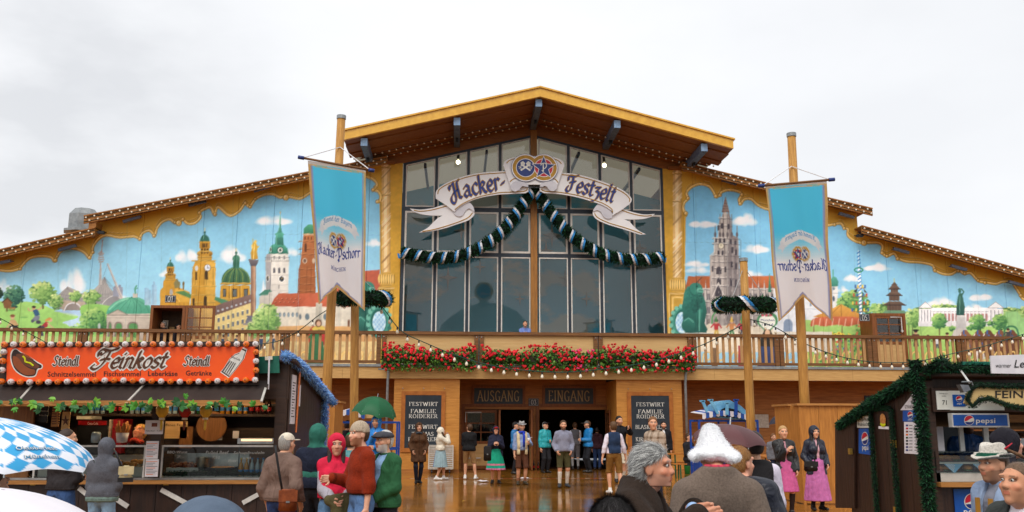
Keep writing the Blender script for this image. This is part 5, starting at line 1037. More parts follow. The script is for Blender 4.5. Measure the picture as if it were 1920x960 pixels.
def spiral(root, pts, r, pitch, closed=False, wd=.085, hand=1):
 p, Ln = resample(pts, .04, closed); nt = max(1, round(Ln/pitch))
 ref = np.array((0,1.,0))
 for nm, off, m in (('white_ribbon',0,'ribbon_cloth_white'),('blue_ribbon',.08,'ribbon_cloth_blue')):
  b = MB(); N_ = nt*16; pv = []
  for k in range(N_+1):
   t = k/N_*(len(p)-1.001); i = int(t); f = t-i; c = p[i]*(1-f)+p[min(i+1,len(p)-1)]*f
   d = p[min(i+1,len(p)-1)]-p[i]; d /= np.linalg.norm(d)+1e-9; a = ref-d*(ref@d); a /= np.linalg.norm(a); bb = np.cross(d,a); an = hand*2*math.pi*nt*k/N_
   q = a*math.cos(an)+bb*math.sin(an); pv.append((c+q*r+d*off, c+q*r+d*(off+wd)))
  for k in range(N_): b.quad(pv[k][0], pv[k][1], pv[k+1][1], pv[k+1][0])
  b.build(nm, m, root)
for s, pts in ((-1,[(1003,350),(994,362),(983,378),(966,404),(942,433),(910,459),(872,477),(830,484),(790,480),(752,474)]),(1,[(1003,350),(1012,364),(1021,381),(1044,412),(1074,444),(1110,468),(1150,482),(1195,487),(1245,482)])):
 w = [P(a,b,1.75-.25*math.sin(min(1,k/8)*3.1)) for k, (a, b) in enumerate(crom(pts,4)/1.)] if False else [P(a,b,1.7) for a, b in crom(pts,4)]
 g = thing('fir_garland', w[0], 'fir garland with blue and white ribbon swagged over the %s half of the glass' % ('left' if s < 0 else 'right'), 'garland', 'fir garlands under the ribbon sign')
 firrope(g, w, .235, 620); spiral(g, w, .235, .52, hand=s)
MB().box(2.6,3.35,1.5,2.1,P(1003,352,1.7)[2]-.06,P(1003,352,1.7)[2]+.06).build('garland_bracket', 'grey_metal', sign)
# ---------------------------------------------------------------- flag poles, flags, wreath poles
def pole(name, top, bot, D, r, lab, cat, zb=0.):
 a = at(top[0], D); yy = a[1]; p1 = P(top[0],top[1],yy); p0 = P(bot[0],bot[1],yy); d = p1-p0; p0 = p1-d*((p1[2]-zb)/d[2])
 r_ = thing(name, p0, lab, cat); MB().tube([p0+(p1-p0)*t for t in (0,.33,.66,1)], r*1.15, 14, r).build('shaft', 'pole_wood', r_, True)
 MB().tube([p1-(0,0,.02), p1+(0,0,.07)], r*1.14, 14).build('metal_cap', 'zinc', r_); return r_, p0, p1, yy
def fabricmat(name):
 m = bpy.data.materials.new(name); m.use_nodes = True; MAT[name] = m; n, l = m.node_tree.nodes, m.node_tree.links; b = n['Principled BSDF']; o = n['Material Output']
 a = n.new('ShaderNodeVertexColor'); a.layer_name = 'Col'; t = n.new('ShaderNodeBsdfTranslucent'); x = n.new('ShaderNodeMixShader'); x.inputs[0].default_value = .62
 b.inputs['Roughness'].default_value = .75; l.new(a.outputs['Color'], b.inputs['Base Color']); l.new(a.outputs['Color'], t.inputs['Color']); l.new(b.outputs[0], x.inputs[1]); l.new(t.outputs[0], x.inputs[2]); l.new(x.outputs[0], o.inputs['Surface'])
fabricmat('flag_cloth')
def flag(corners, Y, mirror, lab, bar, grp):
 TL, TR, BL, NO, BR = [P(a,b,Y) for a, b in corners]
 root = thing('hanging_flag', (TL+TR)/2, lab, 'flag', grp)
 nu, nv = 56, 110; V = np.zeros((nu+1,nv+1,3)); Cc = np.zeros((nu+1,nv+1,3))
 cvs = Canvas(0,0,280,550,(120,200,230))
 for k in range(55):
  t = k/54; c = np.array((88,214,255)) if t < .36 else np.array((88,214,255))*(1-min(1,(t-.36)/.22))+np.array((252,250,254))*min(1,(t-.36)/.22); cvs.rect(0,k*10,280,k*10+10,tuple(c),tex=0)
 cvs.poly(crom([(52,222),(140,190),(228,222),(224,256),(140,226),(56,256)],6,True),(236,238,240),tex=0); cvs.poly([(52,232),(30,262),(46,262),(46,280),(68,250)],(226,230,236),tex=0); cvs.poly([(228,232),(250,262),(234,262),(234,280),(212,250)],(226,230,236),tex=0)
 for cx in (122,158): cvs.ell(cx,282,30,31,(232,230,226),tex=0); cvs.ell(cx,282,27,28,(204,164,80),tex=0)
 cvs.ell(158,282,19,20,(232,230,230),tex=0); cvs.ell(158,282,17,18,(196,50,66),tex=0); st = [(158+(25 if k % 2 == 0 else 10)*math.sin(k*math.pi/5),282-(25 if k % 2 == 0 else 10)*math.cos(k*math.pi/5)) for k in range(10)]; cvs.poly(st,(46,66,130),tex=0); cvs.line(crom([(153,292),(158,272),(166,276),(158,284)],4),3,(240,240,240))
 cvs.ell(122,282,19,20,(232,232,232),tex=0); cvs.ell(122,282,17,18,(46,70,136),tex=0); cvs.line([(112,294),(130,272)],4,(240,240,240)); cvs.line([(132,294),(114,272)],4,(240,240,240)); cvs.ell(113,274,5,4,(240,240,240)); cvs.ell(131,274,5,4,(240,240,240))
 for off, w, c in ((5,11,(216,176,112)),(15,2.2,(150,154,196)),(19,1.6,(160,166,206))):
  cvs.line([(off,0),(off,548-off*1.2),(140,442-off*.9),(280-off,548-off*1.2),(280-off,0)],w,c)
 cvs.rect(0,0,280,12,(214,206,200),tex=0); cvs.line([(0,16),(280,16)],5,(216,180,120))
 for i in range(nu+1):
  u = i/nu; bu = 1-abs(2*u-1)
  top = TL*(1-u)+TR*u; bot = BL*(1-2*u)+NO*2*u if u < .5 else NO*(2-2*u)+BR*(2*u-1)
  for j in range(nv+1):
   v = j/nv; p = top*(1-v)+bot*v
   wv = .05*math.sin(u*9+v*3)*v+.03*math.sin(u*17-v*5)*v+.05*math.sin(u*5-v*8)*math.sin(v*3.1)
   V[i,j] = p+np.array((0,wv-.06*v,0))
   tv = v*(548-106*bu)/550*1.0; x = min(279,int((1-u if mirror else u)*279)); Cc[i,j] = cvs.a[min(549,int(tv*549)), x]
 idx = np.arange((nu+1)*(nv+1)).reshape(nu+1,nv+1); f = np.stack([idx[:-1,:-1],idx[1:,:-1],idx[1:,1:],idx[:-1,1:]],-1).reshape(-1,4)
 me = bpy.data.meshes.new('flag_cloth'); me.from_pydata(V.reshape(-1,3).tolist(), [], f.tolist()); fc = link('cloth', me, 'flag_cloth', root, True, colors=srgb2lin(Cc.reshape(-1,3)))
 def surf(uu, vv, n):            # uu 0..1 across, vv distance down in cloth lengths
  uu = 1-uu if mirror else uu; x = np.clip(uu,0,1)*nu; bu = 1-abs(2*uu-1); y = np.clip(vv*550/(548-106*bu),0,1)*nv; i, j = min(int(x),nu-1), min(int(y),nv-1); a, b = x-i, y-j
  q = (V[i,j]*(1-a)+V[i+1,j]*a)*(1-b)+(V[i,j+1]*(1-a)+V[i+1,j+1]*a)*b; return q+np.array((0,-.004-n,0))
 pl, w = word('Hacker-Pschorr', LOW, .25, .065, 40, .04); lay(pl, lambda u, v, n: surf(.085+.83*u/w, .628-.046*v, n), 'lettering', 'letter_blue', fc)
 pl, w = word('MÜNCHEN', CAP, .14, .07, 0, .16); lay(pl, lambda u, v, n: surf(.36+.29*u/w, .705-.024*v, n), 'lettering', 'letter_blue', fc)
 pl, w = word('Himmel der Bayern', LOW, .2, .06, 40, .06); lay(pl, lambda u, v, n: surf(.235+.53*u/w, .425-.042*math.sin(math.pi*u/w)-.022*v, n), 'lettering', 'flag_blue', fc)
 a, b = P(bar[0],bar[1],Y), P(bar[2],bar[3],Y); MB().tube([a,b], .028, 8).build('crossbar', 'rail_wood', root, True)
 d = (b-a)/np.linalg.norm(b-a); MB().tube([a-d*.1,a+d*.04], .045, 8).build('end_knob', 'emblem_blue', root, True); MB().tube([b-d*.04,b+d*.1], .045, 8).build('end_knob', 'emblem_blue', root, True)
 return root, a, b
wl, p0l, p1l, yl = pole('flag_pole', (640,222), (612,740), 20.5, .1, 'tall round timber flag pole leaning behind the left hanging flag', 'flag pole')
wr, p0r, p1r, yr = pole('flag_pole', (1484,255), (1508,740), 20.5, .1, 'tall round timber flag pole standing in the panelled box beside the right stall', 'flag pole')
fl_, a1, b1 = flag([(577,301),(686,317),(598,572),(632,539),(685,584)], yl-.42, False, 'blue to white hanging flag on the left pole with readable brewery lettering', (567,296,694,319), 'swallow tailed brewery flags')
fr_, a2, b2 = flag([(1435,346),(1550,338),(1459,604),(1505,556),(1558,606)], yr-.42, True, 'blue to white hanging flag on the right pole with mirrored lettering', (1430,348,1557,337), 'swallow tailed brewery flags')
for pa, pb, tp, q in ((a1,b1,P(638,276,yl-.1),fl_),(a2,b2,P(1484,312,yr-.1),fr_)): MB().tube([pa,tp,pb], .012, 5).build('halyard', 'ribbon_white', q)
for tp, bt, wpx, lab in (((666,500),(664,760),(682,560,50,13),'left'),((1394,489),(1406,760),(1396,572,53,12),'right')):
 w_, q0, q1, yy = pole('wreath_pole', tp, bt, 22.5, .1, 'plain timber pole carrying a ribboned fir wreath in front of the %s bronze lion' % lab, 'pole')
 c = P(wpx[0],wpx[1],yy-.12); k = np.linalg.norm(P(wpx[0]+1,wpx[1],yy)-P(wpx[0],wpx[1],yy)); R = (wpx[2]-8)*k
 pts = [c+np.array((R*math.cos(a), R*math.sin(a), .05*math.sin(a))) for a in np.linspace(0,2*math.pi,40)[:-1]]
 g = thing('fir_wreath', c, 'fir wreath wound with blue and white ribbon hung level on the %s wreath pole' % lab, 'wreath', 'wreaths on the poles')
 firrope(g, pts, .19, 700, closed=True); spiral(g, pts, .2, .8, closed=True, wd=.1)
 for s in (-.7,.7): MB().tube([c+(R*s,-R*.6,.1), q1-(0,0,.15)], .008, 4).build('hanging_wire', 'zinc', g)
# ---------------------------------------------------------------- geranium boxes
vmat('leaf', .55, 0, 30, .35, .2, 5.); vmat('petal', .6, 0, 30, .3, .15, 9.); mat('planter', (70,54,44), .7)
for k, (xa, xb) in enumerate(((716,891),(903,1119),(1124,1302))):
 a, b = P(xa,690,-.3), P(xb,690,-.3); z0 = 3.86; x0, x1 = a[0], b[0]; rg = np.random
 root = thing('flower_box', ((x0+x1)/2,-.32,z0), 'long box of red geraniums on the balcony, '+('left of the three panels' if k == 0 else 'below the man at the rail' if k == 1 else 'beside the right rain pipe'), 'flower box', 'geranium boxes on the balcony front')
 MB().box(x0+.08,x1-.08,-.42,-.175,z0+.03,z0+.26).build('planter', 'planter', root)
 n = int((x1-x0)*620); cx = x0+(x1-x0)*rg.rand(n); hgt = .62+.13*np.sin(cx*2.1+k)+.08*np.sin(cx*5.3)
 th = rg.rand(n)*math.pi*2; rr = rg.rand(n)**.5; z = z0+.16+hgt*.5*rr*np.sin(th)*1.05; y = -.36+.25*rr*np.cos(th)
 low = rg.rand(n) < .12; z = np.where(low, z0-.02-.3*rg.rand(n), z); y = np.where(low, -.42-.06*rg.rand(n), y)
 c = np.stack([cx,y,z],1); s = .035+.03*rg.rand(n); u = rg.randn(n,3); u /= np.linalg.norm(u,axis=1)[:,None]; w = np.cross(u, rg.randn(n,3)); w /= np.linalg.norm(w,axis=1)[:,None]
 v = np.stack([c-u*s[:,None], c+w*s[:,None]*.9, c+u*s[:,None], c-w*s[:,None]*.9],1).reshape(-1,3); bb = MB(); bb.v = [tuple(q) for q in v]; bb.f = [(4*i,4*i+1,4*i+2,4*i+3) for i in range(n)]
 cl = np.array([lin(q) for q in ((60,104,38),(80,130,50),(44,84,34),(104,152,64))])[rg.randint(4,size=n)]; bb.build('foliage', 'leaf', root, kind='stuff', colors=np.repeat(cl,4,0))
 m = int((x1-x0)*48); fb = MB(); fc = []
 for i in range(m):
  X = x0+(x1-x0)*random.random(); h = .62+.13*math.sin(X*2.1+k); Z = z0+.02+(h)*random.random()**.75*.92 if random.random() < .8 else z0-.05-.25*random.random(); Yy = -.36-.24*math.sqrt(max(.05,1-((Z-z0-.16)/(h*.55))**2)) if Z > z0 else -.5
  r = .034+.024*random.random(); o = len(fb.v);
  for q in range(4): fb.ball((X+random.uniform(-1,1)*r*.7,Yy+random.uniform(-1,.4)*r*.6,Z+random.uniform(-1,1)*r*.6), r*.72, 5, 4)
  col = lin(random.choice(((208,20,34),(196,14,30),(222,40,50),(186,16,40)) if not (k == 1 and X > x1-.9) else ((226,60,120),(208,20,34)))); fc += [col]*(len(fb.v)-o)
 fb.build('blossoms', 'petal', root, kind='stuff', colors=np.array(fc))
# ---------------------------------------------------------------- strings of bulbs
def bulbstring(pts, Y0, Y1, lab, step=24):
 pp = crom(pts,6); n = len(pp); w = [P(x,y,Y0+(Y1-Y0)*i/(n-1)) for i, (x, y) in enumerate(pp)]
 root = thing('light_string', w[0], lab, 'light string', 'strings of bulbs along the balcony'); MB().tube(w, .013, 5).build('cable', 'cable', root)
 seg = np.concatenate([[0], np.cumsum(np.linalg.norm(np.diff(pp,axis=0),axis=1))]); d = step*.5; W = np.array(w); first = None
 while d < seg[-1]:
  p = np.array([np.interp(d, seg, W[:,k]) for k in range(3)])
  if first is None:
   s = MB().tube([(0,0,-.0),(0,0,-.07)], .02, 7).build('bulb_socket', 'black', None); q = MB().lathe([(.0,-.185),(.026,-.178),(.040,-.145),(.037,-.115),(.02,-.08),(.016,-.065)], n=8).build('bulb', 'bulb', None, True); q.parent = s; first = s; first.parent = root; first.location = tuple(p-np.array(root.location)); fb_ = q
  else:
   c = copypart(first, root, tuple(p-np.array(root.location))); qq = fb_.copy(); COL.objects.link(qq); qq.parent = c
  d += step
bulbstring([(-30,580),(10,602),(60,628),(110,655)], -3.5, -.6, 'string of white bulbs crossing the painted meadow above the orange stall')
bulbstring([(480,646),(520,640),(560,620),(612,582),(688,548)], -4.5, -9., 'string of white bulbs rising from the stall roof to the left wreath pole', 34)
bulbstring([(690,550),(720,580),(752,620),(800,644),(860,668),(920,685),(990,695),(1060,698),(1130,692),(1200,682),(1270,664),(1330,641),(1402,604)], -9., -9., 'long string of white bulbs sagging in front of the geranium boxes')
bulbstring([(1404,598),(1450,612),(1500,640),(1560,664),(1620,677),(1680,680),(1730,676),(1790,662),(1850,648),(1940,620)], -9.,-6., 'string of white bulbs sagging over the balcony towards the right stall', 21)
# ---------------------------------------------------------------- left stall
wood('dark_wood', (64,42,30), (42,28,22)); wood('dark_boards', (60,38,28), (36,24,20), 2, .4); wood('counter_wood', (190,134,70), (150,100,48)); wood('stall_wood', (150,98,48), (112,70,32), 2); wood('booth_wood', (196,132,58), (160,102,40), 2)
mat('print_dark', (48,26,20), .5); mat('sign_orange', (244,88,14), .35, (234,78,12), 3); mat('lamp_orange', (240,130,22), .2, (216,96,10), 60, coat=.5); mat('lamp_white', (232,226,222), .2, (196,186,186), 60, coat=.5); mat('tarp_green', (24,112,92), .5, (16,88,72)); mat('awning', (60,50,46), .6, (44,36,34), 2, spec=.2)
mat('paper', (228,224,228), .6, (216,212,218)); mat('stainless', (178,178,176), .3, (150,150,150), 8, metal=.8); mat('black_board', (38,36,36), .6); mat('chalk', (196,196,192), .8); mat('red_plastic', (176,30,30), .35); mat('yellow_plastic', (236,196,70), .35); mat('cola', (40,18,14), .15, coat=.4); mat('bottle_clear', (170,190,200), .1, coat=.5); mat('bottle_juice', (206,140,40), .12, coat=.5); mat('bottle_green', (30,84,40), .15, coat=.4); mat('label_blue', (60,140,210), .4); mat('bread', (206,146,78), .7, (170,104,46), 30); mat('meat', (140,72,40), .5, (96,44,26), 30); mat('tray', (196,192,184), .35); mat('fridge_red', (150,20,28), .3); mat('brass', (196,158,70), .35, metal=.7)
vmat('ivy_leaf', .5, 0, 30, .4, .15, 6.)
FY = at(400,12.4)[1]
Q = lambda px, py, dy=0.: P(px, py, FY+dy)
def slabpx(b, pts, y, th):
 q = [P(a,c,y) for a, c in pts]; return b.xz([(p[0],p[2]) for p in q], y, y+th)
stall = thing('food_stall', (Q(280,790)[0],FY+1.5,0), 'dark wooden delicatessen stall under a long orange sign edged with bulbs', 'food stall')
ZR = Q(527,676)[2]; YB = FY+3.6; SR = (ZR-P(610,752,YB)[2])/3.6
XL, XR = -10.5, Q(535,800)[0]; zc = Q(400,896)[2]; YB = FY+3.6; zt = Q(400,755)[2]
for k in range(24):                      # boards of the counter front and of the side wall
 x0 = XL+(XR-XL)*k/24; MB().box(x0+.003,x0+(XR-XL)/24-.003,FY,FY+.04,0,zc-.08).build('front_board', 'dark_boards', stall)
MB().box(XL,XR,FY-.12,FY+.5,zc-.075,zc-.03).build('counter', 'counter_wood', stall); MB().box(XL,XR-.14,FY+.05,FY+.6,zc-.028,zc).build('counter_top', 'stainless', stall)
for k in range(14):
 y0 = FY+.16+(YB-FY-.16)*k/14; y1 = y0+(YB-FY-.16)/14-.005; zz = lambda y: ZR-(y-FY)*SR
 MB().prism([(XR-.05,y0,0),(XR-.05,y1,0),(XR-.05,y1,zz(y1)),(XR-.05,y0,zz(y0))], (.05,0,0)).build('side_board', 'dark_boards', stall)
for px in (-40,294,524): x = Q(px,800)[0]; MB().box(x-.07,x+.07,FY-.005,FY+.13,zc+.001,ZR-.12).build('stall_post', 'dark_wood', stall)
MB().box(XL,XR,FY+.002,FY+.12,zt+.05,ZR-.03).build('header_board', 'dark_wood', stall)
MB().prism([(XL,FY-.1,ZR-.02),(XL,YB+.1,ZR-.02-SR*3.7),(XL,YB+.1,ZR+.02-SR*3.7),(XL,FY-.1,ZR+.02)], (XR-XL+.12,0,0)).build('roof', 'dark_wood', stall)
MB().box(XL,XR-.06,YB-.06,YB,0,ZR-SR*3.6-.05).build('back_wall', 'dark_boards', stall); MB().box(XL,XR-.06,FY+.05,YB-.07,0,.06).build('stall_floor', 'dark_wood', stall)
MB().box(XL,Q(52,800)[0],FY+.14,FY+.18,zc,ZR-.1).build('inner_board', 'stall_wood', stall)
# awning flap with slat, struts
a0, a1 = Q(-40,718,-.15), Q(505,716,-.15); b0, b1 = Q(-60,757,-.62), Q(492,755,-.62)
MB().prism([a0,a1,b1,b0], (0,.02,.02)).build('awning', 'awning', stall); MB().bar(b0,b1,.05,.07).build('awning_slat', 'counter_wood', stall)
for p, q in (((272,720),(236,757)),((500,722),(490,753)),((62,722),(30,757))): MB().bar(Q(*p,-.2), Q(*q,-.66), .03,.02).build('awning_strut', 'tray', stall)
MB().bar(Q(88,757,-.3), Q(250,757,-.3), .03,.05).build('rail_bar', 'white_metal', stall)
# ivy along the slat
rg = np.random.RandomState(3)
for k in range(46):
 px = -10+500*((k+.3*rg.rand())/46)+8*rg.randn(); py = 757+6*rg.randn(); c = Q(px,py,-.69); s = .05+.04*rg.rand(); a = rg.rand()*6.3
 if 396 < px < 405: continue
 pts = [(0,-.6),(.55,-.5),(.9,.0),(.45,.2),(.4,.75),(0,.5),(-.4,.8),(-.45,.25),(-.9,.0),(-.5,-.5)]; ca, sa = math.cos(a), math.sin(a); b = MB()
 v = [(c[0]+s*(u*ca-w*sa), c[1]-.02-.3*s*abs(u)-.2*s*w, c[2]+s*(u*sa+w*ca)) for u, w in pts]; b.add([(c[0],c[1]-.035,c[2])]+v, [(0,i,i % 10+1) for i in range(1,11)])
 col = lin([(70,140,44),(40,104,44),(110,168,50),(34,84,40)][k % 4]); b.build('ivy_leaf', 'ivy_leaf', stall, colors=np.tile(col,(11,1)))
MB().tube([Q(x,758+3*math.sin(x*.07),-.68) for x in range(-20,500,12)], .009, 5).build('ivy_stem', 'counter_wood', stall)
# orange sign with balls
SY = FY-.32; sg = thing('stall_sign', P(245,684,SY), 'long orange sign framed by orange and white bulb caps above the left stall', 'sign')
b = MB(); slabpx(b, [(12,715),(13,652),(477,650),(476,714)], SY, .05); so_ = b.build('sign_panel', 'sign_orange', sg)
b = MB(); slabpx(b, [(2,722),(3,642),(485,640),(484,722)], SY+.055, .04); b.build('sign_back', 'dark_wood', sg)
fnS = lambda y: (lambda c: c)(0)
def pxfn(x0, y0, s, Y): return lambda u, v, n: tuple(np.array(P(x0+u*s, y0-v*s, Y))+(0,-n,0))
def pxtext(txt, x0, x1, base, h, m, parent, Y, bold=0., slant=0.):
 v, f, w = block(txt, bold); su = (x1-x0)/w; b_ = MB(); b_.add([np.array(P(x0+(p[0]+slant*p[1])*su, base-p[1]*h/.72, Y))-(0,.003,0) for p in v], f); return b_.build('lettering', m, parent)
for g, m, lf in ((.12,'letter_white',.003),(.0,'letter_brown',.008)):
 pl, w = word('Feinkost', SCRIPT, .25, .09, 42, .0, .42, g); lay(pl, lambda u, v, n: tuple(np.array(P(172+u*136/w, 691-v*19.5-u*.25, SY))-(0,n,0)), 'lettering', m, so_, .0003, lf)
 for x0 in (99,344): pl, w = word('Steindl', SCRIPT, .24, .1, 42, .0, .2, g*.9); lay(pl, lambda u, v, n: tuple(np.array(P(x0+u*48/w, 685-v*10.8, SY))-(0,n,0)), 'lettering', m, so_, .0003, lf)
for t, x0, x1, y in (('Schnitzelsemmel',89,180,706),('Fischsemmel',194,264,705.5),('Leberkäse',277,333,705),('Getränke',348,397,704)): pxtext(t, x0, x1, y, 9.5, 'print_dark', so_, SY, .012)
def blot(pts, m, name, lf, Y=SY, parent=so_, smooth=True):
 pp = crom(pts, 5, True) if smooth else pts; b = MB(); b.add([np.array(P(x,y,Y))-(0,lf,0) for x, y in pp], [tuple(range(len(pp)))]); return b.build(name, m, parent)
mat('print_brown', (150,74,30), .5); mat('print_sausage', (110,60,34), .5); mat('mustard', (226,236,30), .5)
blot([(20,662),(28,653),(40,660),(55,668),(70,678),(80,684),(79,691),(72,694),(66,706),(48,707),(30,697),(21,681)], 'letter_white', 'hotdog_outline', .002)
blot([(22,664),(29,655),(40,662),(54,669.5),(69,679.5),(78,685),(77,690),(70,692),(65,704),(48,705),(31,695),(23,680)], 'print_dark', 'hotdog_outline', .003)
blot([(30,665),(40,664),(54,672),(70,683),(74,688),(66,691),(50,686),(36,676)], 'print_sausage', 'hotdog_sausage', .004); blot([(25,668),(34,671),(44,683),(56,691),(66,694),(64,702),(48,703),(33,693),(25,681)], 'print_brown', 'hotdog_bun', .005); blot([(40,661.5),(52,666),(64,675),(58,673),(46,667)], 'print_brown', 'hotdog_bun', .005)
MB().tube([np.array(P(x,y,SY))-(0,.006,0) for x, y in crom([(43,668),(47,672),(48,678),(53,680),(57,681),(63,686)],4)], .011, 5).build('mustard_line', 'mustard', so_)
bo = [(413,698),(421,688),(430,673),(440,664),(450,660),(456,651),(464,655),(461,662),(458,672),(450,683),(440,696),(429,709)]
blot(bo, 'letter_white', 'bottle_print', .002, smooth=False); inn = lambda k: [(x+(438-x)*k, y+(682-y)*k) for x, y in bo]; blot(inn(.07), 'print_dark', 'bottle_print', .003, smooth=False); blot(inn(.15), 'letter_white', 'bottle_print', .004, smooth=False)
for k in range(4): MB().tube([np.array(P(417.5+3.6*k+.5,696+2.2*k,SY))-(0,.006,0), np.array(P(432+3.2*k,676+1.6*k,SY))-(0,.006,0)], .006, 4).build('bottle_line', 'print_dark', so_)
v, f, w = block('Coca-Cola', .01); b = MB(); b.add([np.array(P(433+p[0]*17/w+p[1]*1.5, 670+p[0]*7/w-p[1]*6, SY))-(0,.006,0) for p in v], f); b.build('lettering', 'print_dark', so_)
k = 0; pB = {}
def lampball(px, py, k):
 p = P(px,py,SY-.03); key = 'lamp_orange' if k % 2 == 0 else 'lamp_white'
 if key not in pB:
  o = MB().lathe([(.0,-.045),(.026,-.041),(.041,-.018),(.043,.0),(.038,.03),(.03,.05)], n=9, axis=(0,1,0)).build('bulb_cap', key, None); pB[key] = o; o.parent = sg
  i = MB().lathe([(.006,-.053),(.009,-.052),(.009,-.046)], n=6, axis=(0,1,0)).build('bulb_boss', 'meat' if key == 'lamp_orange' else 'grey_metal', None); i.parent = o
 else:
  src = pB[key]; o = copypart(src, sg); i = src.children[0].copy(); COL.objects.link(i); i.parent = o
 o.location = tuple(p-np.array(sg.location))
for i in range(28): lampball(8+17.45*i, 646-.15*i*.2, i)
for i in range(28): lampball(3+17.6*i, 715.5+1.5*math.sin(i*.4)-.06*i, i)
for i in range(3): lampball(7-1.6*i, 660+17*i, i+1)
for i in range(3): lampball(480, 660+17.2*i, i)
# green tarp over the eave, tinsel on the gable edge
b = MB(); slabpx(b, [(478,669),(523,667),(524,699),(478,700)], FY-.12, .03); b.build('eave_tarp', 'tarp_green', stall); MB().bar(Q(497,672,-.14),Q(511,671,-.14),.02,.05).build('tarp_clip', 'cream_paint', stall)
BLU = ((96,150,220),(140,186,236),(70,120,196),(170,206,240))
mat('tinsel_core', (90,140,200), .6)
tz = lambda y: 2.97-(y-FY)*.235
tg = thing('tinsel_garland', (XR+.1,FY,2.9), 'thick light blue tinsel along the roof edge and corner of the left stall', 'tinsel')
firrope(tg, [(XR-.02,FY-.2,ZR+.06),(XR+.07,FY+.4,ZR-SR*.4+.03),(XR+.09,FY+1.6,ZR-SR*1.6+.03),(XR+.1,YB-.1,ZR-SR*3.5+.02),(XR+.16,YB+.05,ZR-SR*3.6-.04)], .075, 1800, BLU, 'tinsel_core', blade=.55, name='tinsel', wid=.1)
firrope(tg, [(XR+.06,YB-.4,ZR-SR*3.3),(XR+.08,YB-.42,1.7),(XR+.05,YB-.4,1.2),(XR+.07,YB-.4,.5)], .065, 1800, BLU, 'tinsel_core', blade=.55, name='tinsel', wid=.1)
# things on the side wall
sw = lambda y, z: np.array((XR+.012, y, z))
MB().box(XR+.002,XR+.014,FY+.28,FY+.62,1.72,2.42).build('price_list', 'paper', stall); MB().box(XR+.002,XR+.012,FY+.8,FY+1.02,1.98,2.3).build('notice', 'paper', stall)
for k in range(13): MB().box(XR+.0145,XR+.016,FY+.33,FY+.55-.06*(k % 3),2.30-.04*k,2.314-.04*k).build('print_line', 'letter_black', stall)
MB().tube([(XR+.06,FY+.5,1.6),(XR+.06,FY+.62,2.62)], .014, 6).build('orange_stick', 'lamp_orange', stall); MB().box(XR+.004,XR+.03,FY+.5,FY+.56,1.3,1.4).build('padlock', 'brass', stall)
MB().tube([Q(505,668,-.2),Q(503,730,-.2)], .012, 6).build('furled_pennant', 'paper', stall)
# inside: shelf with bottles, machines, papers
IY = FY+2.2
def bottles(x0, x1, y, z, n, kinds, s=1., grp='bottles on the stall shelf'):
 for k in range(n):
  m, cap_ = kinds[k*len(kinds)//n]; x = x0+(x1-x0)*(k+.5)/n; key = ('b',m,s)
  if key not in pB:
   r = thing('bottle', (x,y,z), None, 'bottle', grp); MB().lathe([(.03,0),(.034,.01),(.034,.15),(.026,.19),(.013,.22),(.013,.26)], n=10).build('glass', m, None, True).parent = r; MB().lathe([(.0145,.255),(.0145,.275)], n=8).build('cap', cap_, None).parent = r; MB().lathe([(.0352,.05),(.0352,.11)], n=10).build('label', 'label_blue' if m != 'cola' else 'red_plastic', None).parent = r; r.scale = (s,s,s); pB[key] = r
  else:
   src = pB[key]; r = src.copy(); COL.objects.link(r); r.location = (x,y,z)
   for ch in src.children: c = ch.copy(); COL.objects.link(c); c.parent = r
  r['group'] = grp; yield r
ORD = 'first second third fourth fifth sixth seventh eighth ninth tenth eleventh twelfth thirteenth fourteenth fifteenth sixteenth seventeenth eighteenth nineteenth twentieth'.split()
def lbl(gen, t):
 for k, r in enumerate(gen): r['label'] = ORD[k]+' '+t
pz_ = P(330,776,IY)[2]; MB().box(XL,XR-.1,IY-.15,IY+.25,pz_-.04,pz_).build('shelf', 'dark_wood', stall)
MB().box(XL,XR-.1,IY+.26,IY+.3,.1,2.02).build('inner_back', 'dark_wood', stall)
lbl(bottles(P(155,770,IY)[0],P(285,770,IY)[0],IY,pz_,12,[('bottle_clear','cream_paint'),('cola','red_plastic'),('bottle_clear','label_blue')],1.,'bottles on the left shelf'), 'bottle from the left on the stall shelf left of the centre post')
lbl(bottles(P(312,770,IY)[0],P(510,770,IY)[0],IY,pz_,18,[('bottle_clear','cream_paint'),('bottle_green','black'),('bottle_juice','cream_paint'),('cola','red_plastic')],1.,'bottles on the right shelf'), 'bottle from the left on the stall shelf right of the centre post')
def boxpx(name, x0, y0, x1, y1, Y, dp, m, parent=stall): a, c = P(x0,y1,Y), P(x1,y0,Y); return MB().box(a[0],c[0],Y,Y+dp,a[2],c[2]).build(name, m, parent)
fr = thing('drinks_fridge', P(180,830,IY-.4), 'red and black drinks cooler behind the counter of the left stall', 'fridge'); boxpx('cooler_body',140,788,203,850,IY-.5,.45,'black',fr); boxpx('header_panel',146,789,200,797,IY-.52,.015,'fridge_red',fr); boxpx('side_panel',200,786,206,850,IY-.52,.4,'cream_paint',fr); boxpx('cooler_top',143,780,172,786,IY-.5,.4,'cream_paint',fr); boxpx('red_door',207,786,232,850,IY-.45,.4,'fridge_red',fr)
pxtext('Coca-Cola',164,184,796,5,'letter_white',fr,IY-.523)
for nm, q, m in (('chalk_board',(68,750,92,792),'black_board'),('menu_board',(95,753,114,800),'counter_wood'),('star_board',(114,772,132,806),'panel_wood'),('back_sign',(305,790,352,822),'panel_wood'),('cutting_board',(335,800,362,840),'stall_wood'),('towel_box',(393,790,418,825),'paper'),('wall_card',(436,808,448,822),'paper')): boxpx(nm,*q,FY+.22 if q[0] < 140 else IY-.05,.02,m)
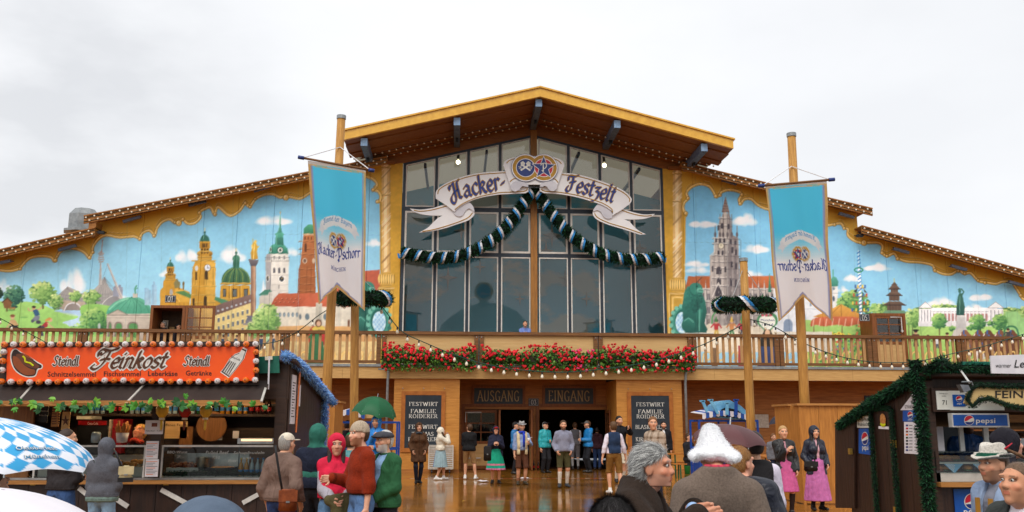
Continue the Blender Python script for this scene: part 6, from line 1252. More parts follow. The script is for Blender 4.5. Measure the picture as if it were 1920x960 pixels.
for k in range(9): boxpx('print_line',97,757+4.6*k,106,758.6+4.6*k,FY+.216,.003,'letter_brown'); boxpx('print_mark',109,757+4.6*k,112,759+4.6*k,FY+.216,.003,'letter_black')
pts = [(123+(8 if i % 2 == 0 else 3)*math.sin(i*math.pi/5), 789-(11 if i % 2 == 0 else 4)*math.cos(i*math.pi/5)) for i in range(10)]; blot(pts,'letter_brown','wooden_star',.004,FY+.218,stall,False)
for k, (t, x0, x1, y) in enumerate((('Leberkas',72,90,772),('frisch',73,88,780))): pxtext(t,x0,x1,y,3.4,'chalk',stall,FY+.217)
boxpx('red_mark',74,760,80,766,FY+.216,.003,'red_plastic')
pxtext('offenes Feuer',306,350,799,5,'letter_black',stall,IY-.054)
MB().lathe([(.0,-.02),(.24,-.015),(.24,.015),(.0,.02)], P(397,799,IY-.08), 20, (0,1,0)).build('oval_board', 'stall_wood', stall)
for px, m, n2 in ((304,'yellow_plastic','yellow_plastic'),(347,'red_plastic','meat'),(386,'yellow_plastic','yellow_plastic')):
 c = Q(px,775,-.05); r = thing('sauce_dispenser', c, '%s hanging sauce dispenser %s' % ('red' if px == 347 else 'yellow', 'between two yellow ones' if px == 347 else 'beside the centre post' if px == 304 else 'right of the red one'), 'dispenser', 'hanging sauce dispensers')
 MB().lathe([(.0,.1),(.07,.1),(.085,.07),(.08,.0),(.045,-.045),(.032,-.06)], c, 14).build('tub', m, r, True); MB().lathe([(.038,-.06),(.038,-.09),(.02,-.09)], c, 12).build('collar', 'cream_paint', r, True); MB().lathe([(.018,-.09),(.018,-.2),(.008,-.23)], c, 10).build('nozzle', n2, r, True)
for nm, q, dy in (('price_card',(271,788,307,814),-.02),('menu_sheet',(272,827,298,860),-.03),('menu_sheet',(271,861,298,894),-.035)):
 o = boxpx(nm,*q,FY+dy,.006,'paper')
 if nm == 'price_card':
  boxpx('burger_print',284,793,295,800,FY+dy-.003,.002,'meat',o); pxtext('Pulled Beef',274,290,809,2.6,'letter_black',o,FY+dy); pxtext('7,50',294,303,809,2.6,'letter_black',o,FY+dy)
 else:
  for k in range(9): boxpx('print_line',q[0]+3,q[1]+4+3*k,q[2]-3-4*((k*7) % 3),q[1]+5+3*k,FY+dy-.003,.002,'lamp_orange' if k % 4 == 0 else 'grey_metal',o)
mat('red_print', (176,60,60), .6)
# glass cases on the counter
def showcase(x0, x1, ytop, lab):
 A, B = Q(x0,893,.06), Q(x1,893,.06); zt_ = Q(x0,ytop,.06)[2]; r = thing('glass_showcase', ((A[0]+B[0])/2,FY+.3,zc), lab, 'showcase')
 for x in (A[0],B[0]): MB().box(x-.012,x+.012,FY+.06,FY+.085,zc+.002,zt_).build('case_post', 'white_metal', r)
 MB().box(A[0]-.012,B[0]+.012,FY+.055,FY+.09,zt_,zt_+.025).build('case_rail', 'white_metal', r); MB().quad((A[0],FY+.07,zc),(B[0],FY+.07,zc),(B[0],FY+.07,zt_),(A[0],FY+.07,zt_)).build('pane', 'clear_glass', r); MB().quad((A[0],FY+.09,zt_),(B[0],FY+.09,zt_),(B[0],FY+.5,zt_),(A[0],FY+.5,zt_)).build('pane', 'clear_glass', r)
 return r, A, B, zt_
r1, A1, B1, z1 = showcase(62,268,838,'glass pastry case behind the two customers at the left stall'); r2, A2, B2, z2 = showcase(301,513,838,'white framed glass case with chalk writing, meat tray and drinks bottles')
MB().box(A1[0]+.03,B1[0]-.03,FY+.12,FY+.5,zc+.01,zc+.14).build('case_shelf', 'tray', r1); MB().box(A1[0]+.03,B1[0]-.03,FY+.51,FY+.53,zc+.01,z1-.12).build('brightening_back', 'tray', r1)  # pale back panel added to brighten the pastry case
for k in range(20):
 x = A1[0]+.08+(B1[0]-A1[0]-.16)*(k+.5)/20; o = MB().ball((x,FY+.16+.12*(k % 3),zc+.175+.03*(k % 2)), .055, 10, 6, (1.1,1,.6)).build('pastry', 'bread', None, True); tag(o,ORD[k]+' golden bread roll from the left in the pastry case','bread roll','rolls in the pastry case')
for t, x0, x1, y, h in (('BBQ-Wurst',313,351,850,5),('7,-',330,345,859,5),('Pulled Beef',385,428,851,6),('7,50',397,412,860,5),('Schupfnudeln',437,495,851,5),('Bier',427,444,866,5),('6,50',455,470,861,4.6)): pxtext(t,x0,x1,y,h,'chalk',r2,FY+.066,0,.2)
MB().box(A2[0]+.03,B2[0]-.45,FY+.51,FY+.53,zc+.01,z2-.1).build('brightening_back','stainless',r2); MB().box(A2[0]+.03,B2[0]-.03,FY+.1,FY+.5,zc+.002,zc+.02).build('case_floor','tray',r2)  # steel back panel added to make this case look brighter
mt = thing('meat_tray', (Q(345,875,.3)[0],FY+.3,zc), 'tray of roasted meat inside the glass case', 'tray'); boxpx('tray_pan',311,877,372,887,FY+.2,.3,'tray',mt);
mb = MB(); a, c = P(318,878,FY+.22), P(368,870,FY+.22)
for k in range(60): x = a[0]+(c[0]-a[0])*rg.rand(); mb.ball((x,FY+.24+.2*rg.rand(),a[2]+.0+.05*rg.rand()), .035, 6, 4)
mb.build('roast_meat', 'meat', mt, True, 'stuff')
lbl(bottles(Q(446,890,.15)[0],Q(508,890,.15)[0],FY+.14,zc,6,[('bottle_juice','yellow_plastic'),('bottle_clear','label_blue'),('bottle_clear','label_blue'),('bottle_juice','red_plastic')],.95,'bottles in the glass case'), 'capped drinks bottle from the left standing in the glass case')
pan = thing('steel_pot', (Q(378,860,.3)[0],FY+.4,zc), 'steel cooking pot in the glass case', 'pot'); MB().lathe([(.09,0),(.095,.02),(.095,.2),(.1,.21),(.085,.21),(.085,.03)], (Q(378,860,.3)[0],FY+.36,zc+.05), 18).build('pot_body', 'stainless', pan, True)
ps = thing('frying_pan', (Q(415,880,.3)[0],FY+.35,zc), 'black pan heaped with food in the glass case', 'pan'); MB().lathe([(.16,0),(.24,.05),(.25,.1),(.235,.1),(.15,.02)], (Q(415,880,.3)[0],FY+.35,zc+.03), 20).build('pan_body', 'black', ps, True); MB().lathe([(.0,.1),(.15,.1),(.22,.075)], (Q(415,880,.3)[0],FY+.35,zc+.03), 14).build('food_heap', 'bread', ps, True)
hc_ = thing('heated_case', (Q(478,850,.4)[0],FY+.45,zc), 'grey heated counter case with a glowing top strip', 'heated case'); boxpx('case_top',445,822,514,832,FY+.3,.4,'stainless',hc_); mat('warm_strip',(255,226,190),.4,emit=((255,206,150),1.6)); boxpx('warm_strip',452,823,510,827,FY+.29,.008,'warm_strip',hc_)
for x in (447,512): boxpx('case_leg',x-2,832,x+2,893,FY+.32,.05,'mullion',hc_)
gr = thing('fir_strip', (Q(400,890,.1)[0],FY+.1,zc), 'dark green fir strip laid along the bottom of the glass case', 'fir strip'); firrope(gr, [(A2[0]+.02,FY+.13,zc+.04),((A2[0]+B2[0])/2,FY+.12,zc+.06),(B2[0]-.1,FY+.13,zc+.04)], .05, 900)
bk = thing('pretzel_basket', (P(229,815,FY+.7)), 'tall basket of golden fried sticks beside the stall vendor', 'basket'); c = P(229,822,FY+.7); MB().lathe([(.07,-.06),(.09,.08),(.085,.08),(.065,-.05)], c, 14).build('basket_body', 'paper', bk, True)
sb = MB()
for k in range(26): a = rg.rand()*6.28; d = c+np.array((.05*math.cos(a),.05*math.sin(a),0)); sb.tube([d,d+np.array((.07*math.cos(a)*rg.rand(),.05*math.sin(a),.16+.1*rg.rand()))],.014,5)
sb.build('fried_sticks', 'bread', bk, True, 'stuff')
jar = thing('cucumber_jar', P(180,815,FY+.6), 'big glass jar of pickles on the stall counter', 'jar'); c = P(180,822,FY+.6); MB().lathe([(.065,-.06),(.068,.0),(.068,.06),(.05,.09)], c, 14).build('glass', 'bottle_clear', jar, True); MB().lathe([(.0,-.055),(.06,-.055),(.06,.02),(.0,.02)], c, 12).build('pickles', 'bottle_juice', jar, True)
for p, q in (((148,915),(186,945)),((302,918),(352,945)),((497,920),(455,943)),((186,915),(240,950))): MB().bar(Q(*p,-.03),Q(*q,-.03),.02,.06).build('folded_strut', 'white_metal', stall)
for px in (60,310,512): boxpx('latch',px-4,906,px+6,910,FY-.02,.018,'brass')
# ---------------------------------------------------------------- right stall
RY = at(1760,10.7)[1]; RQ = lambda px, py, dy=0.: P(px,py,RY+dy)
rs_ = thing('food_stall', (RQ(1850,800)[0],RY+1.2,0), 'dark brown stall with fir garlands, blue drinks signs and a beige name board', 'food stall')
X0 = RQ(1737,850)[0]; X1 = X0+4.2; RB = RY+2.15; zk = RQ(1800,903)[2]
sidez = lambda y: P(1728,706,RY)[2]-(y-RY)*.27
n = 7
for k in range(n):
 y0 = RY+.1+(RB-RY-.1)*k/n; y1 = y0+(RB-RY-.1)/n-.006; MB().prism([(X0,y0,0),(X0,y1,0),(X0,y1,sidez(y1)),(X0,y0,sidez(y0))], (.05,0,0)).build('side_board', 'dark_boards', rs_)
for k in range(14): x0 = X0+4.2*k/14; MB().box(x0+.003,x0+.297,RY+.02,RY+.06,0,zk-.06).build('front_board', 'dark_boards', rs_)
MB().box(X0+.08,X1,RY-.12,RY+.5,zk-.055,zk-.005).build('counter', 'counter_wood', rs_)
MB().box(X0,X0+.14,RY-.02,RY+.095,0,sidez(RY)-.05).build('corner_post', 'dark_wood', rs_); MB().box(X0+.15,X1,RB-.06,RB,0,sidez(RB)-.08).build('back_wall', 'dark_wood', rs_); MB().box(X0+.06,X1,RY+.07,RB-.07,0,.05).build('stall_floor', 'dark_wood', rs_)
zr0 = sidez(RY)+.02; MB().prism([(X0-.06,RY-.1,zr0-.02),(X0-.06,RB+.1,sidez(RB)-.06),(X0-.06,RB+.1,sidez(RB)-.01),(X0-.06,RY-.1,zr0+.03)], (4.4,0,0)).build('roof', 'dark_wood', rs_)
def rbox(nm, x0, y0, x1, y1, dy, dp, m, parent=rs_): return boxpx(nm,x0,y0,x1,y1,RY+dy,dp,m,parent)
rbox('header_beam',1750,729,1990,772,-.06,.06,'dark_wood'); rbox('upper_board',1748,702,1990,727,.02,.03,'dark_boards'); rbox('roof_edge',1806,679,1990,684,-.34,.03,'tarp_green'); rbox('roof_edge_board',1760,685,1990,700,-.1,.03,'tarp_green')
mat('sign_white', (226,228,220), .5, (214,216,208)); mat('drink_blue', (16,88,176), .35, (12,76,160)); mat('drink_red', (206,30,56), .35); mat('drink_navy', (20,50,130), .35); mat('beige_board', (216,186,126), .55, (204,172,112))
def drinklogo(cx, cy, r, Y, parent, txt=None, axis='y', ring=True):
 n = 28
 def pf(u, v, lf):
  q = np.array(P(cx+u*r, cy-v*r, Y)); return q-(0,lf,0)
 def poly(pts, m, lf): b = MB(); b.add([pf(u,v,lf) for u, v in pts], [tuple(range(len(pts)))]); b.build('logo_disc', m, parent)
 an = np.linspace(0,2*math.pi,n+1)[:-1]
 poly([(1.1*math.cos(a),1.1*math.sin(a)) for a in an], 'letter_white', .002)
 w1 = lambda u: .16+.34*u+.12*math.sin(u*2.6); w2 = lambda u: -.34+.22*u-.12*math.sin(u*2.6+.4)
 us = np.linspace(-.98,.98,15)
 red = [(u,max(min(w1(u),math.sqrt(1-u*u)),-math.sqrt(1-u*u))) for u in us]; poly([(u,math.sqrt(1-u*u)) for u in us]+red[::-1], 'drink_red', .003)
 blu = [(u,max(min(w2(u),math.sqrt(1-u*u)),-math.sqrt(1-u*u))) for u in us]; poly(blu+[(u,-math.sqrt(1-u*u)) for u in us[::-1]], 'drink_navy', .003)
 if txt: pxtext('pepsi', *txt, 'letter_white', parent, Y, .012)
o = rbox('number_sign',1758,733,1781,768,-.075,.012,'sign_white'); pxtext('71',1766,1775,759,9,'letter_black',o,RY-.077); pxtext('Wirtsbuden-',1761,1778,739,2.4,'letter_black',o,RY-.077); pxtext('straße',1765,1774,743.5,2.4,'letter_black',o,RY-.077)
o = rbox('panel_sign',1782,733,1880,769,-.072,.01,'sign_white'); o2 = rbox('drink_panel',1788,740,1809,762,-.082,.008,'drink_blue'); drinklogo(1798,748,5.4,RY-.084,o2,(1794,1803,758,3)); pxtext('os',1838,1850,756,9,'letter_black',o,RY-.075,.01)
bx = thing('drinks_sign', RQ(1838,788,-.1), 'long blue drinks sign with round logo in a white frame over the counter', 'sign'); rbox('frame',1786,775,1891,801,-.14,.08,'white_metal',bx); o2 = rbox('blue_panel',1789,778,1888,798,-.15,.008,'drink_blue',bx); drinklogo(1817,788,8.6,RY-.152,o2,(1829,1866,793,9.5))
# beige name board with cut-out edge
nb = thing('name_board', RQ(1880,745,-.3), 'beige cut out name board edged with fir garland hanging over the right stall', 'sign'); b = MB(); brd = [(1808,756),(1813,741),(1822,726),(1990,720),(1990,774),(1920,768),(1880,760),(1850,746),(1840,743),(1832,747),(1828,760),(1820,760)]; slabpx(b, brd, RY-.42, .03); o = b.build('board', 'beige_board', nb); pxtext('FEINKOST',1864,1990,746,14,'letter_black',o,RY-.423,.008)
firrope(nb, [RQ(x,y,-.44) for x, y in crom([(1990,724),(1930,724),(1880,724),(1830,722),(1820,730),(1814,748),(1812,756),(1822,762),(1832,758),(1838,748),(1850,746),(1870,752),(1890,760),(1930,766),(1990,766)],3)], .036, 1800)
ws = thing('hanging_sign', RQ(1890,682,-.6), 'white sign board with black writing hung from the right stall roof', 'sign'); b = MB(); slabpx(b, [(1860,700),(1857,667),(1990,662),(1990,702)], RY-.55, .02); o = b.build('board', 'paper', ws); pxtext('warmer',1866,1895,689,8,'letter_black',o,RY-.553,0,.2); pxtext('Leberkäse',1900,1985,689,15,'letter_black',o,RY-.553,.005,.2)
ca = thing('sign_lamp', RQ(1808,724,-.45), 'small grey work lamp on a bracket at the stall corner', 'lamp'); MB().tube([RQ(1798,690,-.3),RQ(1818,718,-.5)],.012,6).build('bracket','white_metal',ca); b = MB(); slabpx(b,[(1800,721),(1816,722),(1820,731),(1808,736)],RY-.55,.08); b.build('lamp_head','grey_metal',ca); MB().tube([RQ(1803,716,-.5),RQ(1822,716,-.5),RQ(1824,722,-.5)],.008,6).build('guard','zinc',ca)
# green garlands
gl = thing('fir_garland', (X0,RY,2.7), 'long green fir garland climbing the side roof edge of the right stall', 'garland'); e = lambda y, dz=0.: (X0-.06,y,sidez(y)+dz)
firrope(gl, [(X0-.04,RB+.12,sidez(RB)-.02),e(RB-.3,.02),e(RY+1.2,.02),e(RY+.5,.0),e(RY,.02),tuple(RQ(1752,690,-.15)),tuple(RQ(1772,676,-.3))], .072, 2000, blade=.6)
gl = thing('fir_garland', RQ(1830,688,-.2), 'fir garland running level under the green roof edge of the right stall', 'garland'); firrope(gl, [RQ(x,y,-.3) for x, y in ((1765,684),(1790,690),(1830,688),(1858,692),(1990,690))], .065, 1600, blade=.6)
for nm, yy, z0, z1, r, lab in (('a',RY+1.3,0,1.95,.036,'thin fir garland hanging down the side wall beside the blue poster'),('b',RY+.72,0,1.93,.036,'thin fir garland hanging down the side wall beside the padlock'),('c',RY-.03,0,2.5,.075,'thick fir garland hanging down the front corner of the right stall')):
 gl = thing('fir_garland', (X0-.05,yy,z1), lab, 'garland'); firrope(gl, [(X0-.03-(.03 if nm == 'c' else 0),yy,z1),(X0-.05,yy-.02,z1*.66),(X0-.03,yy+.01,z1*.33),(X0-.05,yy,.02)], r, 2200, blade=.6)
gl = thing('fir_garland', (X0-.05,RY+1.,1.93), 'short fir garland running level above the burger picture', 'garland'); firrope(gl, [(X0-.03,RY+1.28,1.93),(X0-.03,RY+1.,1.95),(X0-.03,RY+.74,1.93)], .034, 2000, blade=.6)
# posters on the side wall (plane x = X0)
def SW(px, py):                   # point of the plane x = X0 seen at a pixel
 d = ray(px,py); return CAM+d*((X0-.008-CAM[0])/d[0])
def sidepanel(nm, pts, m, parent=rs_, lf=0.):
 q = [SW(*p)-np.array((lf,0,0)) for p in pts]; return MB().prism(q, (.006,0,0)).build(nm, m, parent)
def sidetext(txt, x0, x1, ya, yb, h, m, parent, bold=0.):
 v, f, w = block(txt, bold); b = MB(); A, B = SW(x0,ya), SW(x1,yb); hz = h
 b.add([A+(B-A)*p[0]/w+np.array((-.004,0,p[1]*h/.72)) for p in v], f); b.build('lettering', m, parent)
def sidelogo(cx, cy, rx, ry, parent):
 n = 24; an = np.linspace(0,2*math.pi,n+1)[:-1]; us = np.linspace(-.98,.98,13)
 def po(pts, m, lf): b = MB(); b.add([SW(cx+u*rx,cy-v*ry)-np.array((lf,0,0)) for u, v in pts], [tuple(range(len(pts)))]); b.build('logo_disc', m, parent)
 cl = lambda u, v: max(min(v,math.sqrt(1-u*u)),-math.sqrt(1-u*u))
 po([(1.12*math.cos(a),1.12*math.sin(a)) for a in an],'letter_white',.003); po([(u,math.sqrt(1-u*u)) for u in us]+[(u,cl(u,.16+.34*u)) for u in us[::-1]],'drink_red',.005); po([(u,cl(u,-.34+.22*u)) for u in us]+[(u,-math.sqrt(1-u*u)) for u in us[::-1]],'drink_navy',.005)
o = sidepanel('menu_sign',[(1607,802),(1607,775),(1632,772),(1633,802)],'sign_white');
for t, y in (('Heisse Theke',781),('Schnitzel/Pflanzerl',790),('Polnische',799)): sidetext(t,1609,1631,y,y-.6,.052,'letter_black',o)
o = sidepanel('drink_poster',[(1610,850),(1610,804),(1633,803),(1633,853)],'drink_blue'); sidelogo(1622,822,5.6,11,o); sidetext('pepsi',1617,1629,843,843.5,.07,'letter_white',o,.01)
o = sidepanel('burger_picture',[(1647,804),(1647,776),(1668,774),(1668,806)],'print_dark'); MB().ball(SW(1657,787)-np.array((.012,0,0)),.08,14,8,(.12,1,1)).build('burger_print','bread',o,True); MB().ball(SW(1657,795)-np.array((.012,0,0)),.075,12,6,(.1,1,.5)).build('salad_print','mustard',o,True); sidepanel('caption',[(1648,804),(1648,799),(1667,800),(1667,805)],'paper',o,.006)
o = sidepanel('triangle_sign',[(1688,769),(1722,724),(1723,769)],'paper'); sidetext('GETRÄNKEVERKAUF',1697,1722,766,766,.045,'letter_black',o); sidetext('Hier',1709,1718,758,758,.05,'letter_black',o)
o = sidepanel('drink_header',[(1693,790),(1693,770),(1723,769),(1723,791)],'drink_blue',rs_,.002); sidelogo(1707,778,4.5,6,o); sidetext('pepsi',1703,1711,788,788,.026,'letter_white',o)
o = sidepanel('price_list',[(1696,850),(1695,791),(1723,791),(1725,852)],'paper',rs_,.001)
for k in range(9): y = 796+5.8*k; sidepanel('price_icon',[(1699,y+3),(1699,y),(1703,y),(1703,y+3)],['drink_navy','drink_red','meat','lamp_orange','bottle_green','black','black','drink_navy','drink_navy'][k],o,.004); sidepanel('print_line',[(1705,y+2),(1705,y+1),(1711,y+1),(1711,y+2)],'letter_black',o,.004); sidepanel('print_line',[(1715,y+2.2),(1715,y+1.2),(1721,y+1.2),(1721,y+2.2)],'letter_black',o,.004)
for px, py in ((1679,830),(1684,955)): p = SW(px,py); MB().box(p[0]-.05,p[0],p[1]-.03,p[1]+.03,p[2]-.06,p[2]+.03).build('padlock','brass',rs_)
p = SW(1604,845); dl = MB().prism([SW(1606,953)+(-.03,0,0),SW(1576,953)*np.array((1,1,1))+(-.05,.06,0),SW(1575,792)+(-.05,.06,0),SW(1606,792)+(-.03,0,0)],(.03,0,0)).build('side_door','dark_boards',rs_); MB().box(p[0]-.09,p[0]-.05,p[1]-.02,p[1]+.04,p[2]-.05,p[2]+.03).build('padlock','brass',dl)
# counter case of the right stall
A, B = RQ(1753,895,.02), RQ(1850,895,.02); zt2 = RQ(1760,846,.02)[2]; r = thing('glass_showcase', ((A[0]+B[0])/2+.3,RY+.3,zk), 'refrigerated glass case with filled rolls and blue check napkins', 'showcase')
xe = B[0]+1.1
MB().box(A[0],xe,RY-.02,RY+.5,zk,zk+.1).build('case_base','tray',r); MB().box(A[0],xe,RY+.1,RY+.48,zk+.2,zk+.22).build('case_shelf','tray',r); MB().box(A[0],xe,RY+.0,RY+.48,zt2-.02,zt2).build('case_top','clear_glass',r); MB().quad((A[0],RY-.03,zk+.1),(xe,RY-.03,zk+.1),(xe,RY+.06,zt2),(A[0],RY+.06,zt2)).build('pane','clear_glass',r); MB().box(A[0]-.01,A[0]+.01,RY-.02,RY+.48,zk+.1,zt2).build('case_side','clear_glass',r)
RL_ = ((1777,856),(1790,856),(1818,856),(1830,856),(1760,886),(1773,888),(1790,888),(1815,888),(1765,858),(1845,888))
for i, (px, py) in enumerate(((1777,856),(1790,856),(1818,856),(1830,856),(1760,886),(1773,888),(1790,888),(1815,888),(1765,858),(1845,888))):
 c = P(px,py,RY+.2); z = zk+.255 if py < 870 else zk+.135; q = thing('filled_roll',(c[0],c[1],z),'%s filled roll from the left on the %s shelf of the right stall case' % (ORD[sum(1 for a,b in RL_ if (b<870)==(py<870) and a<px)], 'upper' if py < 870 else 'lower'),'bread roll','rolls in the right stall case'); MB().ball((c[0],c[1],z+.015),.055,10,6,(1.1,1,.6)).build('bun','bread',q,True); MB().ball((c[0],c[1],z-.015),.06,10,5,(1.1,1,.25)).build('filling','bottle_green' if i % 2 else 'meat',q,True)
mat('napkin_blue',(120,180,220),.7);
for px in (1788,1842):
 c = P(px,862,RY+.08); q = thing('check_napkin',c,'blue and white striped napkin hanging as a triangle, %s' % ('under the leftmost rolls' if px < 1800 else 'behind the man in the felt hat'),'napkin','napkins in the right stall case'); zz_ = zk+.2; MB().add([(c[0]-.12,RY+.09,zz_),(c[0]+.12,RY+.09,zz_),(c[0],RY+.085,zz_-.11)],[(0,2,1)]).build('cloth','napkin_blue',q)
 for k in range(5): d = .02+.018*k; MB().add([(c[0]-.12+d*1.1,RY+.086,zz_-.004),(c[0]-.12+d*1.1+.009,RY+.086,zz_-.004),(c[0]+.0+.004+ (d-.05)*.3,RY+.083,zz_-.108+d*.9),(c[0]-.004+(d-.05)*.3,RY+.083,zz_-.108+d*.9)],[(0,3,2,1)]).build('white_stripe','paper',q)
o = rbox('drink_poster',1795,917,1842,1000,.005,.012,'drink_blue'); drinklogo(1823,940,14,RY+.003,o,(1806,1842,965,13))
rbox('plastic_screen',1755,800,1768,845,.3,.02,'paper'); rbox('mirror_panel',1768,800,1806,845,1.2,.02,'mullion'); rbox('inner_post',1802,800,1806,845,.25,.03,'white_metal'); rbox('inner_post',1848,800,1853,845,.25,.03,'white_metal')
rbox('inner_shelf',1892,776,1990,792,1.5,.3,'counter_wood'); rbox('heat_bar',1896,846,1990,849,.2,.03,'lamp_orange'); rbox('steel_shelf',1880,822,1990,836,.25,.3,'stainless'); rbox('paper_towel',1755,846,1770,850,.2,.1,'paper')
# ---------------------------------------------------------------- panelled boxes round the flag pole feet
def booth(px0, px1, pyt, D, lab, depth=1.5):
 y = at((px0+px1)/2,D)[1]; a, b = P(px0,pyt,y), P(px1,pyt,y); r = thing('panelled_box',((a[0]+b[0])/2,y,0),lab,'wooden box'); z = a[2]; w = b[0]-a[0]; n = max(2,round(w/.5))
 for k in range(n): MB().box(a[0]+w*k/n+.004,a[0]+w*(k+1)/n-.004,y,y+.03,.02,z-.1).build('panel','booth_wood',r)
 for k in range(3): MB().box(a[0]-.001,a[0]+.03,y+.035+depth*k/3,y+.03+depth*(k+1)/3,.02,z-.1).build('panel','booth_wood',r); MB().box(b[0]-.03,b[0]+.001,y+.035+depth*k/3,y+.03+depth*(k+1)/3,.02,z-.1).build('panel','booth_wood',r)
 for x in (a[0]-.01,b[0]-.05): MB().box(x,x+.06,y-.015,y-.001,0,z-.1).build('corner_strip','booth_wood',r)
 MB().box(a[0]-.06,b[0]+.06,y-.06,y+.28,z-.098,z-.05).build('top_board','counter_wood',r); MB().box(a[0]-.06,b[0]+.06,y+.5,y+depth+.06,z-.098,z-.05).build('top_board','counter_wood',r); return r
booth(1497,1640,752,20.,'tall panelled plywood box beside the two women in pink skirts'); booth(560,628,746,20.,'tall panelled plywood box behind the left stall corner')
# unseen glowing tubes added under the stall ceilings to brighten the interiors
mat('fill_glow', (255,226,180), .3, emit=((255,214,160), 38.));
for x0, x1, y, z, rt in ((Q(60,780)[0],Q(505,780)[0],FY+.9,ZR-SR*.9-.14,stall),(X0+.4,X1-.3,RY+.5,RQ(1800,735)[2]+.12,rs_)):
 MB().tube([(x0,y,z),(x1,y,z)], .022, 8).build('fill_tube','fill_glow',rt); MB().box(x0,x1,y-.04,y+.04,z+.03,z+.06).build('fill_housing','white_metal',rt)
pxtext('München',1426,1452,602,4.4,'letter_blue',hall,WY-.001); pxtext('i mog di',1429,1450,610,4.2,'letter_blue',hall,WY-.001)
# ---------------------------------------------------------------- people: one smooth skin surface per body, clothes grown over the same skeleton
def s_cap(a, b, ra, rb=None):
 a, b = np.array(a,float), np.array(b,float); rb = ra if rb is None else rb; d = b-a; L_ = d@d+1e-12
 def f(p):
  t = np.clip((p-a)@d/L_, 0, 1); q = p-a-t[:,None]*d
  return np.sqrt((q*q).sum(1))-(ra+(rb-ra)*t)
 return f
def s_ell(c, r, R=None):
 c, r = np.array(c,float), np.array(r,float)
 def f(p):
  q = p-c
  if R is not None: q = q@R
  k0 = np.sqrt(((q/r)**2).sum(1)); k1 = np.sqrt(((q/r**2)**2).sum(1))+1e-9; return k0*(k0-1)/k1
 return f
def smin(ds, k):
 d = ds[0]
 for e in ds[1:]: h = np.clip(.5+.5*(e-d)/k, 0, 1); d = e*(1-h)+d*h-k*h*(1-h)
 return d
def smax(a, b, k): return -smin([-a,-b], k)
def uni(fs, k=.03): return lambda p: smin([f(p) for f in fs], k)
def nets(sdf, lo, hi, h):              # sparse surface nets: vertices, quads
 lo, hi = np.array(lo,float), np.array(hi,float); m = 4; H = h*m
 nc = np.ceil((hi-lo)/H).astype(int)+1
 ax = [lo[k]+H*(np.arange(nc[k])+.5)-.5*h for k in range(3)]
 Pc = np.stack(np.meshgrid(*ax, indexing='ij'), -1).reshape(-1,3); dc = sdf(Pc).reshape(nc)
 mask = np.abs(dc) < H*1.05
 D = np.repeat(np.repeat(np.repeat(np.where(dc > 0, 1., -1.), m, 0), m, 1), m, 2); M = np.repeat(np.repeat(np.repeat(mask, m, 0), m, 1), m, 2)
 ii = np.argwhere(M); D[M] = sdf(lo+ii*h); n = np.array(D.shape)
 S = D < 0
 cs = [S[i:n[0]-1+i, j:n[1]-1+j, k:n[2]-1+k] for i in (0,1) for j in (0,1) for k in (0,1)]
 sm = sum(c.astype(np.int8) for c in cs); act = (sm > 0) & (sm < 8); ci = np.argwhere(act)
 if len(ci) == 0: return np.zeros((0,3)), np.zeros((0,4),int)
 off = np.array([(i,j,k) for i in (0,1) for j in (0,1) for k in (0,1)]); dv = np.stack([D[ci[:,0]+o[0], ci[:,1]+o[1], ci[:,2]+o[2]] for o in off], 1)
 acc = np.zeros((len(ci),3)); cnt = np.zeros(len(ci))
 for a in range(8):
  for b in range(a+1,8):
   if np.abs(off[a]-off[b]).sum() != 1: continue
   x = (dv[:,a] < 0) != (dv[:,b] < 0); t = np.where(x, dv[:,a]/(dv[:,a]-dv[:,b]+1e-12), 0)
   acc += x[:,None]*(off[a]+(off[b]-off[a])*t[:,None]); cnt += x
 V = lo+(ci+acc/cnt[:,None])*h
 ID = -np.ones(act.shape, int); ID[tuple(ci.T)] = np.arange(len(ci)); Q = []
 for a in range(3):
  sl0 = [slice(1,-1)]*3; sl1 = [slice(1,-1)]*3; sl0[a] = slice(0,-1); sl1[a] = slice(1,None)
  A, B = S[tuple(sl0)], S[tuple(sl1)]; e = np.argwhere(A != B)
  if len(e) == 0: continue
  o = np.ones(3,int); o[a] = 0; e = e+o; b, c = [(1,2),(2,0),(0,1)][a]
  u, v = np.zeros(3,int), np.zeros(3,int); u[b] = 1; v[c] = 1
  ok = np.all((e < np.array(act.shape)) & (e-u-v >= 0), 1); e = e[ok]
  q = np.stack([ID[tuple((e-u-v).T)], ID[tuple((e-v).T)], ID[tuple(e.T)], ID[tuple((e-u).T)]], 1)
  flip = S[tuple(e.T)]; q = np.where(flip[:,None], q, q[:,::-1]); Q.append(q[(q >= 0).all(1)])
 return V, np.concatenate(Q)
def folds(V, amp, seed, fr=1.):
 r = np.random.RandomState(seed); d = np.zeros(len(V))
 W = V+.03*np.sin(V[:,[1,2,0]]*9*fr+seed)
 for k in range(7):
  w = r.randn(3)*(14 if k < 4 else 34)*fr*np.array((1,1,.55)); d += np.abs(np.sin(W@w+r.rand()*6))*(1. if k < 4 else .4)
 return amp*.8*(np.clip(d/4,.25,1.2)-.7)
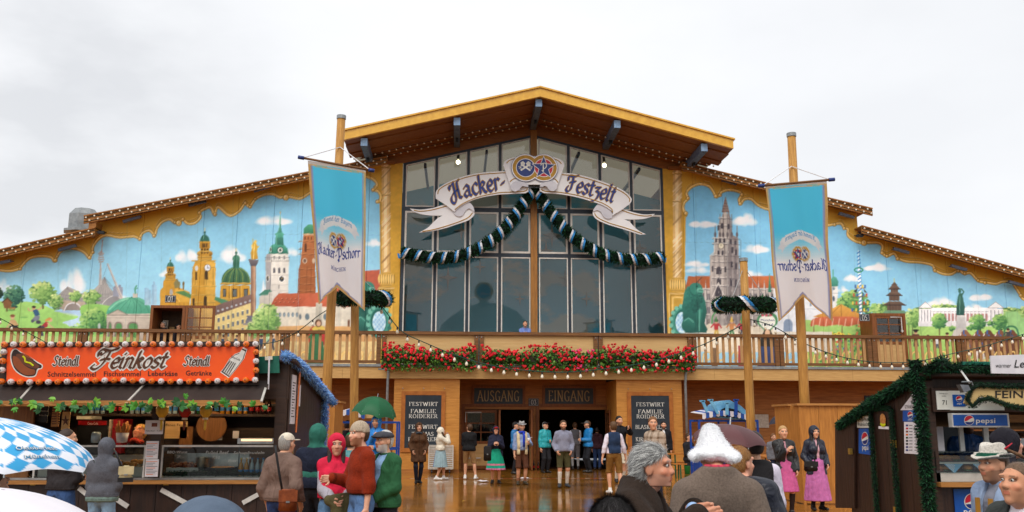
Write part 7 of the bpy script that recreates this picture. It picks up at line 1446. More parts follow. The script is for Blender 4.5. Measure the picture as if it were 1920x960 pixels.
def mesh_from(parts, name, m, root, colf, fold=0., seed=0, fr=1.):
 Vs, Qs, o = [], [], 0
 for V, Q in parts: Vs.append(V); Qs.append(Q+o); o += len(V)
 V, Q = np.concatenate(Vs), np.concatenate(Qs)
 if len(Q) == 0: return None
 me = bpy.data.meshes.new(name);
 def fill(V):
  me.vertices.foreach_set('co', V.ravel())
 me.vertices.add(len(V)); fill(V); me.loops.add(Q.size); me.loops.foreach_set('vertex_index', Q.ravel().astype(np.int32)); me.polygons.add(len(Q)); me.polygons.foreach_set('loop_start', np.arange(0,Q.size,4)); me.update(calc_edges=True)
 if fold:
  n = np.zeros(len(V)*3); me.vertices.foreach_get('normal', n); V2 = V+n.reshape(-1,3)*folds(V, fold, seed, fr)[:,None]; fill(V2); me.update()
 c = colf(V); me.materials.append(MAT[m] if isinstance(m,str) else m); me.polygons.foreach_set('use_smooth', [True]*len(me.polygons))
 at_ = me.color_attributes.new('Col','FLOAT_COLOR','POINT'); cc = np.ones((len(V),4),np.float32); cc[:,:3] = c; at_.data.foreach_set('color', cc.ravel())
 ob = bpy.data.objects.new(name, me); COL.objects.link(ob); ob.parent = root; return ob
vmat('skin', .5, .05, 60, .35, .06, 18.); vmat('cloth', .8, .14, 160, .2, .12, 14., .0, 1., .32); vmat('wool', .95, .5, 260, .08, .2, 90., .04, 1., .2); vmat('shell', .42, .1, 60, .4, .1, 10., 0., 1., .42); vmat('leather', .4, .15, 90, .45, .15, 16.); vmat('hair', .5, .4, 300, .35, .3, 160.); vmat('down', .4, .1, 60, .35, .08, 12., 0., 1., .35)
mat('eye_white', (224,220,214), .25); mat('eye_dark', (34,26,22), .15)
def ik(a, t, l1, l2, pole):
 a, t, pole = np.array(a,float), np.array(t,float), np.array(pole,float); d = t-a; L_ = np.linalg.norm(d); mx = (l1+l2)*.995
 if L_ > mx: t = a+d/L_*mx; d = t-a; L_ = mx
 u = d/L_; p = pole-u*(pole@u); p /= np.linalg.norm(p)+1e-9
 x = (l1*l1-l2*l2+L_*L_)/(2*L_); y = math.sqrt(max(0,l1*l1-x*x)); return a+u*x+p*y, t
SKIN = (214,160,128)
POSE = {'down':(.215,-.03,.84),'pocket':(.19,-.13,.94),'belly':(.05,-.24,1.1),'chest':(.08,-.27,1.2),'face':(.05,-.22,1.46),'back':(.12,.12,1.0),'cross':(-.08,-.2,1.16),'bag':(.2,-.16,1.02)}
def person(label, pos, face=0, h=1.75, res=.016, top=None, bottom=None, socks=None, shoes=(40,36,34), hair=None, beard=None, hat=None, armL='down', armR='down', legs=((.1,0),(-.1,0)), lean=(0,0), head=0., nod=0., wd=1., fat=0., skin=SKIN, group=None, handdir=None, point=None, lower=True, seed=None, female=False, scarf=None, extras=None, hcurl=.35, sink=.022, drop=0., name='person'):
 # armL is the person's own left (+x when facing the camera)
 seed = seed if seed is not None else abs(hash(label)) % 1000 if False else sum(ord(c) for c in label) % 997
 s = h/1.75; root = thing(name, pos, label, 'person', group); root.rotation_euler = (0,0,math.radians(face)); root.scale = (s,s,s)
 lx, ly = lean; sk = np.array(lin(skin)); tr = lambda q: (q[0]+lx*max(0,(q[2]-.93)/.75), q[1]+ly*max(0,(q[2]-.93)/.75), q[2])
 shw = .164*wd*(.9 if female else 1.); hipw = .088*(1.06 if female else 1.)
 HC = np.array(tr((0,-.012-.8*sink,1.632-sink))); NB = np.array(tr((0,.018,1.45)))
 ca, sa, cn, sn = math.cos(math.radians(head)), math.sin(math.radians(head)), math.cos(math.radians(nod)), math.sin(math.radians(nod))
 R = np.array(((ca,-sa,0),(sa,ca,0),(0,0,1)))@np.array(((1,0,0),(0,cn,sn),(0,-sn,cn))); hd = lambda x, y, z: HC+R@np.array((x,y,z))
 el_r = lambda c, r: s_ell(hd(*c), r, R)
 # skeleton
 sh = {q: np.array(tr((q*shw,.015,1.378-drop))) for q in (1,-1)}; arms = {}
 for q, ap in ((1,armL),(-1,armR)):
  t = POSE[ap] if isinstance(ap,str) else ap; t = np.array((q*t[0],t[1],t[2])) if isinstance(ap,str) else np.array(t,float)
  t = np.array(tr(t)); e, w = ik(sh[q], t, .285, .255, (q*.42,.6,-.5)); arms[q] = (sh[q], e, w)
 lg = {}
 for q, fp in ((1,legs[0]),(-1,legs[1])):
  ank = np.array((fp[0],fp[1]+.03,.085+(fp[2] if len(fp) > 2 else 0))); hp = np.array((q*hipw,.01,.91)); k, a = ik(hp, ank, .43, .42, (q*.12,-1,0)); lg[q] = (hp, k, a)
 # body prims
 def torso(g):
  w = wd*(.93 if female else 1);
  fs = [s_ell(tr((0,.01,.96)),(.158*w+g,.112+g+fat*.3,.13+g)), s_ell(tr((0,-.012-fat*.4,1.1)),(.142*w+g+fat*.4,.105+g+fat,.16+g)), s_ell(tr((0,.005,1.27)),(.162*w+g,.112+g+fat*.2,.17+g)), s_cap(tr((-shw*.8,.02,1.362-drop)),tr((0,.02,1.375)),.056+g), s_cap(tr((shw*.8,.02,1.362-drop)),tr((0,.02,1.375)),.056+g), s_cap(tr((0,.03,1.3)),tr((0,.02,1.44)),.09+g,.062+g)]+[s_cap(tr((0,.022,1.462)),tr((q*.145*wd,.02,1.382-drop)),.042+g*.8,.044+g) for q in (1,-1)]
  if female: fs += [s_ell(tr((q*.072,-.085,1.255)),(.07+g,.06+g,.07+g)) for q in (1,-1)]
  return fs
 def armf(g, w0=0., c=1., cut=0.):
  fs = []
  for q in (1,-1): a, e, w = arms[q]; w2 = e+(w-e)*(1-cut); fs += [s_cap(a,e,.052*wd+g,.042+g), s_cap(e,w2,.042+g,.029+g+w0)]
  return fs
 def legf(g, knee=False, g2=None):
  fs = []
  for q in (1,-1):
   hp, k, a = lg[q]; fs += [s_cap(hp+(0,0,-.02),k,.082+g,.055+g)]
   if not knee: fs += [s_cap(k,a,.054+(g if g2 is None else g2),.036+(g if g2 is None else g2)), s_ell(k+(a-k)*.3+(0,.018,0),(.046+g*.8,.052+g*.8,.12))]
  return fs
 headf = [el_r((0,.012,.022),(.075,.094,.098)), el_r((0,-.022,-.045),(.058,.066,.075)), s_cap(hd(0,-.066,-.098),hd(0,-.058,-.09),.024), el_r((0,-.05,-.03),(.052,.042,.05))]
 def hsdf(p):
  d = smin([f(p) for f in headf], .03)
  d = smin([d, s_cap(hd(0,.016,-.085),NB,.054,.06)(p)], .03)
  d = smin([d, s_cap(hd(0,-.084,.018),hd(0,-.102,-.016),.009,.0125)(p), s_cap(hd(.012,-.096,-.02),hd(-.012,-.096,-.02),.011)(p)], .014)
  d = smin([d, s_cap(hd(.045,-.074,.042),hd(-.045,-.074,.042),.013)(p)], .018)
  for q in (1,-1): d = smax(d, -s_ell(hd(q*.031,-.097,.020),(.017,.013,.011))(p), .008); d = smin([d, el_r((q*.046,-.062,-.018),(.02,.02,.018))(p)], .015)
  d = smax(d, -s_cap(hd(.024,-.093,-.055),hd(-.024,-.093,-.055),.004)(p), .004)
  d = smin([d, s_cap(hd(.016,-.088,-.05),hd(-.016,-.088,-.05),.008)(p), s_cap(hd(.013,-.087,-.061),hd(-.013,-.087,-.061),.009)(p)], .005)
  for q in (1,-1): d = smin([d, el_r((q*.078,.012,-.005),(.011,.022,.033))(p)], .008)
  return d
 # hands
 hands = {}
 def handf(q):
  a, e, w = arms[q]; d = (w-e)/np.linalg.norm(w-e)
  if handdir and q in handdir: d = np.array(handdir[q],float); d /= np.linalg.norm(d)
  pn = np.array((-q,0,0.)) if abs(d[0]) < .8 else np.array((0,0,-1.)); pn = pn-d*(pn@d); pn /= np.linalg.norm(pn); l = np.cross(d,pn)*q; l = -l if l@np.array((0,-1,0)) < 0 and abs(l[1]) > .3 else l
  fs = [s_cap(w-d*.03,w+d*.012,.027,.026), s_cap(w+d*.02+l*.018,w+d*.085+l*.027,.02,.0145), s_cap(w+d*.02,w+d*.09+l*.003,.02,.0145), s_cap(w+d*.02-l*.014,w+d*.082-l*.026,.019,.0135)]
  for i, (o, ln) in enumerate(((.031,.068),(.0105,.076),(-.0105,.07),(-.031,.054))):
   cu = hcurl*1.8 if not (point == q and i == 0) else 0.; c0 = hcurl if not (point == q and i == 0) else 0.
   k0 = w+d*(.092-abs(o)*.16)+l*o; d1 = d*math.cos(c0)+pn*math.sin(c0); k1 = k0+d1*ln*.55; d2 = d*math.cos(c0+cu)+pn*math.sin(c0+cu); k2 = k1+d2*ln*.5
   fs += [s_cap(k0-d*.012,k1,.0098,.009), s_cap(k1,k2,.009,.0075)]
  t0 = w+d*.03+l*.026; t1 = t0+(d*.6+l*.7+pn*.35)*.045; t2 = t1+(d*.9+l*.25+pn*.3)*.032; fs += [s_cap(t0,t1,.014,.011), s_cap(t1,t2,.011,.009)]
  return uni(fs, .007), w+d*.07
 bfs = torso(-.004)+armf(-.002)+legf(0.); bk = uni(bfs, .035)
 hr = min(res*.62,.008) if res > .01 else res*.62
 parts = []
 lo = np.array((-.62,-.5,.02)) if lower else np.array((-.62,-.5,.75))
 pts = np.array([v for q in (1,-1) for v in arms[q]]+[v for q in (1,-1) for v in lg[q]]+[HC]); l0, h0 = pts.min(0)-.2, pts.max(0)+.2
 l0[2] = .05 if lower else .8; h0[2] = NB[2]+.0
 b_full = lambda p: smin([bk(p), s_cap(hd(0,.016,-.085),NB,.054,.06)(p)], .03)
 parts.append(nets(lambda p: smax(b_full(p), p[:,2]-(NB[2]+.005), .001), l0, h0+(0,0,.04), max(res,.018)))
 parts.append(nets(lambda p: smax(hsdf(p), NB[2]-.01-p[:,2], .001), HC-(.12,.13,.2), HC+(.12,.14,.15), hr))
 for q in (1,-1):
  f, c = handf(q); hands[q] = c; parts.append(nets(f, c-.125, c+.125, min(.0075, max(.0045, res*.5))))
 bd = np.array(lin(beard[0])) if beard else None; hcol = np.array(lin(hair[1])) if hair else np.array(lin((60,46,36)))
 def skincol(V):
  c = np.tile(sk,(len(V),1)); q = (V-HC)@R
  near = np.abs(q).max(1) < .16
  lips = near & (np.abs(q[:,0]) < .021) & (q[:,2] < -.044) & (q[:,2] > -.068) & (q[:,1] < -.078); c[lips] = sk*np.array((.82,.55,.55))
  brow = near & (np.abs(np.abs(q[:,0])-.033) < .019) & (q[:,2] > .037) & (q[:,2] < .047) & (q[:,1] < -.06); c[brow] = sk*.45+hcol*.4
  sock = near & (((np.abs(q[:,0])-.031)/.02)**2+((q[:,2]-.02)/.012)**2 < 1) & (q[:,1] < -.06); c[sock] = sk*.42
  chk = near & (np.hypot(np.abs(q[:,0])-.045, q[:,2]+.02) < .022) & (q[:,1] < -.05); c[chk] = sk*np.array((1.,.86,.84))
  if beard is not None:
   am = beard[1]; m = near & (q[:,2] < -.03-.4*np.maximum(0,-.06-q[:,1])) & (q[:,1] < .012) & (q[:,2] > -.135) & ~lips
   m &= ~((np.abs(q[:,0]) < .028) & (q[:,2] > -.04) & (q[:,1] < -.07)); c[m] = c[m]*(1-am)+bd*am
  return c
 mesh_from(parts, 'body', 'skin', root, skincol)
 # eyes
 for q in (1,-1):
  c = hd(q*.031,-.0785,.0195); MB().ball(c,.0098,8,6).build('eye','eye_white',None,True).parent = root
  ir = MB().ball(hd(q*.031,-.0835,.0195),.0062,8,5).build('iris','eye_dark',None,True); ir.parent = root.children[-1] if False else [o for o in root.children if o.name.startswith('eye')][-1]
 # hair
 if hair:
  st, hc = hair[0], np.array(lin(hair[1])); th = .016 if st != 'crop' else .007
  if st == 'grey': th = .018
  cap_ = uni([el_r((0,.029,.03),(.075+th,.096+th,.096+th)), el_r((0,.045,-.02),(.07+th*.6,.062+th,.08))], .03)
  def hs(p):
   q = (p-HC)@R; d = cap_(p)
   box = np.minimum(.02-q[:,1], .040+.8*(-.01-q[:,1])-q[:,2])
   ear = np.minimum(np.minimum(.035-np.abs(q[:,1]-.012), .03-q[:,2]), np.abs(q[:,0])-.05)
   d = smax(d, box, .012); d = smax(d, ear, .01) if st in ('short','crop','grey') else d
   return smax(d, (-.075 if st in ('short','crop','grey') else -.10)-q[:,2], .012)
  hp = [nets(hs, HC-(.14,.15,.16), HC+(.14,.17,.16), min(hr,.009))]
  if st == 'long':
   ls = uni([s_cap(hd(q*.075,.02,-.03),hd(q*.08,-.02,-.22),.035,.03) for q in (1,-1)]+[s_ell(hd(0,.07,-.08),(.085,.04,.15))], .04); hp.append(nets(ls, HC-(.2,.2,.4), HC+(.2,.2,.15), .012))
  if st == 'bun': hp.append(nets(s_ell(hd(0,.1,.05),(.045,.045,.045)), HC-(.2,.2,.2), HC+(.2,.2,.2), .012))
  rs = np.random.RandomState(seed)
  mesh_from(hp, 'hair', 'hair', root, lambda V: hc*(1+.1*np.sin(V[:,:1]*260+np.sin(V[:,2:]*70)*2+V[:,1:2]*60)), .003, seed, 3.)
 # bottom garment
 if bottom:
  k = bottom['kind']; c0 = np.array(lin(bottom['col'])); g = bottom.get('g',.02)
  if k in ('trousers','shorts','breeches'):
   cut = {'trousers':.1,'shorts':bottom.get('cut',.52),'breeches':.46}[k]
   fs = [torso(g-.004)[0]]+legf(g, False, g+.006 if k == 'trousers' else g+.012); u = uni(fs,.03)
   sd = lambda p: smax(smax(u(p), p[:,2]-1.03, .01), cut-p[:,2], .006)
   zlo = cut-.03
  else:
   zl, fl = bottom.get('len',.5), bottom.get('flare',.3); wv = bottom.get('pleats',14)
   def sd(p):
    t = np.clip((1.06-p[:,2])/(1.06-zl),0,1); a = np.arctan2(p[:,1],p[:,0]); r = .155+(fl-.155)*t**.8; r = r*(1+.045*t*np.sin(a*wv+3*np.sin(a*2)))
    d = (np.hypot(p[:,0],(p[:,1]-.0)*1.12)-r)*.8; d = smax(d, -(d+.03), .001) if False else d
    return smax(smax(d, p[:,2]-1.08, .01), zl-p[:,2], .004)
   zlo = zl-.03
  st = bottom.get('stripes')
  def bc(V):
   c = np.tile(c0,(len(V),1))
   if st:
    for z0, z1, cc in st: c[(V[:,2] > z0) & (V[:,2] < z1)] = lin(cc)
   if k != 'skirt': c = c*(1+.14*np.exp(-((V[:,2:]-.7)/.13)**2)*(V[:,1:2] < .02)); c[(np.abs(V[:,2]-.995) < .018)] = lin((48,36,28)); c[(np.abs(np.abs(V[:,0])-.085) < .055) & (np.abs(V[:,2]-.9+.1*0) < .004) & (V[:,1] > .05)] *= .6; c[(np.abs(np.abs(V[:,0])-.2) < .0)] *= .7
   if bottom.get('half') is not None: c[V[:,0] > bottom.get('halfx',0)] = lin(bottom['half'])
   return c
  lo_ = pts.min(0)-.25; hi_ = pts.max(0)+.25; ex = .38 if k == 'skirt' else .3
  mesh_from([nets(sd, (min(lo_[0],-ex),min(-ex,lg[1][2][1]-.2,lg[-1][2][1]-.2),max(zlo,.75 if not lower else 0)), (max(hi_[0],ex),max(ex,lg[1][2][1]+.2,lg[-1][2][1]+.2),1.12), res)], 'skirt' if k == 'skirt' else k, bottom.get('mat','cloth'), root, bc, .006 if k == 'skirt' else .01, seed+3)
 if lower:
  if socks:
   u = uni([f for q in (1,-1) for f in (s_cap(lg[q][1],lg[q][2],.057,.042), s_ell(lg[q][1]+(lg[q][2]-lg[q][1])*.3+(0,.018,0),(.053,.058,.12)))], .02); zt = socks[1]
   mesh_from([nets(lambda p: smax(u(p), p[:,2]-zt, .004), np.minimum(lg[1][2],lg[-1][2])-(.15,.15,.1), np.maximum(lg[1][1],lg[-1][1])+(.15,.15,.1), min(res,.014))], 'socks', 'cloth', root, lambda V: np.tile(lin(socks[0]),(len(V),1)))
  for q in (1,-1):
   a = lg[q][2]; yaw = math.radians(q*14); fd = np.array((math.sin(yaw),-math.cos(yaw),0)); z = a[2]-.085
   b0 = np.array((a[0],a[1],z)); u = uni([s_cap(b0-fd*.055+(0,0,.045),b0+fd*.03+(0,0,.05),.043,.042), s_cap(b0+fd*.03+(0,0,.04),b0+fd*.155+(0,0,.034),.043,.036), s_cap(a+(0,.0,-.02),a+(0,0,.03),.045,.046)], .03)
   mesh_from([nets(lambda p: smax(u(p), z+.004-p[:,2], .004), b0-(.2,.26,.02), b0+(.2,.26,.2), min(res,.012))], 'shoe', 'leather', root, lambda V: np.where((V[:,2:]-z < .02) if max(shoes) < 160 else (V[:,2:] < -1), np.array(lin((30,28,26))), np.array(lin(shoes))))
 # upper garments
 def garment(t, nm, gi):
  g = t.get('g',.03); c0 = np.array(lin(t['col'])); hem = t.get('hem',.88); sl = t.get('sleeve','long')
  fs = torso(g); fs += [s_ell(tr((0,0,hem+.07)),(.165*wd+g+.012+t.get('flare',0.),.118+g+.012+fat*.6+t.get('flare',0.),.14))]
  if hem < 1. and g > .012: fs += [s_cap(lg[q][0]+(0,0,.03),lg[q][1],.082+g+.016,.06+g+.02+t.get('flare',0.)) for q in (1,-1)]
  if sl == 'long': fs += armf(g*.9, .006, 1., .04)
  elif sl == 'roll': fs += armf(g*.7, .01, 1., .4)
  elif sl == 'short':
   for q in (1,-1): a, e, w = arms[q]; fs += [s_cap(a,a+(e-a)*.75,.055+g,.05+g)]
  u0 = uni(fs, .03); nl = t.get('neck',1.485)
  op = t.get('open')
  def sd(p):
   d = smax(u0(p), hem-p[:,2], .012)
   d = smax(d, p[:,2]-nl, .02) if not t.get('hood') == 'up' else d
   if sl == 'none':
    for q in (1,-1): d = smax(d, q*(p[:,0]-lx*.6)-shw*.93, .015)
   if op: d = smax(d, np.minimum(np.minimum((op+.10*(p[:,2]-1.05)*0)-np.abs(p[:,0]-lx*.5-t.get('ox',0)), -.0-p[:,1]+.0), d+.05 if False else 1.), .01)
   col = t.get('collar')
   if col: d = smin([d, smax(s_cap(tr((0,.03,1.42)),tr((0,.02,1.42+col)),.078,.082)(p), np.maximum(-.005-p[:,1]-.02, -1)*0+(p[:,2]-(1.42+col)), .005)], .012)
   if t.get('hood') == 'up':
    ho = uni([el_r((0,.03,.02),(.108,.128,.132)), s_cap(hd(0,.05,-.06),NB+np.array((0,.02,-.02)),.078,.085), s_cap(hd(0,.06,.06),hd(0,.12,.05),.07,.03)], .05)(p); q = (p-HC)@R
    op_ = s_ell((0,-.13,-.01),(.07,.095,.1))(q); d = smin([d, smax(ho, -op_, .012)], .03)
   if t.get('hood') == 'down': d = smin([d, s_ell(tr((0,.11,1.43)),(.12,.07,.075))(p)], .03)
   return d
  v2, sc = t.get('col2'), t.get('sleevecol');
  def col(V):
   c = np.tile(c0,(len(V),1))
   if sc:
    m = np.zeros(len(V),bool)
    for q in (1,-1):
     a, e, w = arms[q]; da = np.minimum(s_cap(a+(e-a)*.12,e,.06,.05)(V), s_cap(e,w,.05,.04)(V)); m |= (da < uni(torso(g))(V)-.01)
    c[m] = lin(sc)
   if t.get('plaid'):
    a = (np.sin(V[:,0]*52) > .55).astype(float)+(np.sin(V[:,2]*48) > .55); c = c*(1-.38*np.clip(a,0,2)[:,None]*np.array((.8,.9,1.))/1.)
   if t.get('check'):
    a = (np.sin(V[:,0]*150) > .2).astype(float)+(np.sin(V[:,2]*150) > .2); c = c*(1-.3*a[:,None]*np.array((1,.8,.5)))
   for (x0,x1,z0,z1,cc) in t.get('bands',()): c[(V[:,0] > x0) & (V[:,0] < x1) & (V[:,2] > z0) & (V[:,2] < z1)] = lin(cc)
   w_ = 1+.07*np.sin(V[:,0]*23+np.sin(V[:,2]*17)*2)*np.sin(V[:,2]*13+V[:,1]*19); c = c*w_[:,None]
   if nm not in ('shirt','t_shirt','blouse'):
    xc = V[:,0]-lx*.5; dk = np.ones(len(V)); torso_ = np.abs(xc) < shw*.95
    dk[(V[:,2] < hem+.035) & (V[:,2] > hem+.028)] = .6
    for q in (1,-1): dw = np.sqrt(((V-arms[q][2])**2).sum(1)); dk[(dw < .062) & (dw > .054)] = .6
    if sl == 'long' and nm not in ('sweater','hoodie'):
     if not op: dk[(np.abs(xc) < .006) & (V[:,1] < 0)] = .45
     dk[(np.abs(V[:,2]-1.31-.0) < .004) & (V[:,1] > .0) & torso_] = .68; dk[(np.abs(xc) < .0045) & (V[:,1] > .03) & (V[:,2] < 1.3)] = .72
     dk[(np.abs(np.abs(xc)-.1) < .05) & (np.abs(V[:,2]-hem-.13-.25*(np.abs(xc)-.1)) < .007) & (V[:,1] < -.03)] = .5
    if nm in ('hoodie',) and not t.get('mat'): dk[(np.abs(np.abs(xc)-.09-.25*(1.08-V[:,2])) < .005) & (V[:,1] < -.03) & (V[:,2] < 1.1) & (V[:,2] > .96)] = .6
    c = c*dk[:,None]
   if t.get('quilt'): c = c*(1-.35*(np.abs(np.sin(V[:,2:]*62)) < .18))
   return c
  lo_ = np.minimum(pts.min(0),(-.25,-.25,0))-.12; hi_ = np.maximum(pts.max(0),(.25,.25,0))+.14; lo_[2] = hem-.05; hi_[2] = HC[2]+.2 if t.get('hood') == 'up' else 1.62
  lo_[0] = min(lo_[0],lx-.36); hi_[0] = max(hi_[0],lx+.36)
  mesh_from([nets(sd, lo_, hi_, res*(.85 if gi else 1.))], nm, t.get('mat','cloth'), root, col, t.get('fold',.012), seed+gi*7)
 for gi, (nm, t) in enumerate(top or ()): garment(t, nm, gi)
 if scarf:
  MB().tube([hd(.07*math.cos(a)*1.1, .01+.075*math.sin(a)*1.1, -.155+.012*math.sin(3*a)) for a in np.linspace(0,2*math.pi,19)[:-1]], .032, 8, closed=True).build('scarf', mat('scarf_%d_%d_%d' % scarf[0], scarf[0], .9, None, 40), None, True).parent = root
  if len(scarf) > 1: MB().tube([tr(v) for v in ((.03,-.1,1.45),(.04,-.16,1.36),(.03,-.165,1.2),(.03,-.16,1.05))], .034, 7).build('scarf_end', MAT['scarf_%d_%d_%d' % scarf[0]], None, True).parent = root
 if hat: hatmesh(hat, root, hd, el_r, R, HC, hr, seed)
 root['_h'] = 0; del root['_h']
 return dict(root=root, arms=arms, hands=hands, head=HC, s=s, hd=hd, R=R, tr=tr, sh=sh)
def hatmesh(hat, root, hd, el_r, R, HC, hr, seed):
 k, c = hat[0], np.array(lin(hat[1])); pp = []; r = min(hr,.009)
 q_ = lambda p: (p-HC)@R
 if k == 'beanie': sd = lambda p: smax(uni([el_r((0,.018,.04),(.092,.112,.112))])(p), .035-.25*(q_(p)[:,1])*0-q_(p)[:,2]-.0-.012*(q_(p)[:,1] > 0), .006)
 elif k == 'cap':
  def sd(p):
   q = q_(p); d = smax(el_r((0,.016,.04),(.09,.112,.098))(p), .045-q[:,2], .006); b = smax(s_ell((0,-.13,.05),(.075,.085,.05))(q), np.abs(q[:,2]-.048+.35*(q[:,1]+.1)*0)-.006, .003); return smin([d,b], .012)
 elif k == 'flat':
  def sd(p):
   q = q_(p); return smin([smax(el_r((0,.0,.06),(.1,.135,.058))(p), .042-q[:,2], .006), s_ell((0,-.115,.055),(.075,.04,.012))(q)], .02)
 elif k == 'hood': sd = el_r((0,.03,.0),(.105,.125,.135))
 else:       # brimmed hat
  def sd(p):
   q = q_(p); z = q[:,2]; t = np.clip((z-.06)/.1,0,1); rr = np.hypot(q[:,0]/.086,(q[:,1]-.015)/.107)
   d = smax(smax((rr-(1.04-.2*t))*.09, z-.165-.25*np.abs(q[:,0])*.0+.02*np.cos(q[:,0]*30)*(1), .02), .055-z, .004); bz = .06+.03*np.abs(q[:,0])/.1*.7-.012*(q[:,1] < -.05); b = smax((rr-1.55)*.09, np.abs(z-bz)-.006, .004); return smin([d,b], .02)
 V = nets(sd, HC-(.25,.3,.1), HC+(.25,.25,.3), r)
 nm = {'beanie':'beanie','cap':'cap','flat':'flat_cap','hood':'hood'}.get(k,'hat')
 def col(V_):
  cc = np.tile(c,(len(V_),1)); q = q_(V_)
  if len(hat) > 2: cc[(q[:,2] > .066) & (q[:,2] < .094) & (np.hypot(q[:,0]/.086,(q[:,1]-.015)/.107) < 1.25)] = lin(hat[2])
  if k == 'beanie': cc *= 1-.2*(np.sin(np.arctan2(q[:,1],q[:,0])*46) > .3)[:,None]
  return cc
 mesh_from([V], nm, 'wool' if k in ('beanie','hat') else 'cloth', root, col, .003, seed)
def J(col, **k): k['col'] = col; return k
# ---------------------------------------------------------------- the crowd
def who(px, top, D=None, feet=None, extra=.02):
 if feet is not None:
  g = G(px,feet); D = (g[0]-CAM[0])*math.sin(YAW)+(g[1]-CAM[1])*math.cos(YAW)
 p = at(px,D); z = P(px,top,p[1])[2]; return p, z-extra, D
def PP(label, px, pyt, face, D=None, feet=None, extra=.03, dz=0., hmin=None, **k):
 p, h, d = who(px,pyt,D,feet,extra); res = k.pop('res', .0075 if d < 6 else .010 if d < 12 else .0135 if d < 22 else .0165)
 sk_ = k.get('sink',.022); h = h*1.774/(1.774-sk_)
 if dz: p = p+np.array((0,0,dz)); h -= dz
 return person(label, p, face, h=h, res=res, **k)
BR, BLK, BLO, GRY = (74,50,30), (26,22,20), (196,156,88), (150,146,140)
JE, NV, DK = (70,102,148), (28,36,58), (34,34,38)
LED = (128,92,44)
# entrance
PP('woman in long brown hooded coat by the left menu board', 786, 792, 8, feet=907, female=True, top=[('coat',J((84,56,36),hem=.62,hood='up',flare=.02))], bottom=dict(kind='trousers',col=(30,34,48),g=.006), shoes=(28,26,26), hair=('long',(50,34,24)), armL='pocket', armR='pocket', legs=((.05,.02),(-.05,-.06)), scarf=((60,70,80),))
PP('woman in cream puffer jacket and blue dirndl skirt with hands at her face', 827, 800, 100, feet=900, female=True, top=[('jacket',J((226,216,196),hem=.98,hood='up',mat='down',quilt=True,g=.04))], bottom=dict(kind='skirt',col=(150,176,184),len=.42,flare=.27,half=(112,134,184),halfx=-.02,g=.02), shoes=(226,224,220), hair=('long',(70,48,30)), armL='face', armR='face', nod=18, legs=((.07,-.16),(-.07,.1)))
PP('man in black jacket and tan shorts seen from behind', 880, 793, 172, feet=899, top=[('jacket',J((26,26,28),hem=.88,collar=.05))], bottom=dict(kind='shorts',col=(150,116,76),cut=.5), shoes=(226,224,220), socks=((30,30,30),.14), hair=('short',BR), armL='belly', armR='belly', legs=((.12,-.04),(-.22,.0)), head=30, nod=25)
PP('woman in navy raincoat with red lined hood and green and pink dirndl', 930, 798, 0, feet=907, female=True, top=[('raincoat',J((34,36,56),hem=.8,hood='up'))], bottom=dict(kind='skirt',col=(28,160,128),len=.42,flare=.3,stripes=[(0,.5,(206,120,160)),(.56,.61,(214,120,150)),(.47,.52,(30,170,140))]), shoes=(24,22,22), hair=('short',(60,30,26)), hat=('cap',(176,30,40)), armL='chest', armR='chest', nod=12)
PP('man in bright blue jacket standing behind the man with the scarf', 966, 790, 70, feet=889, top=[('jacket',J((34,110,170),hem=.84,collar=.06,mat='shell'))], bottom=dict(kind='trousers',col=DK), hair=('short',BLK), hat=('cap',(34,34,38)), armL='belly', armR='down')
mm = PP('bearded man with grey hat, cream vest, blue scarf and brown leather breeches', 978, 789, 8, feet=909, extra=.05, fat=.035, top=[('shirt',J((150,166,200),g=.014,hem=.95,check=True)),('vest',J((206,188,150),sleeve='none',hem=.84,open=.075,g=.034))], bottom=dict(kind='breeches',col=(84,50,34)), socks=((150,104,80),.2), shoes=(60,54,40), hair=('short',GRY), beard=((120,110,104),.75), hat=('hat',(170,166,164),(90,90,96)), armL=(.16,-.26,1.17), armR='down', scarf=((30,60,190),1))
PP('man in teal jacket with dark cap in the entrance doorway', 1022, 790, 30, feet=887, top=[('jacket',J((36,160,168),hem=.86,collar=.07,mat='shell'))], bottom=dict(kind='trousers',col=DK), hair=('short',GRY), hat=('cap',(36,34,38)), armL='belly', armR='down', nod=15)
PP('bearded man in grey sweater and olive leather shorts with white stockings', 1056, 787, 2, feet=914, top=[('sweater',J((136,138,156),hem=.93,mat='wool',g=.026))], bottom=dict(kind='shorts',col=(66,62,36),cut=.52), socks=((216,210,200),.42), shoes=(44,50,58), hair=('short',BR), beard=((70,50,36),.8), armL='pocket', armR='pocket', legs=((.1,.06),(-.12,-.1)))
PP('man in grey waistcoat and grey breeches seen from behind inside the door', 1078, 791, 178, feet=881, top=[('shirt',J((196,196,204),g=.014,hem=.95)),('waistcoat',J((92,92,98),sleeve='none',hem=.92,g=.03))], bottom=dict(kind='breeches',col=(98,98,104)), socks=((140,140,140),.42), hair=('short',BR), armL='belly', armR='belly')
PP('man in blue rain jacket and grey cap turned towards the door', 1102, 788, -75, feet=886, top=[('jacket',J((22,120,186),hem=.86,hood='down',mat='shell'))], bottom=dict(kind='trousers',col=(30,32,38)), hair=('short',BR), hat=('cap',(88,84,82)), beard=((110,80,60),.6), armL='belly', armR='belly')
PP('person in dark maroon jacket at the right side of the doorway', 1119, 800, 160, feet=881, top=[('jacket',J((58,34,44),hem=.86,hood='down'))], bottom=dict(kind='trousers',col=(40,60,100)), hair=('short',BLK), armL='down', armR='down')
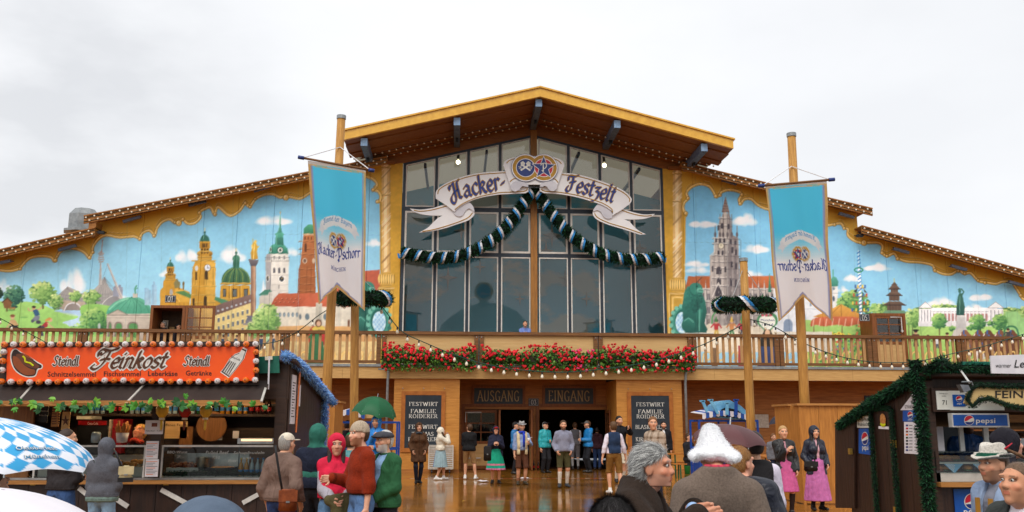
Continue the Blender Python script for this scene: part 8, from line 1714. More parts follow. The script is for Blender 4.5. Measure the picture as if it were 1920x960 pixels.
PP('man in navy waistcoat, white sleeves and tan leather shorts walking away', 1150, 789, 184, feet=926, top=[('shirt',J((222,214,226),g=.014,hem=.96,sleeve='roll')),('waistcoat',J((36,54,82),sleeve='none',hem=.97,g=.03))], bottom=dict(kind='shorts',col=LED,cut=.5), socks=((210,200,180),.16), shoes=(228,226,222), hair=('short',(90,62,36)), armL=(.3,.04,.86), armR=(-.3,-.02,.86), legs=((.1,-.08),(-.14,.22,.07)))
PP('dark haired man in black jacket pointing towards the camera', 1161, 779, 8, feet=905, top=[('jacket',J((28,28,32),hem=.85,collar=.07))], bottom=dict(kind='shorts',col=(200,190,170),cut=.5), socks=((206,196,180),.3), shoes=(40,40,46), hair=('short',BLK), beard=((40,30,26),.6), armL=(.1,-.42,1.45), armR='down', point=1, handdir={1:(-.1,-1,.05)}, head=8)
PP('blond man in plaid overshirt looking back over his shoulder', 1226, 780, -50, D=19, top=[('overshirt',J((176,158,140),hem=.8,collar=.05,plaid=True))], bottom=dict(kind='trousers',col=(40,44,60)), hair=('short',(120,80,44)), head=45, armL='down', armR='down')
PP('bearded man in black suit jacket leaning beside the right menu board', 1244, 789, -8, feet=893, top=[('shirt',J((226,224,224),g=.014)),('suit_jacket',J((28,28,32),hem=.82,open=.035,collar=.03))], bottom=dict(kind='shorts',col=(70,66,44),cut=.5), socks=((60,58,50),.44), hair=('short',BLK), beard=((36,28,24),.85), armL='down', armR='pocket')
PP('dark haired person sitting at the beer table near the right rain pipe', 1290, 811, 40, D=29, dz=-.38, top=[('jacket',J((34,34,38),hem=.9,collar=.05))], bottom=dict(kind='trousers',col=DK), lower=False, hair=('short',BR), armL='belly', armR='belly')
# left group
b1_ = PP('man in beige cap and taupe jacket seen from behind with a brown satchel', 536, 808, 155, D=10.3, sink=.05, drop=.03, extra=.036, wd=1.02, top=[('jacket',J((116,94,84),hem=.92,collar=.06,g=.036))], bottom=dict(kind='trousers',col=(44,62,104)), hair=('crop',GRY), hat=('cap',(214,204,184)), armL='down', armR=(-.24,-.02,.9))
PP('person in navy jacket with green hood up seen from behind', 597, 794, 165, D=11.2, extra=.034, wd=1.05, top=[('hoodie',J((44,104,90),hem=1.05,hood='up',g=.03)),('jacket',J((28,34,52),hem=.97,g=.048,neck=1.47))], bottom=dict(kind='trousers',col=(32,32,38)), armL='belly', armR='belly')
w2_ = PP('woman in red hoodie with grey sleeves carrying an olive coat', 633, 811, 10, D=10.2, extra=.036, female=True, top=[('hoodie',J((206,34,66),hem=.99,hood='up',sleevecol=(170,166,176)))], bottom=dict(kind='trousers',col=(90,124,160)), hair=('long',(52,38,34)), skin=(206,150,122), armL=(.12,-.24,1.0), armR=(-.04,-.26,.98))
PP('man in rust sweater and beige beanie pointing with a bent arm', 682, 788, -62, D=9.8, wd=.9, head=8, extra=.036, top=[('sweater',J((134,46,24),hem=1.0,mat='wool',g=.026,collar=.05))], bottom=dict(kind='trousers',col=(84,116,160)), hair=('crop',BR), beard=((140,86,50),.75), hat=('beanie',(186,168,146)), skin=(220,166,138), armR=(-.08,-.3,1.16), armL='down', handdir={-1:(.1,-1,-.1)}, lean=(0,-.03))
PP('white bearded man in flat cap and open green jacket', 724, 802, -48, D=10, extra=.036, wd=.92, fat=.04, top=[('t_shirt',J((138,176,216),g=.014,sleeve='short')),('jacket',J((42,92,58),hem=.88,open=.085,collar=.06,g=.036))], bottom=dict(kind='trousers',col=(38,38,44)), hair=('crop',(190,188,184)), beard=((206,200,194),.85), hat=('flat',(66,66,72)), armR='belly', armL=(.1,-.22,1.0))
PP('man in hooded blue rain jacket beside the blue cart under a green umbrella', 706, 778, -12, D=19, extra=.034, dz=.12, top=[('jacket',J((24,126,206),hem=.84,hood='up',mat='shell'))], bottom=dict(kind='trousers',col=DK), beard=((50,36,28),.5), hair=('short',BLK), armL='belly', armR=(.0,-.2,1.3))
PP('person in teal puffer jacket and green beanie behind the woman in red', 659, 809, 172, D=12.6, extra=.036, top=[('jacket',J((70,142,148),hem=.9,mat='down',quilt=True,g=.04))], bottom=dict(kind='trousers',col=DK), hair=('short',BR), hat=('beanie',(30,110,70)))
PP('dark haired person in black jacket standing inside the left cart', 652, 787, 165, D=24.5, top=[('jacket',J((30,30,34),hem=.86,collar=.05))], bottom=dict(kind='trousers',col=DK), hair=('short',(54,42,36)))
# at the left stall
PP('man in dark jacket and jeans at the left stall under the checked umbrella', 128, 801, 160, D=11.3, top=[('jacket',J((46,42,44),hem=.96,collar=.05))], bottom=dict(kind='trousers',col=(62,92,142)), hair=('crop',(60,46,40)), armL='belly', armR='belly', head=-40)
w1_ = PP('woman in grey wool hoodie and light jeans at the left stall', 204, 819, 172, D=11.1, extra=.034, female=True, top=[('undershirt',J((116,140,134),hem=.9,g=.03)),('hoodie',J((92,94,102),hem=.96,hood='up',mat='wool',g=.04))], bottom=dict(kind='trousers',col=(132,164,192),g=.012), armL='belly', armR='belly')
PP('blonde vendor with a red and yellow scarf behind the left stall counter', 265, 792, -15, D=13.6, female=True, lower=False, top=[('jacket',J((34,30,32),hem=.95,collar=.04))], bottom=dict(kind='trousers',col=DK), hair=('short',(196,152,80)), scarf=((190,60,44),), nod=22, armL='belly', armR='belly', skin=(206,140,108))
PP('person at the left edge holding the blue and white checked umbrella', -9, 868, 150, D=5.2, top=[('jacket',J((60,70,84),hem=.86,collar=.06))], bottom=dict(kind='trousers',col=DK), hair=('crop',BR), lower=False, armL=(.1,-.25,1.2))
PP('person in blue grey hood at the bottom edge, closest to the camera on the left', 405, 928, 175, D=1.95, extra=.034, lower=False, res=.008, top=[('jacket',J((84,98,116),hem=1.2,hood='up'))])
# foreground right
gm = PP('grey haired man with moustache in brown fleece gesturing with one hand', 1198, 823, 62, D=5.1, sink=.095, drop=.04, extra=.045, lower=False, fat=.03, wd=1.03, top=[('shirt',J((150,180,220),g=.012)),('fleece',J((52,42,36),hem=.85,collar=.075,mat='wool',g=.036,open=.03))], hair=('grey',(150,150,150)), beard=((170,166,164),.15), armL=(.04,-.3,1.32), armR=(-.12,-.36,1.3), handdir={-1:(.35,-1,.1),1:(-.2,-1,0)}, skin=(206,142,112), hcurl=.5)
hm = PP('man in brown felted sweater and tall white fur hat seen from behind', 1340, 815, 176, D=5.8, sink=.1, drop=.07, extra=.03, lower=False, wd=1.2, top=[('shirt',J((206,70,90),g=.014,check=True,collar=.075)),('sweater',J((112,98,88),hem=.85,mat='wool',g=.04,fold=.006,neck=1.485,collar=.045))], hair=None, armL='down', armR='down')
PP('blond young man in navy quilted jacket turned towards the fur hat', 1425, 834, 140, D=6.4, lower=False, sink=.06, lean=(.22,0), top=[('jacket',J((24,28,42),hem=.85,mat='down',quilt=True,g=.045,collar=.05))], hair=('short',(160,112,60)), head=-20, armL='down', armR='down', skin=(222,160,132))
PP('person with tousled dark hair at the bottom edge below the walking man', 1146, 924, 176, D=3.1, extra=.036, lower=False, top=[('jacket',J((40,40,44),hem=1.1,collar=.05))], hair=('grey',(44,40,40)))
PP('man in black waistcoat and white sleeves under the maroon umbrella', 1412, 806, 170, D=8.2, top=[('shirt',J((214,206,222),g=.014)),('waistcoat',J((34,32,34),sleeve='none',hem=.9,g=.03))], bottom=dict(kind='trousers',col=DK), hair=('short',(48,36,30)), armL='chest', armR='down', lower=False)
PP('blonde woman in black jacket and short pink dirndl skirt', 1467, 797, -5, D=17.6, female=True, top=[('blouse',J((190,140,150),g=.012)),('jacket',J((32,32,34),hem=.84,open=.02,collar=.05,mat='shell'))], bottom=dict(kind='skirt',col=(196,92,146),len=.46,flare=.25), socks=((52,38,36),.44), shoes=(40,36,36), hair=('bun',(184,146,96)), armL=(.22,-.05,.88), armR=(.0,-.22,1.26))
pw = PP('woman in navy hooded coat and long pink dirndl skirt', 1525, 797, 4, feet=957, extra=.036, female=True, top=[('blouse',J((206,160,170),g=.012)),('coat',J((30,34,50),hem=.74,open=.03,hood='up',mat='shell'))], bottom=dict(kind='skirt',col=(196,112,172),len=.2,flare=.28), socks=((36,34,36),.3), shoes=(30,28,28), hair=('long',(36,28,26)), armL='pocket', armR='pocket')
PP('person in purple jacket under the dark umbrella behind the plywood box', 1484, 802, 160, D=23, top=[('jacket',J((110,40,110),hem=.86,hood='down'))], bottom=dict(kind='trousers',col=NV), hair=('short',BR), armL='chest', armR='down')
PP('person with brown hair by the beer tables behind the blonde woman', 1448, 812, 10, D=26, top=[('jacket',J((120,120,126),hem=.86,collar=.05))], bottom=dict(kind='trousers',col=NV), hair=('short',(120,80,46)))
# right stall
PP('bearded vendor in blue and navy jacket inside the right stall', 1809, 772, 6, D=12., wd=1.1, lower=False, top=[('jacket',J((22,70,128),hem=.95,collar=.08,mat='shell',bands=[(-1,1,0,1.18,(24,34,56))]))], hair=('short',BR), beard=((70,46,34),.85), armL=(.2,.02,.98), armR=(-.3,-.06,.98))
PP('vendor with brown bob behind the steel shelf at the right edge', 1911, 810, 0, D=12.2, lower=False, female=True, top=[('jacket',J((50,52,58),hem=.95))], hair=('short',(86,58,40)), hat=None, skin=(176,120,92))
PP('man in black hooded jacket with a red cord at the right stall', 1882, 801, 75, D=8., extra=.034, lower=False, top=[('jacket',J((32,30,38),hem=.86,hood='up'))], armL='belly', armR='belly', skin=(220,160,136))
ht = PP('bearded man in light felt hat with feather and pale blue jacket', 1862, 828, -76, D=6.2, sink=.04, extra=.05, lower=False, top=[('shirt',J((122,124,136),g=.014)),('jacket',J((140,158,186),hem=.8,open=.06,collar=.06,g=.04))], hair=('crop',(90,66,48)), beard=((110,76,52),.6), hat=('hat',(206,200,190),(28,84,66)), armL='down', armR='down', skin=(206,150,118))
PP('balding man in dark green traditional jacket and white shirt at the right edge', 1905, 859, -68, D=4.9, sink=.05, extra=.03, lower=False, wd=1.05, top=[('shirt',J((224,214,220),g=.014,collar=.05)),('jacket',J((62,66,64),hem=.85,open=.06,collar=.03,g=.036))], hair=('crop',(104,80,60)), armL='down', armR='down', skin=(206,146,112), nod=6)
# balcony
fy = .42; pb = P(984,597,fy); person('man in light blue checked shirt leaning on the balcony rail', (pb[0],fy,3.8), 0, h=1.66, res=.015, top=[('shirt',J((128,148,206),hem=.92,g=.02,check=True,collar=.04))], bottom=dict(kind='trousers',col=NV), hair=('short',BLK), lean=(0,-.16), armL=(.04,-.36,1.2), armR=(-.04,-.38,1.2), nod=8)
for px, top_, lab, f in ((308,602,'grey haired man in dark suit inside the open balcony cabin',-60),(334,607,'dark haired person in the shadow of the balcony cabin',70)):
 p = P(px,top_,1.72); person(lab, (p[0],1.72,3.82), f, h=p[2]-3.82, res=.017, top=[('jacket',J((38,34,40),hem=.86,collar=.05))], bottom=dict(kind='trousers',col=DK), hair=('short',GRY if px == 308 else BLK))
# ---------------------------------------------------------------- what they hold and wear
def world(d, p): m = d['root']; a = m.rotation_euler.z; q = np.array(p)*d['s']; return np.array(m.location)+np.array((q[0]*math.cos(a)-q[1]*math.sin(a), q[0]*math.sin(a)+q[1]*math.cos(a), q[2]))
def fur(root, V, Nn, n, ln, cols, wd=.004, droop=.3, m='fir', name='fur', kind=None):
 rg = np.random.RandomState(4); i = rg.randint(len(V), size=n); p = V[i]+rg.randn(n,3)*.004; d = Nn[i]+rg.randn(n,3)*.35-np.array((0,0,droop)); d /= np.linalg.norm(d,axis=1)[:,None]; s = np.cross(d,rg.randn(n,3)); s /= np.linalg.norm(s,axis=1)[:,None]; L_ = ln*(.5+rg.rand(n,1))
 v = np.stack([p-s*wd,p+s*wd,p+d*L_],1).reshape(-1,3); b = MB(); b.v = [tuple(q) for q in v]; b.f = [(3*k,3*k+1,3*k+2) for k in range(n)]; c = np.array([lin(q) for q in cols])[rg.randint(len(cols),size=n)]
 return b.build(name, m, root, kind=kind, colors=np.repeat(c,3,0))
vmat('white_fur', .9, .55, 110, .1, .03, 60., .2)
# tall white fur hat
hp = world(hm, hm['head']); Hh = thing('fur_hat', hp, 'tall pointed white plush hat with a wide brim worn over the brown sweater', 'hat')
prof = [(.0,.288),(.024,.286),(.042,.274),(.054,.252),(.066,.218),(.077,.186),(.089,.157),(.1,.132),(.113,.108),(.133,.085),(.155,.068),(.165,.05),(.162,.03),(.147,.014),(.128,.014),(.12,.03)]
b = MB(); hy = hp[1]; c0 = np.array((P(1339,866,hy)[0],hy-.01,P(1339,866,hy)[2])); b.lathe([(r,z) for (r0_,z0_),(r1_,z1_) in zip(prof[:-1],prof[1:]) for r, z in ((r0_,z0_),((r0_+r1_)/2,(z0_+z1_)/2))]+[prof[-1]], (0,0,0), 56)
V = np.array(b.v); z = np.clip(V[:,2]/.29,0,1); V[:,2] *= .82; V[:,0] += -.024*z**2+.005*np.sin(V[:,2]*30); a = np.arctan2(V[:,1],V[:,0]); rw = np.clip((np.hypot(V[:,0],V[:,1])-.1)/.06,0,1); V[:,2] += rw*(.012*np.sin(a*3+1.2)+.006*np.sin(a*7)-.010*np.cos(a-.6)); V[:,:2] *= (1+.025*np.sin(a*5+V[:,2]*14))[:,None]; b.v = [tuple(q) for q in V+c0]
hb = b.build('hat_body', 'white_fur', Hh, True, colors=np.tile(lin((248,249,252)),(len(b.v),1)), recalc=True); me = hb.data; vv = np.array([q.co[:] for q in me.vertices]); nn = np.array([q.normal[:] for q in me.vertices])
ii = np.random.RandomState(2).randint(len(me.polygons), size=4000); fc = np.array([me.polygons[i].center[:] for i in range(len(me.polygons))]); fn_ = np.array([me.polygons[i].normal[:] for i in range(len(me.polygons))])
w_ = np.random.RandomState(3).rand(9000,2); ids = np.random.RandomState(1).randint(len(me.polygons),size=9000); pv = np.array([[vv[me.polygons[i].vertices[0]],vv[me.polygons[i].vertices[1]],vv[me.polygons[i].vertices[-1]]] for i in range(len(me.polygons))]); sp = pv[ids,0]+(pv[ids,1]-pv[ids,0])*w_[:,:1]+(pv[ids,2]-pv[ids,0])*w_[:,1:]
fur(Hh, sp, fn_[ids], 26000, .0075, ((246,247,250),(238,240,244),(252,252,252)), .0009, .25, 'white_fur', 'plush', 'stuff')
# strands on the two nearest heads
for nm, cols, n, ln_, lift in (('grey haired man with m',((236,236,232),(140,140,140),(190,190,186),(84,84,86)),12000,.05,.07),('tousled dark',((46,42,42),(28,26,26),(74,70,70),(36,32,32)),7000,.04,.22),('blond young',((160,112,60),(130,88,46),(190,140,84)),5000,.02,.1),('balding man',((104,80,60),(84,64,48),(126,102,80)),2500,.008,.25)):
 o = [q for q in COL.objects if q.get('label') and nm in q['label'] and q.get('category') == 'person'][0]; h = [q for q in o.children if q.name.startswith('hair')][0]; me = h.data; n_ = len(me.vertices); V = np.zeros(n_*3); Nn = np.zeros(n_*3); me.vertices.foreach_get('co',V); me.vertices.foreach_get('normal',Nn); V = V.reshape(-1,3); Nn = Nn.reshape(-1,3)
 rg2 = np.random.RandomState(8); i = rg2.randint(n_,size=n); p = V[i]+rg2.randn(n,3)*.002; wv = np.stack([.2*np.sin(p[:,2]*30+p[:,1]*20),np.ones(n),-.55+.15*np.sin(p[:,0]*40)],1); t = wv-Nn[i]*(wv*Nn[i]).sum(1)[:,None]; t /= np.linalg.norm(t,axis=1)[:,None]+1e-9; t = t+Nn[i]*lift*rg2.rand(n,1)*2+rg2.randn(n,3)*.12; s = np.cross(t,Nn[i]); s /= np.linalg.norm(s,axis=1)[:,None]+1e-9; L_ = ln_*(.6+.8*rg2.rand(n,1)); w = .0008
 mid = p+t*L_*.5+Nn[i]*.0015; tip = p+t*L_; v = np.stack([p-s*w,p+s*w,mid+s*w,mid-s*w,tip],1).reshape(-1,3); b = MB(); b.v = [tuple(q) for q in v]; b.f = [f for k in range(n) for f in ((5*k,5*k+1,5*k+2,5*k+3),(5*k+3,5*k+2,5*k+4))]; cc = np.array([lin(q) for q in cols])[rg2.randint(len(cols),size=n)]
 st_ = b.build('hair_strands','hair',None,kind='stuff',colors=np.repeat(cc,5,0)); st_.parent = h
# bags
def bag(pos, w, h, d, m, lab, strap, face=0., cat='bag', flap=None):
 r = thing('shoulder_bag', pos, lab, cat); r.rotation_euler = (0,0,math.radians(face)); bm = bmesh.new(); bmesh.ops.create_cube(bm,size=1.);
 for v in bm.verts: k = 1-(.45 if 'cream and' in lab else .12)*(v.co.z > 0); v.co.x *= w*k; v.co.y *= d*k; v.co.z *= h
 bmesh.ops.bevel(bm,geom=bm.edges[:],offset=min(w,h,d)*.22,segments=3,affect='EDGES'); me = bpy.data.meshes.new('bag_body'); bm.to_mesh(me); bm.free(); o = link('bag_body',me,m,None,True); o.parent = r
 f = MB().box(-w*.5,w*.5,-d*.5-.008,-d*.5+.0,-h*.05,h*.46).build('flap',flap or m,None); f.parent = r; k_ = MB().box(-.02,.02,-d*.5-.014,-d*.5-.007,-h*.1,-h*.02).build('buckle','zinc',None); k_.parent = r
 if strap: a = math.radians(-face); loc = [np.array(q)-np.array(pos) for q in strap]; loc = [(q[0]*math.cos(a)-q[1]*math.sin(a),q[0]*math.sin(a)+q[1]*math.cos(a),q[2]) for q in loc]; s_ = MB().tube(loc,.013,6).build('strap','black',None,True); s_.parent = r
 return r
mat('tan_leather',(150,78,40),.4,(116,56,28),14); mat('cream_leather',(206,190,146),.45); mat('black_leather',(34,32,34),.4)
yb_ = at(540,9.98)[1]; pB1 = P(540,938,yb_); bag(pB1,.2,.24,.07,'tan_leather','brown leather satchel on a black strap worn by the man in the beige cap',[P(530,925,yb_),P(524,890,yb_),P(518,850,yb_-.03),P(516,835,yb_+.0)],8)
yb_ = at(232,10.85)[1]; bag(P(236,888,yb_),.17,.19,.08,'cream_leather','cream and black handbag hanging behind the woman in grey',[P(228,878,yb_),P(223,862,yb_),P(217,848,yb_),P(212,842,yb_+.05)],20,flap='cream_leather')
b_ = MB().box(-.086,.086,-.041,.041,-.097,-.045).build('black_base','black_leather',None); b_.parent = [o for o in COL.objects if o.name.startswith('shoulder_bag')][-1]
yb_ = at(1524,17.9)[1]; bag(P(1520,874,yb_),.27,.2,.09,'black_leather','black handbag in front of the woman in the navy coat',[P(1527,866,yb_),P(1532,845,yb_),P(1533,826,yb_)])
yb_ = at(1452,17.4)[1]; bag(P(1449,878,yb_),.25,.19,.09,'black_leather','black handbag hanging beside the blonde woman',[P(1453,868,yb_),P(1460,850,yb_),P(1470,830,yb_)])
yb_ = at(917,25.5)[1]; bag(P(914,850,yb_+.1),.22,.42,.09,'black_leather','dark shoulder bag beside the woman in the navy raincoat',None)
yb_ = at(617,10.4)[1]; bag(P(616,925,yb_),.2,.34,.1,'cream_leather','khaki rucksack hanging at the back of the woman in red',[P(616,905,yb_),P(622,870,yb_-.02),P(624,848,yb_+.1)])
# olive coat over the arm
oc = world(w2_,(.06,-.27,.95)); cr_ = thing('folded_coat', oc, 'olive green coat hanging over the arm of the woman in red', 'coat'); u = uni([s_cap(oc+(-.12,0,.03),oc+(.12,.02,.06),.06,.06), s_cap(oc+(-.02,-.01,-.02),oc+(-.02,.0,-.5),.08,.11), s_cap(oc+(.1,.02,0),oc+(.14,.03,-.55),.06,.1)],.05)
ob = mesh_from([nets(lambda p: smax(u(p), oc[2]-.56-p[:,2],.02), oc-(.35,.3,.7), oc+(.35,.3,.2), .012)],'coat_cloth','cloth',None,lambda V: np.tile(lin((84,78,50)),(len(V),1)),.014,5); adopt(ob,cr_)
cp = world(mm,mm['hands'][1]); cu = thing('white_cup', cp, 'white cup with a spoon held up by the man with the blue scarf', 'cup'); MB().lathe([(.03,0),(.042,.1),(.039,.1),(.028,.01)],cp+(0,-.03,.02),14).build('cup_body','paper',cu,True); MB().bar(cp+(0,-.03,.1),cp+(.1,-.05,.14),.02,.008).build('spoon','paper',cu)
# feather and lederhosen braces of the felt-hat man
q0 = world(ht,ht['head']+np.array((.06,.05,.09))); fe = thing('hat_feather', q0, 'long brown feather with red tip lying along the felt hat brim', 'feather'); mat('feather_brown',(120,84,50),.7,(70,46,28),60); MB().tube([q0+(-.03,-.08,.03),q0+(.05,-.1,-.01),q0+(.16,-.1,-.07)],[.008,.013,.003],6).build('vane','feather_brown',fe,True); MB().tube([q0+(-.05,-.1,.03),q0+(0,-.11,.07)],[.008,.003],6).build('red_tuft','drink_red',fe,True)
mat('brace_tan',(178,124,40),.6); br_ = thing('leather_braces', world(ht,(0,-.14,1.2)), 'tan leather braces across the grey shirt of the felt hat man', 'braces')
for a, c in (((.06,-.155,1.36),(.05,-.175,1.0)),((-.06,-.155,1.36),(-.05,-.175,1.0)),((.07,-.172,1.2),(-.07,-.172,1.2))): MB().bar(world(ht,a),world(ht,c),.03,.012,up=(0,1,.2)).build('strap','brace_tan',br_)
# ---------------------------------------------------------------- umbrellas
vmat('umbrella_cloth',.5,.04,90,.3,.05,6.)
def umbrella(apex, R_, H_, lab, colf, K=10, M_=12, tilt=(0,0), rot=0., shaft=.75, m='umbrella_cloth', handle='black', n=8, tip=True, text=None):
 r = thing('umbrella', apex, lab, 'umbrella'); T = Matrix.Rotation(math.radians(tilt[0]),4,'X')@Matrix.Rotation(math.radians(tilt[1]),4,'Y')@Matrix.Rotation(rot,4,'Z'); tf = lambda p: np.array(T@Vector(p))+np.array(apex)
 V = []; C_ = []
 for i in range(n*K):
  a = 2*math.pi*i/(n*K); w = (i % K)/K; bul = 1-.085*math.sin(w*math.pi)
  for j in range(M_+1):
   t = j/M_; rr = R_*math.sin(t*1.25)/math.sin(1.25)*(1-(1-bul)*t); zz = -H_*(1-math.cos(t*1.25))/(1-math.cos(1.25))*(1-.12*math.sin(w*math.pi)*t); V.append(tf((rr*math.cos(a),rr*math.sin(a),zz))); C_.append(lin(colf(w,t,i//K)))
 b = MB(); b.v = [tuple(v) for v in V]; q = M_+1
 for i in range(n*K):
  for j in range(M_): i2 = (i+1) % (n*K); b.f.append((i*q+j,i2*q+j,i2*q+j+1,i*q+j+1))
 b.build('canopy',m,r,True,colors=np.array(C_)); MB().tube([tf((0,0,.07 if tip else 0)),tf((0,0,-shaft))],.007,6).build('shaft','grey_metal' if handle == 'black' else handle,r,True)
 for k in range(n):
  a = 2*math.pi*k/n; MB().tube([tf((R_*math.sin(t*1.25)/math.sin(1.25)*math.cos(a),R_*math.sin(t*1.25)/math.sin(1.25)*math.sin(a),-H_*(1-math.cos(t*1.25))/(1-math.cos(1.25))-.006)) for t in np.linspace(.02,1.03,7)],.004,5).build('rib','zinc',r);
 MB().tube([tf((0,0,-shaft)),tf((0,0,-shaft-.12))],.016,8).build('handle',handle,r,True)
 if text:
  def sf(w, t, n_):
   a = 2*math.pi*(text+w)/n; rr = R_*math.sin(t*1.25)/math.sin(1.25)*(1-.085*math.sin(w*math.pi)*t); zz = -H_*(1-math.cos(t*1.25))/(1-math.cos(1.25))*(1-.12*math.sin(w*math.pi)*t); return tf((rr*math.cos(a)*1.004,rr*math.sin(a)*1.004,zz+.004+n_))
  for tx, t0, w0, w1 in (('Oktoberfest',.68,.16,.84),('München',.82,.24,.76)):
   for bo, m_, lf in ((.03,'flag_blue',0.),(.0,'letter_white',.002)):
    v, f, w_ = block(tx, bo); b = MB(); b.add([sf(w0+(w1-w0)*p[0]/w_, t0-p[1]*.085, lf) for p in v], f); b.build('lettering', m_, r)
 return r
def loz(w,t,k):
 a, b_ = w*3.2, t*9; return (52,158,212) if (math.floor(a+b_*.5+100)+math.floor(b_*.5-a+100)) % 2 else (228,230,238)
def umb_loz(apex, R_, H_, lab, **k):
 return umbrella(apex,R_,H_,lab,loz,K=40,M_=60,**k)
# the umbrellas
Dq = lambda px, py, D: P(px,py,at(px,D)[1])
umb_loz(Dq(-18,785,5.0), .60, .185, 'blue and white checked umbrella at the left edge', tilt=(4,10), rot=-.13, handle='yellow_plastic', text=7)
umbrella(Dq(1369,796,8.2), .345, .15, 'maroon umbrella held over the man in the black waistcoat', lambda w,t,k: (92,54,56) if k % 2 else (84,48,50), tilt=(8,4), rot=.2)
umbrella(Dq(1481,772,22), .56, .24, 'dark blue grey umbrella behind the right flag pole', lambda w,t,k: (58,60,74), tilt=(6,-8))
umbrella(Dq(708,744,19.2), .50, .40, 'dark green umbrella over the man in the blue rain jacket', lambda w,t,k: (16,92,54) if k % 2 else (14,84,48), tilt=(6,10), rot=.3)
umbrella(Dq(6,918,3.0), .42, .18, 'white umbrella seen from above in the bottom left corner', lambda w,t,k: (226,222,228), tilt=(0,8), rot=.1, shaft=.6, tip=False)
# ---------------------------------------------------------------- carts, trolley, tables, litter
mat('cart_blue', (30,84,176), .4, (24,66,150), 10); mat('cart_light', (120,186,220), .45, (96,160,200), 6); mat('stripe_blue', (40,90,180), .6); mat('crate_white', (206,200,190), .6, (180,172,160), 12); mat('table_wood', (206,134,60), .45, (170,100,40), 6, (1,8,8)); mat('bench_green', (40,96,60), .5); mat('bin_green', (30,150,80), .4)
def atD(px, py, D): return P(px, py, at(px,D)[1])
def cart(x0, x1, ytop, ybot, D, lab, aw0, aw1, awy):
 y = at(x0,D)[1]; A, B = P(x0,ybot,y), P(x1,ytop,y); r = thing('snack_cart', ((A[0]+B[0])/2,y,0), lab, 'cart', 'blue snack carts under the balcony'); za, zb = .35, B[2]
 w = B[0]-A[0]
 for x in (A[0],A[0]+w*.5,B[0]):
  for yy in (y,y+.9): MB().bar((x,yy,za),(x,yy,zb),.05,.05,up=(0,1,0)).build('frame_post','cart_blue',r)
 for z in (za,(za+zb)*.5,zb):
  for yy in (y,y+.9): MB().bar((A[0]-.02,yy-.003,z),(B[0]+.02,yy-.003,z),.055,.055).build('frame_rail','cart_blue',r)
 MB().box(A[0]+.03,B[0]-.03,y+.03,y+.87,za,za+.45).build('cart_box','cart_blue',r)
 for x in (A[0]+.2,B[0]-.2): MB().tube([(x+.24*math.cos(t),y-.04,.26+.24*math.sin(t)) for t in np.linspace(0,6.283,19)[:-1]],.025,6,closed=True).tube([(x,y-.04,.02),(x,y-.04,.5)],.008,4).tube([(x-.24,y-.04,.26),(x+.24,y-.04,.26)],.008,4).build('wheel','black',r)
 a, b = P(aw0,awy,y-.2), P(aw1,awy+2,y-.2); n = max(6,int((b[0]-a[0])/.09))
 for k in range(n):                # scalloped striped awning
  t0, t1 = k/n, (k+1)/n; f = lambda t: a+(b-a)*t+np.array((0,0,.10*math.sin(t*math.pi)))
  p, q = f(t0), f(t1); h = np.array((0,0,.14)); m = 'stripe_blue' if k % 2 else 'paper'
  MB().prism([p,q,q-h*.8,(p+q)/2-h,p-h*.8],(0,.012,0)).build('awning_stripe',m,r); MB().prism([p,q,q+np.array((0,1.2,.06)),p+np.array((0,1.2,.06))],(0,0,.012)).build('awning_stripe',m,r)
 return r, y
r_, yy = cart(630,745,792,850,24.,'blue framed snack cart with striped awning beside the green umbrella',628,684,775)
b_ = P(681,784,yy), P(702,772,yy); tag(MB().box(b_[0][0],b_[1][0],yy-.1,yy+.2,b_[0][2],b_[1][2]).build('cardboard_box','panel_wood'),'cardboard box on top of the blue cart below the green umbrella','box')
r_, yy = cart(1313,1420,789,860,24.,'blue framed snack cart with striped awning behind the maroon umbrella',1317,1402,777)
pts = [(1338,782),(1340,760),(1352,752),(1368,750),(1388,760),(1400,771),(1402,788)]; q = [P(x,y,yy-.1) for x, y in pts]; so2 = thing('upturned_sledge', q[0], 'pale blue faceted trestle lying on the roof of the right cart', 'trestle'); MB().prism(q,(0,.7,0)).build('shell','cart_light',so2); q2 = [P(x,y,yy-.115) for x, y in ((1352,781),(1352,768),(1360,764),(1382,768),(1394,778),(1396,785))]; MB().prism(q2,(0,.012,0)).build('opening_shade','black',so2)  # thin black sheet stands in for the shade inside the shell
for x0, y0, x1, y1 in ((1317,752,1326,772),(1332,750,1346,776),(1363,756,1363,778),(1380,750,1380,778)): a, b = P(x0,y0,yy-.22), P(x1,y1,yy-.22); MB().bar(a,b,.075,.06,up=(0,1,0)).bar(a-(.07,0,0),a+(.07,0,0),.06,.045).build('leg','cart_blue' if x0 > 1370 else 'cart_light',so2)
# slatted trolley by the left board
y = -.55; A, B = P(803,882,y), P(850,836,y); tr_ = thing('slatted_trolley', ((A[0]+B[0])/2,y,0), 'white slatted crate trolley on castors below the left menu board', 'trolley'); z0, z1 = .16, B[2]
for k in range(11): z = z0+(z1-z0)*k/11; MB().box(A[0],B[0],y,y+.02,z+.012,z+(z1-z0)/11-.012).build('slat','crate_white',tr_); MB().box(B[0]-.02,B[0]+.001,y+.021,y+.48,z+.012,z+(z1-z0)/11-.012).build('slat','crate_white',tr_); MB().box(A[0]-.001,A[0]+.02,y+.021,y+.48,z+.012,z+(z1-z0)/11-.012).build('slat','crate_white',tr_)
for x in (A[0]-.01,B[0]-.03): MB().box(x,x+.04,y-.02,y-.002,z0-.02,z1+.01).build('frame_post','crate_white',tr_)
MB().box(A[0],B[0],y,y+.5,z0-.02,z0).build('base','crate_white',tr_); MB().box(A[0],B[0],y,y+.5,z1,z1+.02).build('lid','crate_white',tr_)
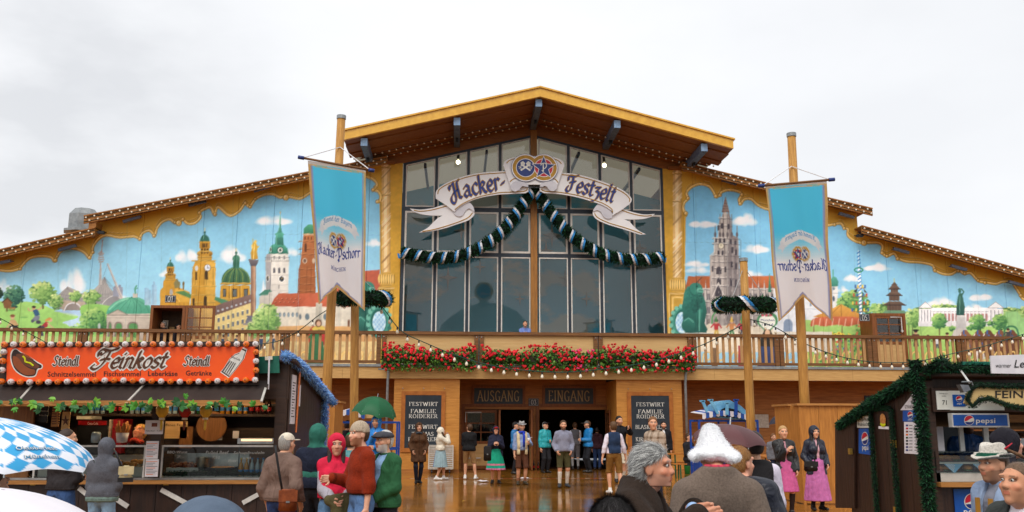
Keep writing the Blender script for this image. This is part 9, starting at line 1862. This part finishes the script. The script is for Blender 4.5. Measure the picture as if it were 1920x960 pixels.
for x in (A[0]+.12,B[0]-.12): MB().lathe([(.0,-.02),(.06,-.02),(.06,.02),(.0,.02)],(x,y+.08,.06),12,(1,0,0)).box(x-.02,x+.02,y+.06,y+.1,.07,z0-.02).build('castor','mullion',tr_)
# two bottles at the door post, bin, litter, tape
for px, d in ((1001,'left'),(1009,'right')):
 p = P(px,882,WY-.2); q = thing('beer_bottle',(p[0],WY-.2,0),'dark beer bottle standing by the door post, %s of two' % d,'bottle','bottles at the door post'); MB().lathe([(.035,0),(.038,.02),(.038,.2),(.018,.28),(.015,.34)],(p[0],WY-.2,0),12).build('glass','cola',q,True); MB().lathe([(.0385,.06),(.0385,.14)],(p[0],WY-.2,0),12).build('label','red_plastic',q)
p = G(1289,889); q = thing('green_bin',p,'small bright green bucket at the foot of the right rain pipe','bucket'); MB().lathe([(.09,0),(.12,.36),(.125,.37),(.11,.36),(.08,.02)],p,16).build('bucket','bin_green',q,True)
rg = np.random.RandomState(11)
for px, py, s, lab in ((906,904,.13,'crumpled white paper on the wet boards by the woman in navy'),(984,898,.12,'white paper scrap on the wet boards behind the scarf man')):
 p = G(px,py); b = MB(); b.ball(p+(0,0,.025),s,10,5,(1.4,.8,.2)); v = np.array(b.v); v += rg.randn(*v.shape)*.012; v[:,2] = np.maximum(v[:,2],.004); b.v = [tuple(t) for t in v]; tag(b.build('paper_scrap','paper'),lab,'litter')
for k, (px, py, lab) in enumerate(((851,893,'yellow leaf by the white sneakers'),(943,892,'yellow leaf behind the woman in navy'),(1118,897,'yellow leaf left of the walking man'),(1075,908,'yellow leaf right of the grey sweater man'),(870,940,'yellow leaf near the bottom edge left of the path'))):
 p = G(px,py)+np.array((0,0,.006)); a = rg.rand()*6; u = np.array((math.cos(a),math.sin(a),.02))*.07; v = np.array((-math.sin(a),math.cos(a),.1))*.035; mat('yellow_leaf',(206,160,40),.5); b = MB(); b.add([p-u,p+v*.7+(0,0,.012),p+u,p-v*.7+(0,0,.012),p],[(0,4,1),(1,4,2),(2,4,3),(3,4,0)]); tag(b.build('fallen_leaf','yellow_leaf'),lab+' on the wet boards','leaf','fallen leaves')
mat('tape_white',(206,196,186),.4); mat('tape_red',(176,70,56),.4)
A, B = G(742,897.5), G(1142,897); n = 44; tp = thing('floor_tape',(A+B)/2,'thin red and white tape line stuck across the wet forecourt','tape')
for k in range(n): a = A+(B-A)*k/n; b = A+(B-A)*(k+.96)/n; MB().box(a[0],b[0],a[1]-.012,a[1]+.012,.003,.006).build('tape_strip','tape_red' if k % 3 else 'tape_white',tp)
# beer tables and benches right of the entrance
def beerset(px, D, lab, L_=2.0, rz=90):
 p = at(px,D); r = thing('beer_table',p,lab,'table','beer tables under the balcony'); r.rotation_euler = (0,0,math.radians(rz))
 q = MB()
 for k in range(4): o = MB().box(-L_/2,L_/2,-.25+k*.125+.003,-.25+(k+1)*.125-.003,.74,.77).build('top_board','table_wood',None); o.parent = r
 for x in (-L_*.38,L_*.38): o = MB().bar((x,-.22,0),(x,-.2,.74),.04,.03).bar((x,.22,0),(x,.2,.74),.04,.03).bar((x,-.2,.4),(x,.2,.4),.03,.03).build('leg','bench_green',None); o.parent = r
 for s in (-1,1):
  bz = thing('beer_bench',p+np.array((-s*.55*math.sin(math.radians(rz)),s*.55*math.cos(math.radians(rz)),0)),lab.replace('table',('near' if s < 0 else 'far')+' side bench at the table'),'bench','beer benches under the balcony'); bz.rotation_euler = r.rotation_euler
  for k in range(2): o = MB().box(-L_/2,L_/2,-.12+k*.12+.003,-.003+k*.12,.44,.47).build('seat_board','table_wood',None); o.parent = bz
  for x in (-L_*.38,L_*.38): o = MB().bar((x,-.1,0),(x,-.08,.44),.04,.03).bar((x,.1,0),(x,.08,.44),.04,.03).build('leg','bench_green',None); o.parent = bz
beerset(1300,29.6,'orange beer table by the right rain pipe',2.,8); beerset(1436,27.5,'orange beer table behind the blonde woman',2.2,80); beerset(1490,26.,'orange beer table left of the plywood box',2.2,82)
o = MB().box(*sorted((P(1416,780,WY-.06)[0],P(1441,780,WY-.06)[0])),WY-.05,WY-.02,P(1416,802,WY)[2],P(1416,777,WY)[2]).build('wall_notice','crate_white',hall)
bd = P(1424,826,2.), P(1441,808,2.);
lbx = P(1139,830,1.0); MB().box(d3+.2,d3+.55,WY-.03,WY-.003,1.0,1.75).build('wall_notice','cream_paint',hall)
o = MB().box(P(1620,744,WY)[0],P(1652,744,WY)[0],WY-.04,WY-.003,P(1620,752,WY)[2],P(1620,742,WY)[2]).build('sign_board','slate_dark',hall)
# ---------------------------------------------------------------- what the glass reflects: trees and another tent behind the photographer
def far_tree(px, D_, h, r, lab, seed):
 rg = np.random.RandomState(seed); Yv = 2*WY+62; p = P(px,700,Yv); X = p[0]; base = np.array((X,-62.,0)); t = thing('linden_tree',base,lab,'tree','trees behind the photographer')
 MB().tube([base,base+(.1,0,h*.35),base+(0,.1,h*.6)],[.32,.24,.12],9).build('trunk','rail_wood',t,True)
 for k in range(5): a = k*1.26; MB().tube([base+(0,0,h*.36),base+(r*.5*math.cos(a),r*.5*math.sin(a),h*.62)],[.12,.04],6).build('limb','rail_wood',t,True)
 n = 2600; c = rg.randn(26,3)*np.array((r*.5,r*.5,h*.16))+np.array((X,-62,h*.66)); i = rg.randint(26,size=n); q = c[i]+rg.randn(n,3)*r*.16; u = rg.randn(n,3)*.3; w = rg.randn(n,3)*.3; v = np.stack([q-u,q+w,q+u,q-w],1).reshape(-1,3); b = MB(); b.v = [tuple(x) for x in v]; b.f = [(4*k,4*k+1,4*k+2,4*k+3) for k in range(n)]
 cl = np.array([lin(x) for x in ((46,76,36),(34,60,30),(66,96,44))])[rg.randint(3,size=n)]; b.build('crown','leaf',t,kind='stuff',colors=np.repeat(cl,4,0))
for k, (px, h, r) in enumerate(((760,11.5,3.2),(812,9,2.6),(1150,11.5,3.4),(1205,12.5,3.6),(1252,11,3.))): far_tree(px,62,h,r,'green linden tree far behind the photographer, number %s along the row' % ('one','two','three','four','five')[k],k)
mat('tent_green',(226,226,206),.6,(206,210,186)); mat('tent_tan',(222,206,176),.6)
Yv = 2*WY+60; te = thing('second_tent',(P(905,700,Yv)[0],-60,0),'green arched festival tent with round emblem behind the photographer','tent')
arc = [(815,640),(830,606),(850,590),(878,574),(905,566),(940,570),(968,582),(985,600),(996,640)]; q = [P(x,y,Yv) for x, y in arc]; MB().xz([(a[0],a[2]) for a in q],-60,-66).build('roof','tent_green',te)
x0, x1 = q[0][0]-1, q[-1][0]+1; MB().box(x0,x1,-60.2,-66,0,q[0][2]-.01).build('wall','tent_tan',te); c = P(907,547,Yv); k_ = np.linalg.norm(P(908,547,Yv)-c)
MB().lathe([(.0,-.2),(18*k_,-.2),(18*k_,.2),(.0,.2)],(c[0],-59.8,c[2]),28,(0,1,0)).build('emblem_rim','gold_metal',te); MB().lathe([(.0,-.1),(13*k_,-.1),(13*k_,.1),(.0,.1)],(c[0],-59.55,c[2]),28,(0,1,0)).build('emblem_disc','emblem_blue',te); MB().box(c[0]-.5,c[0]+.5,-60,-59.7,q[4][2]-.2,c[2]-17*k_).build('emblem_stand','tent_green',te)
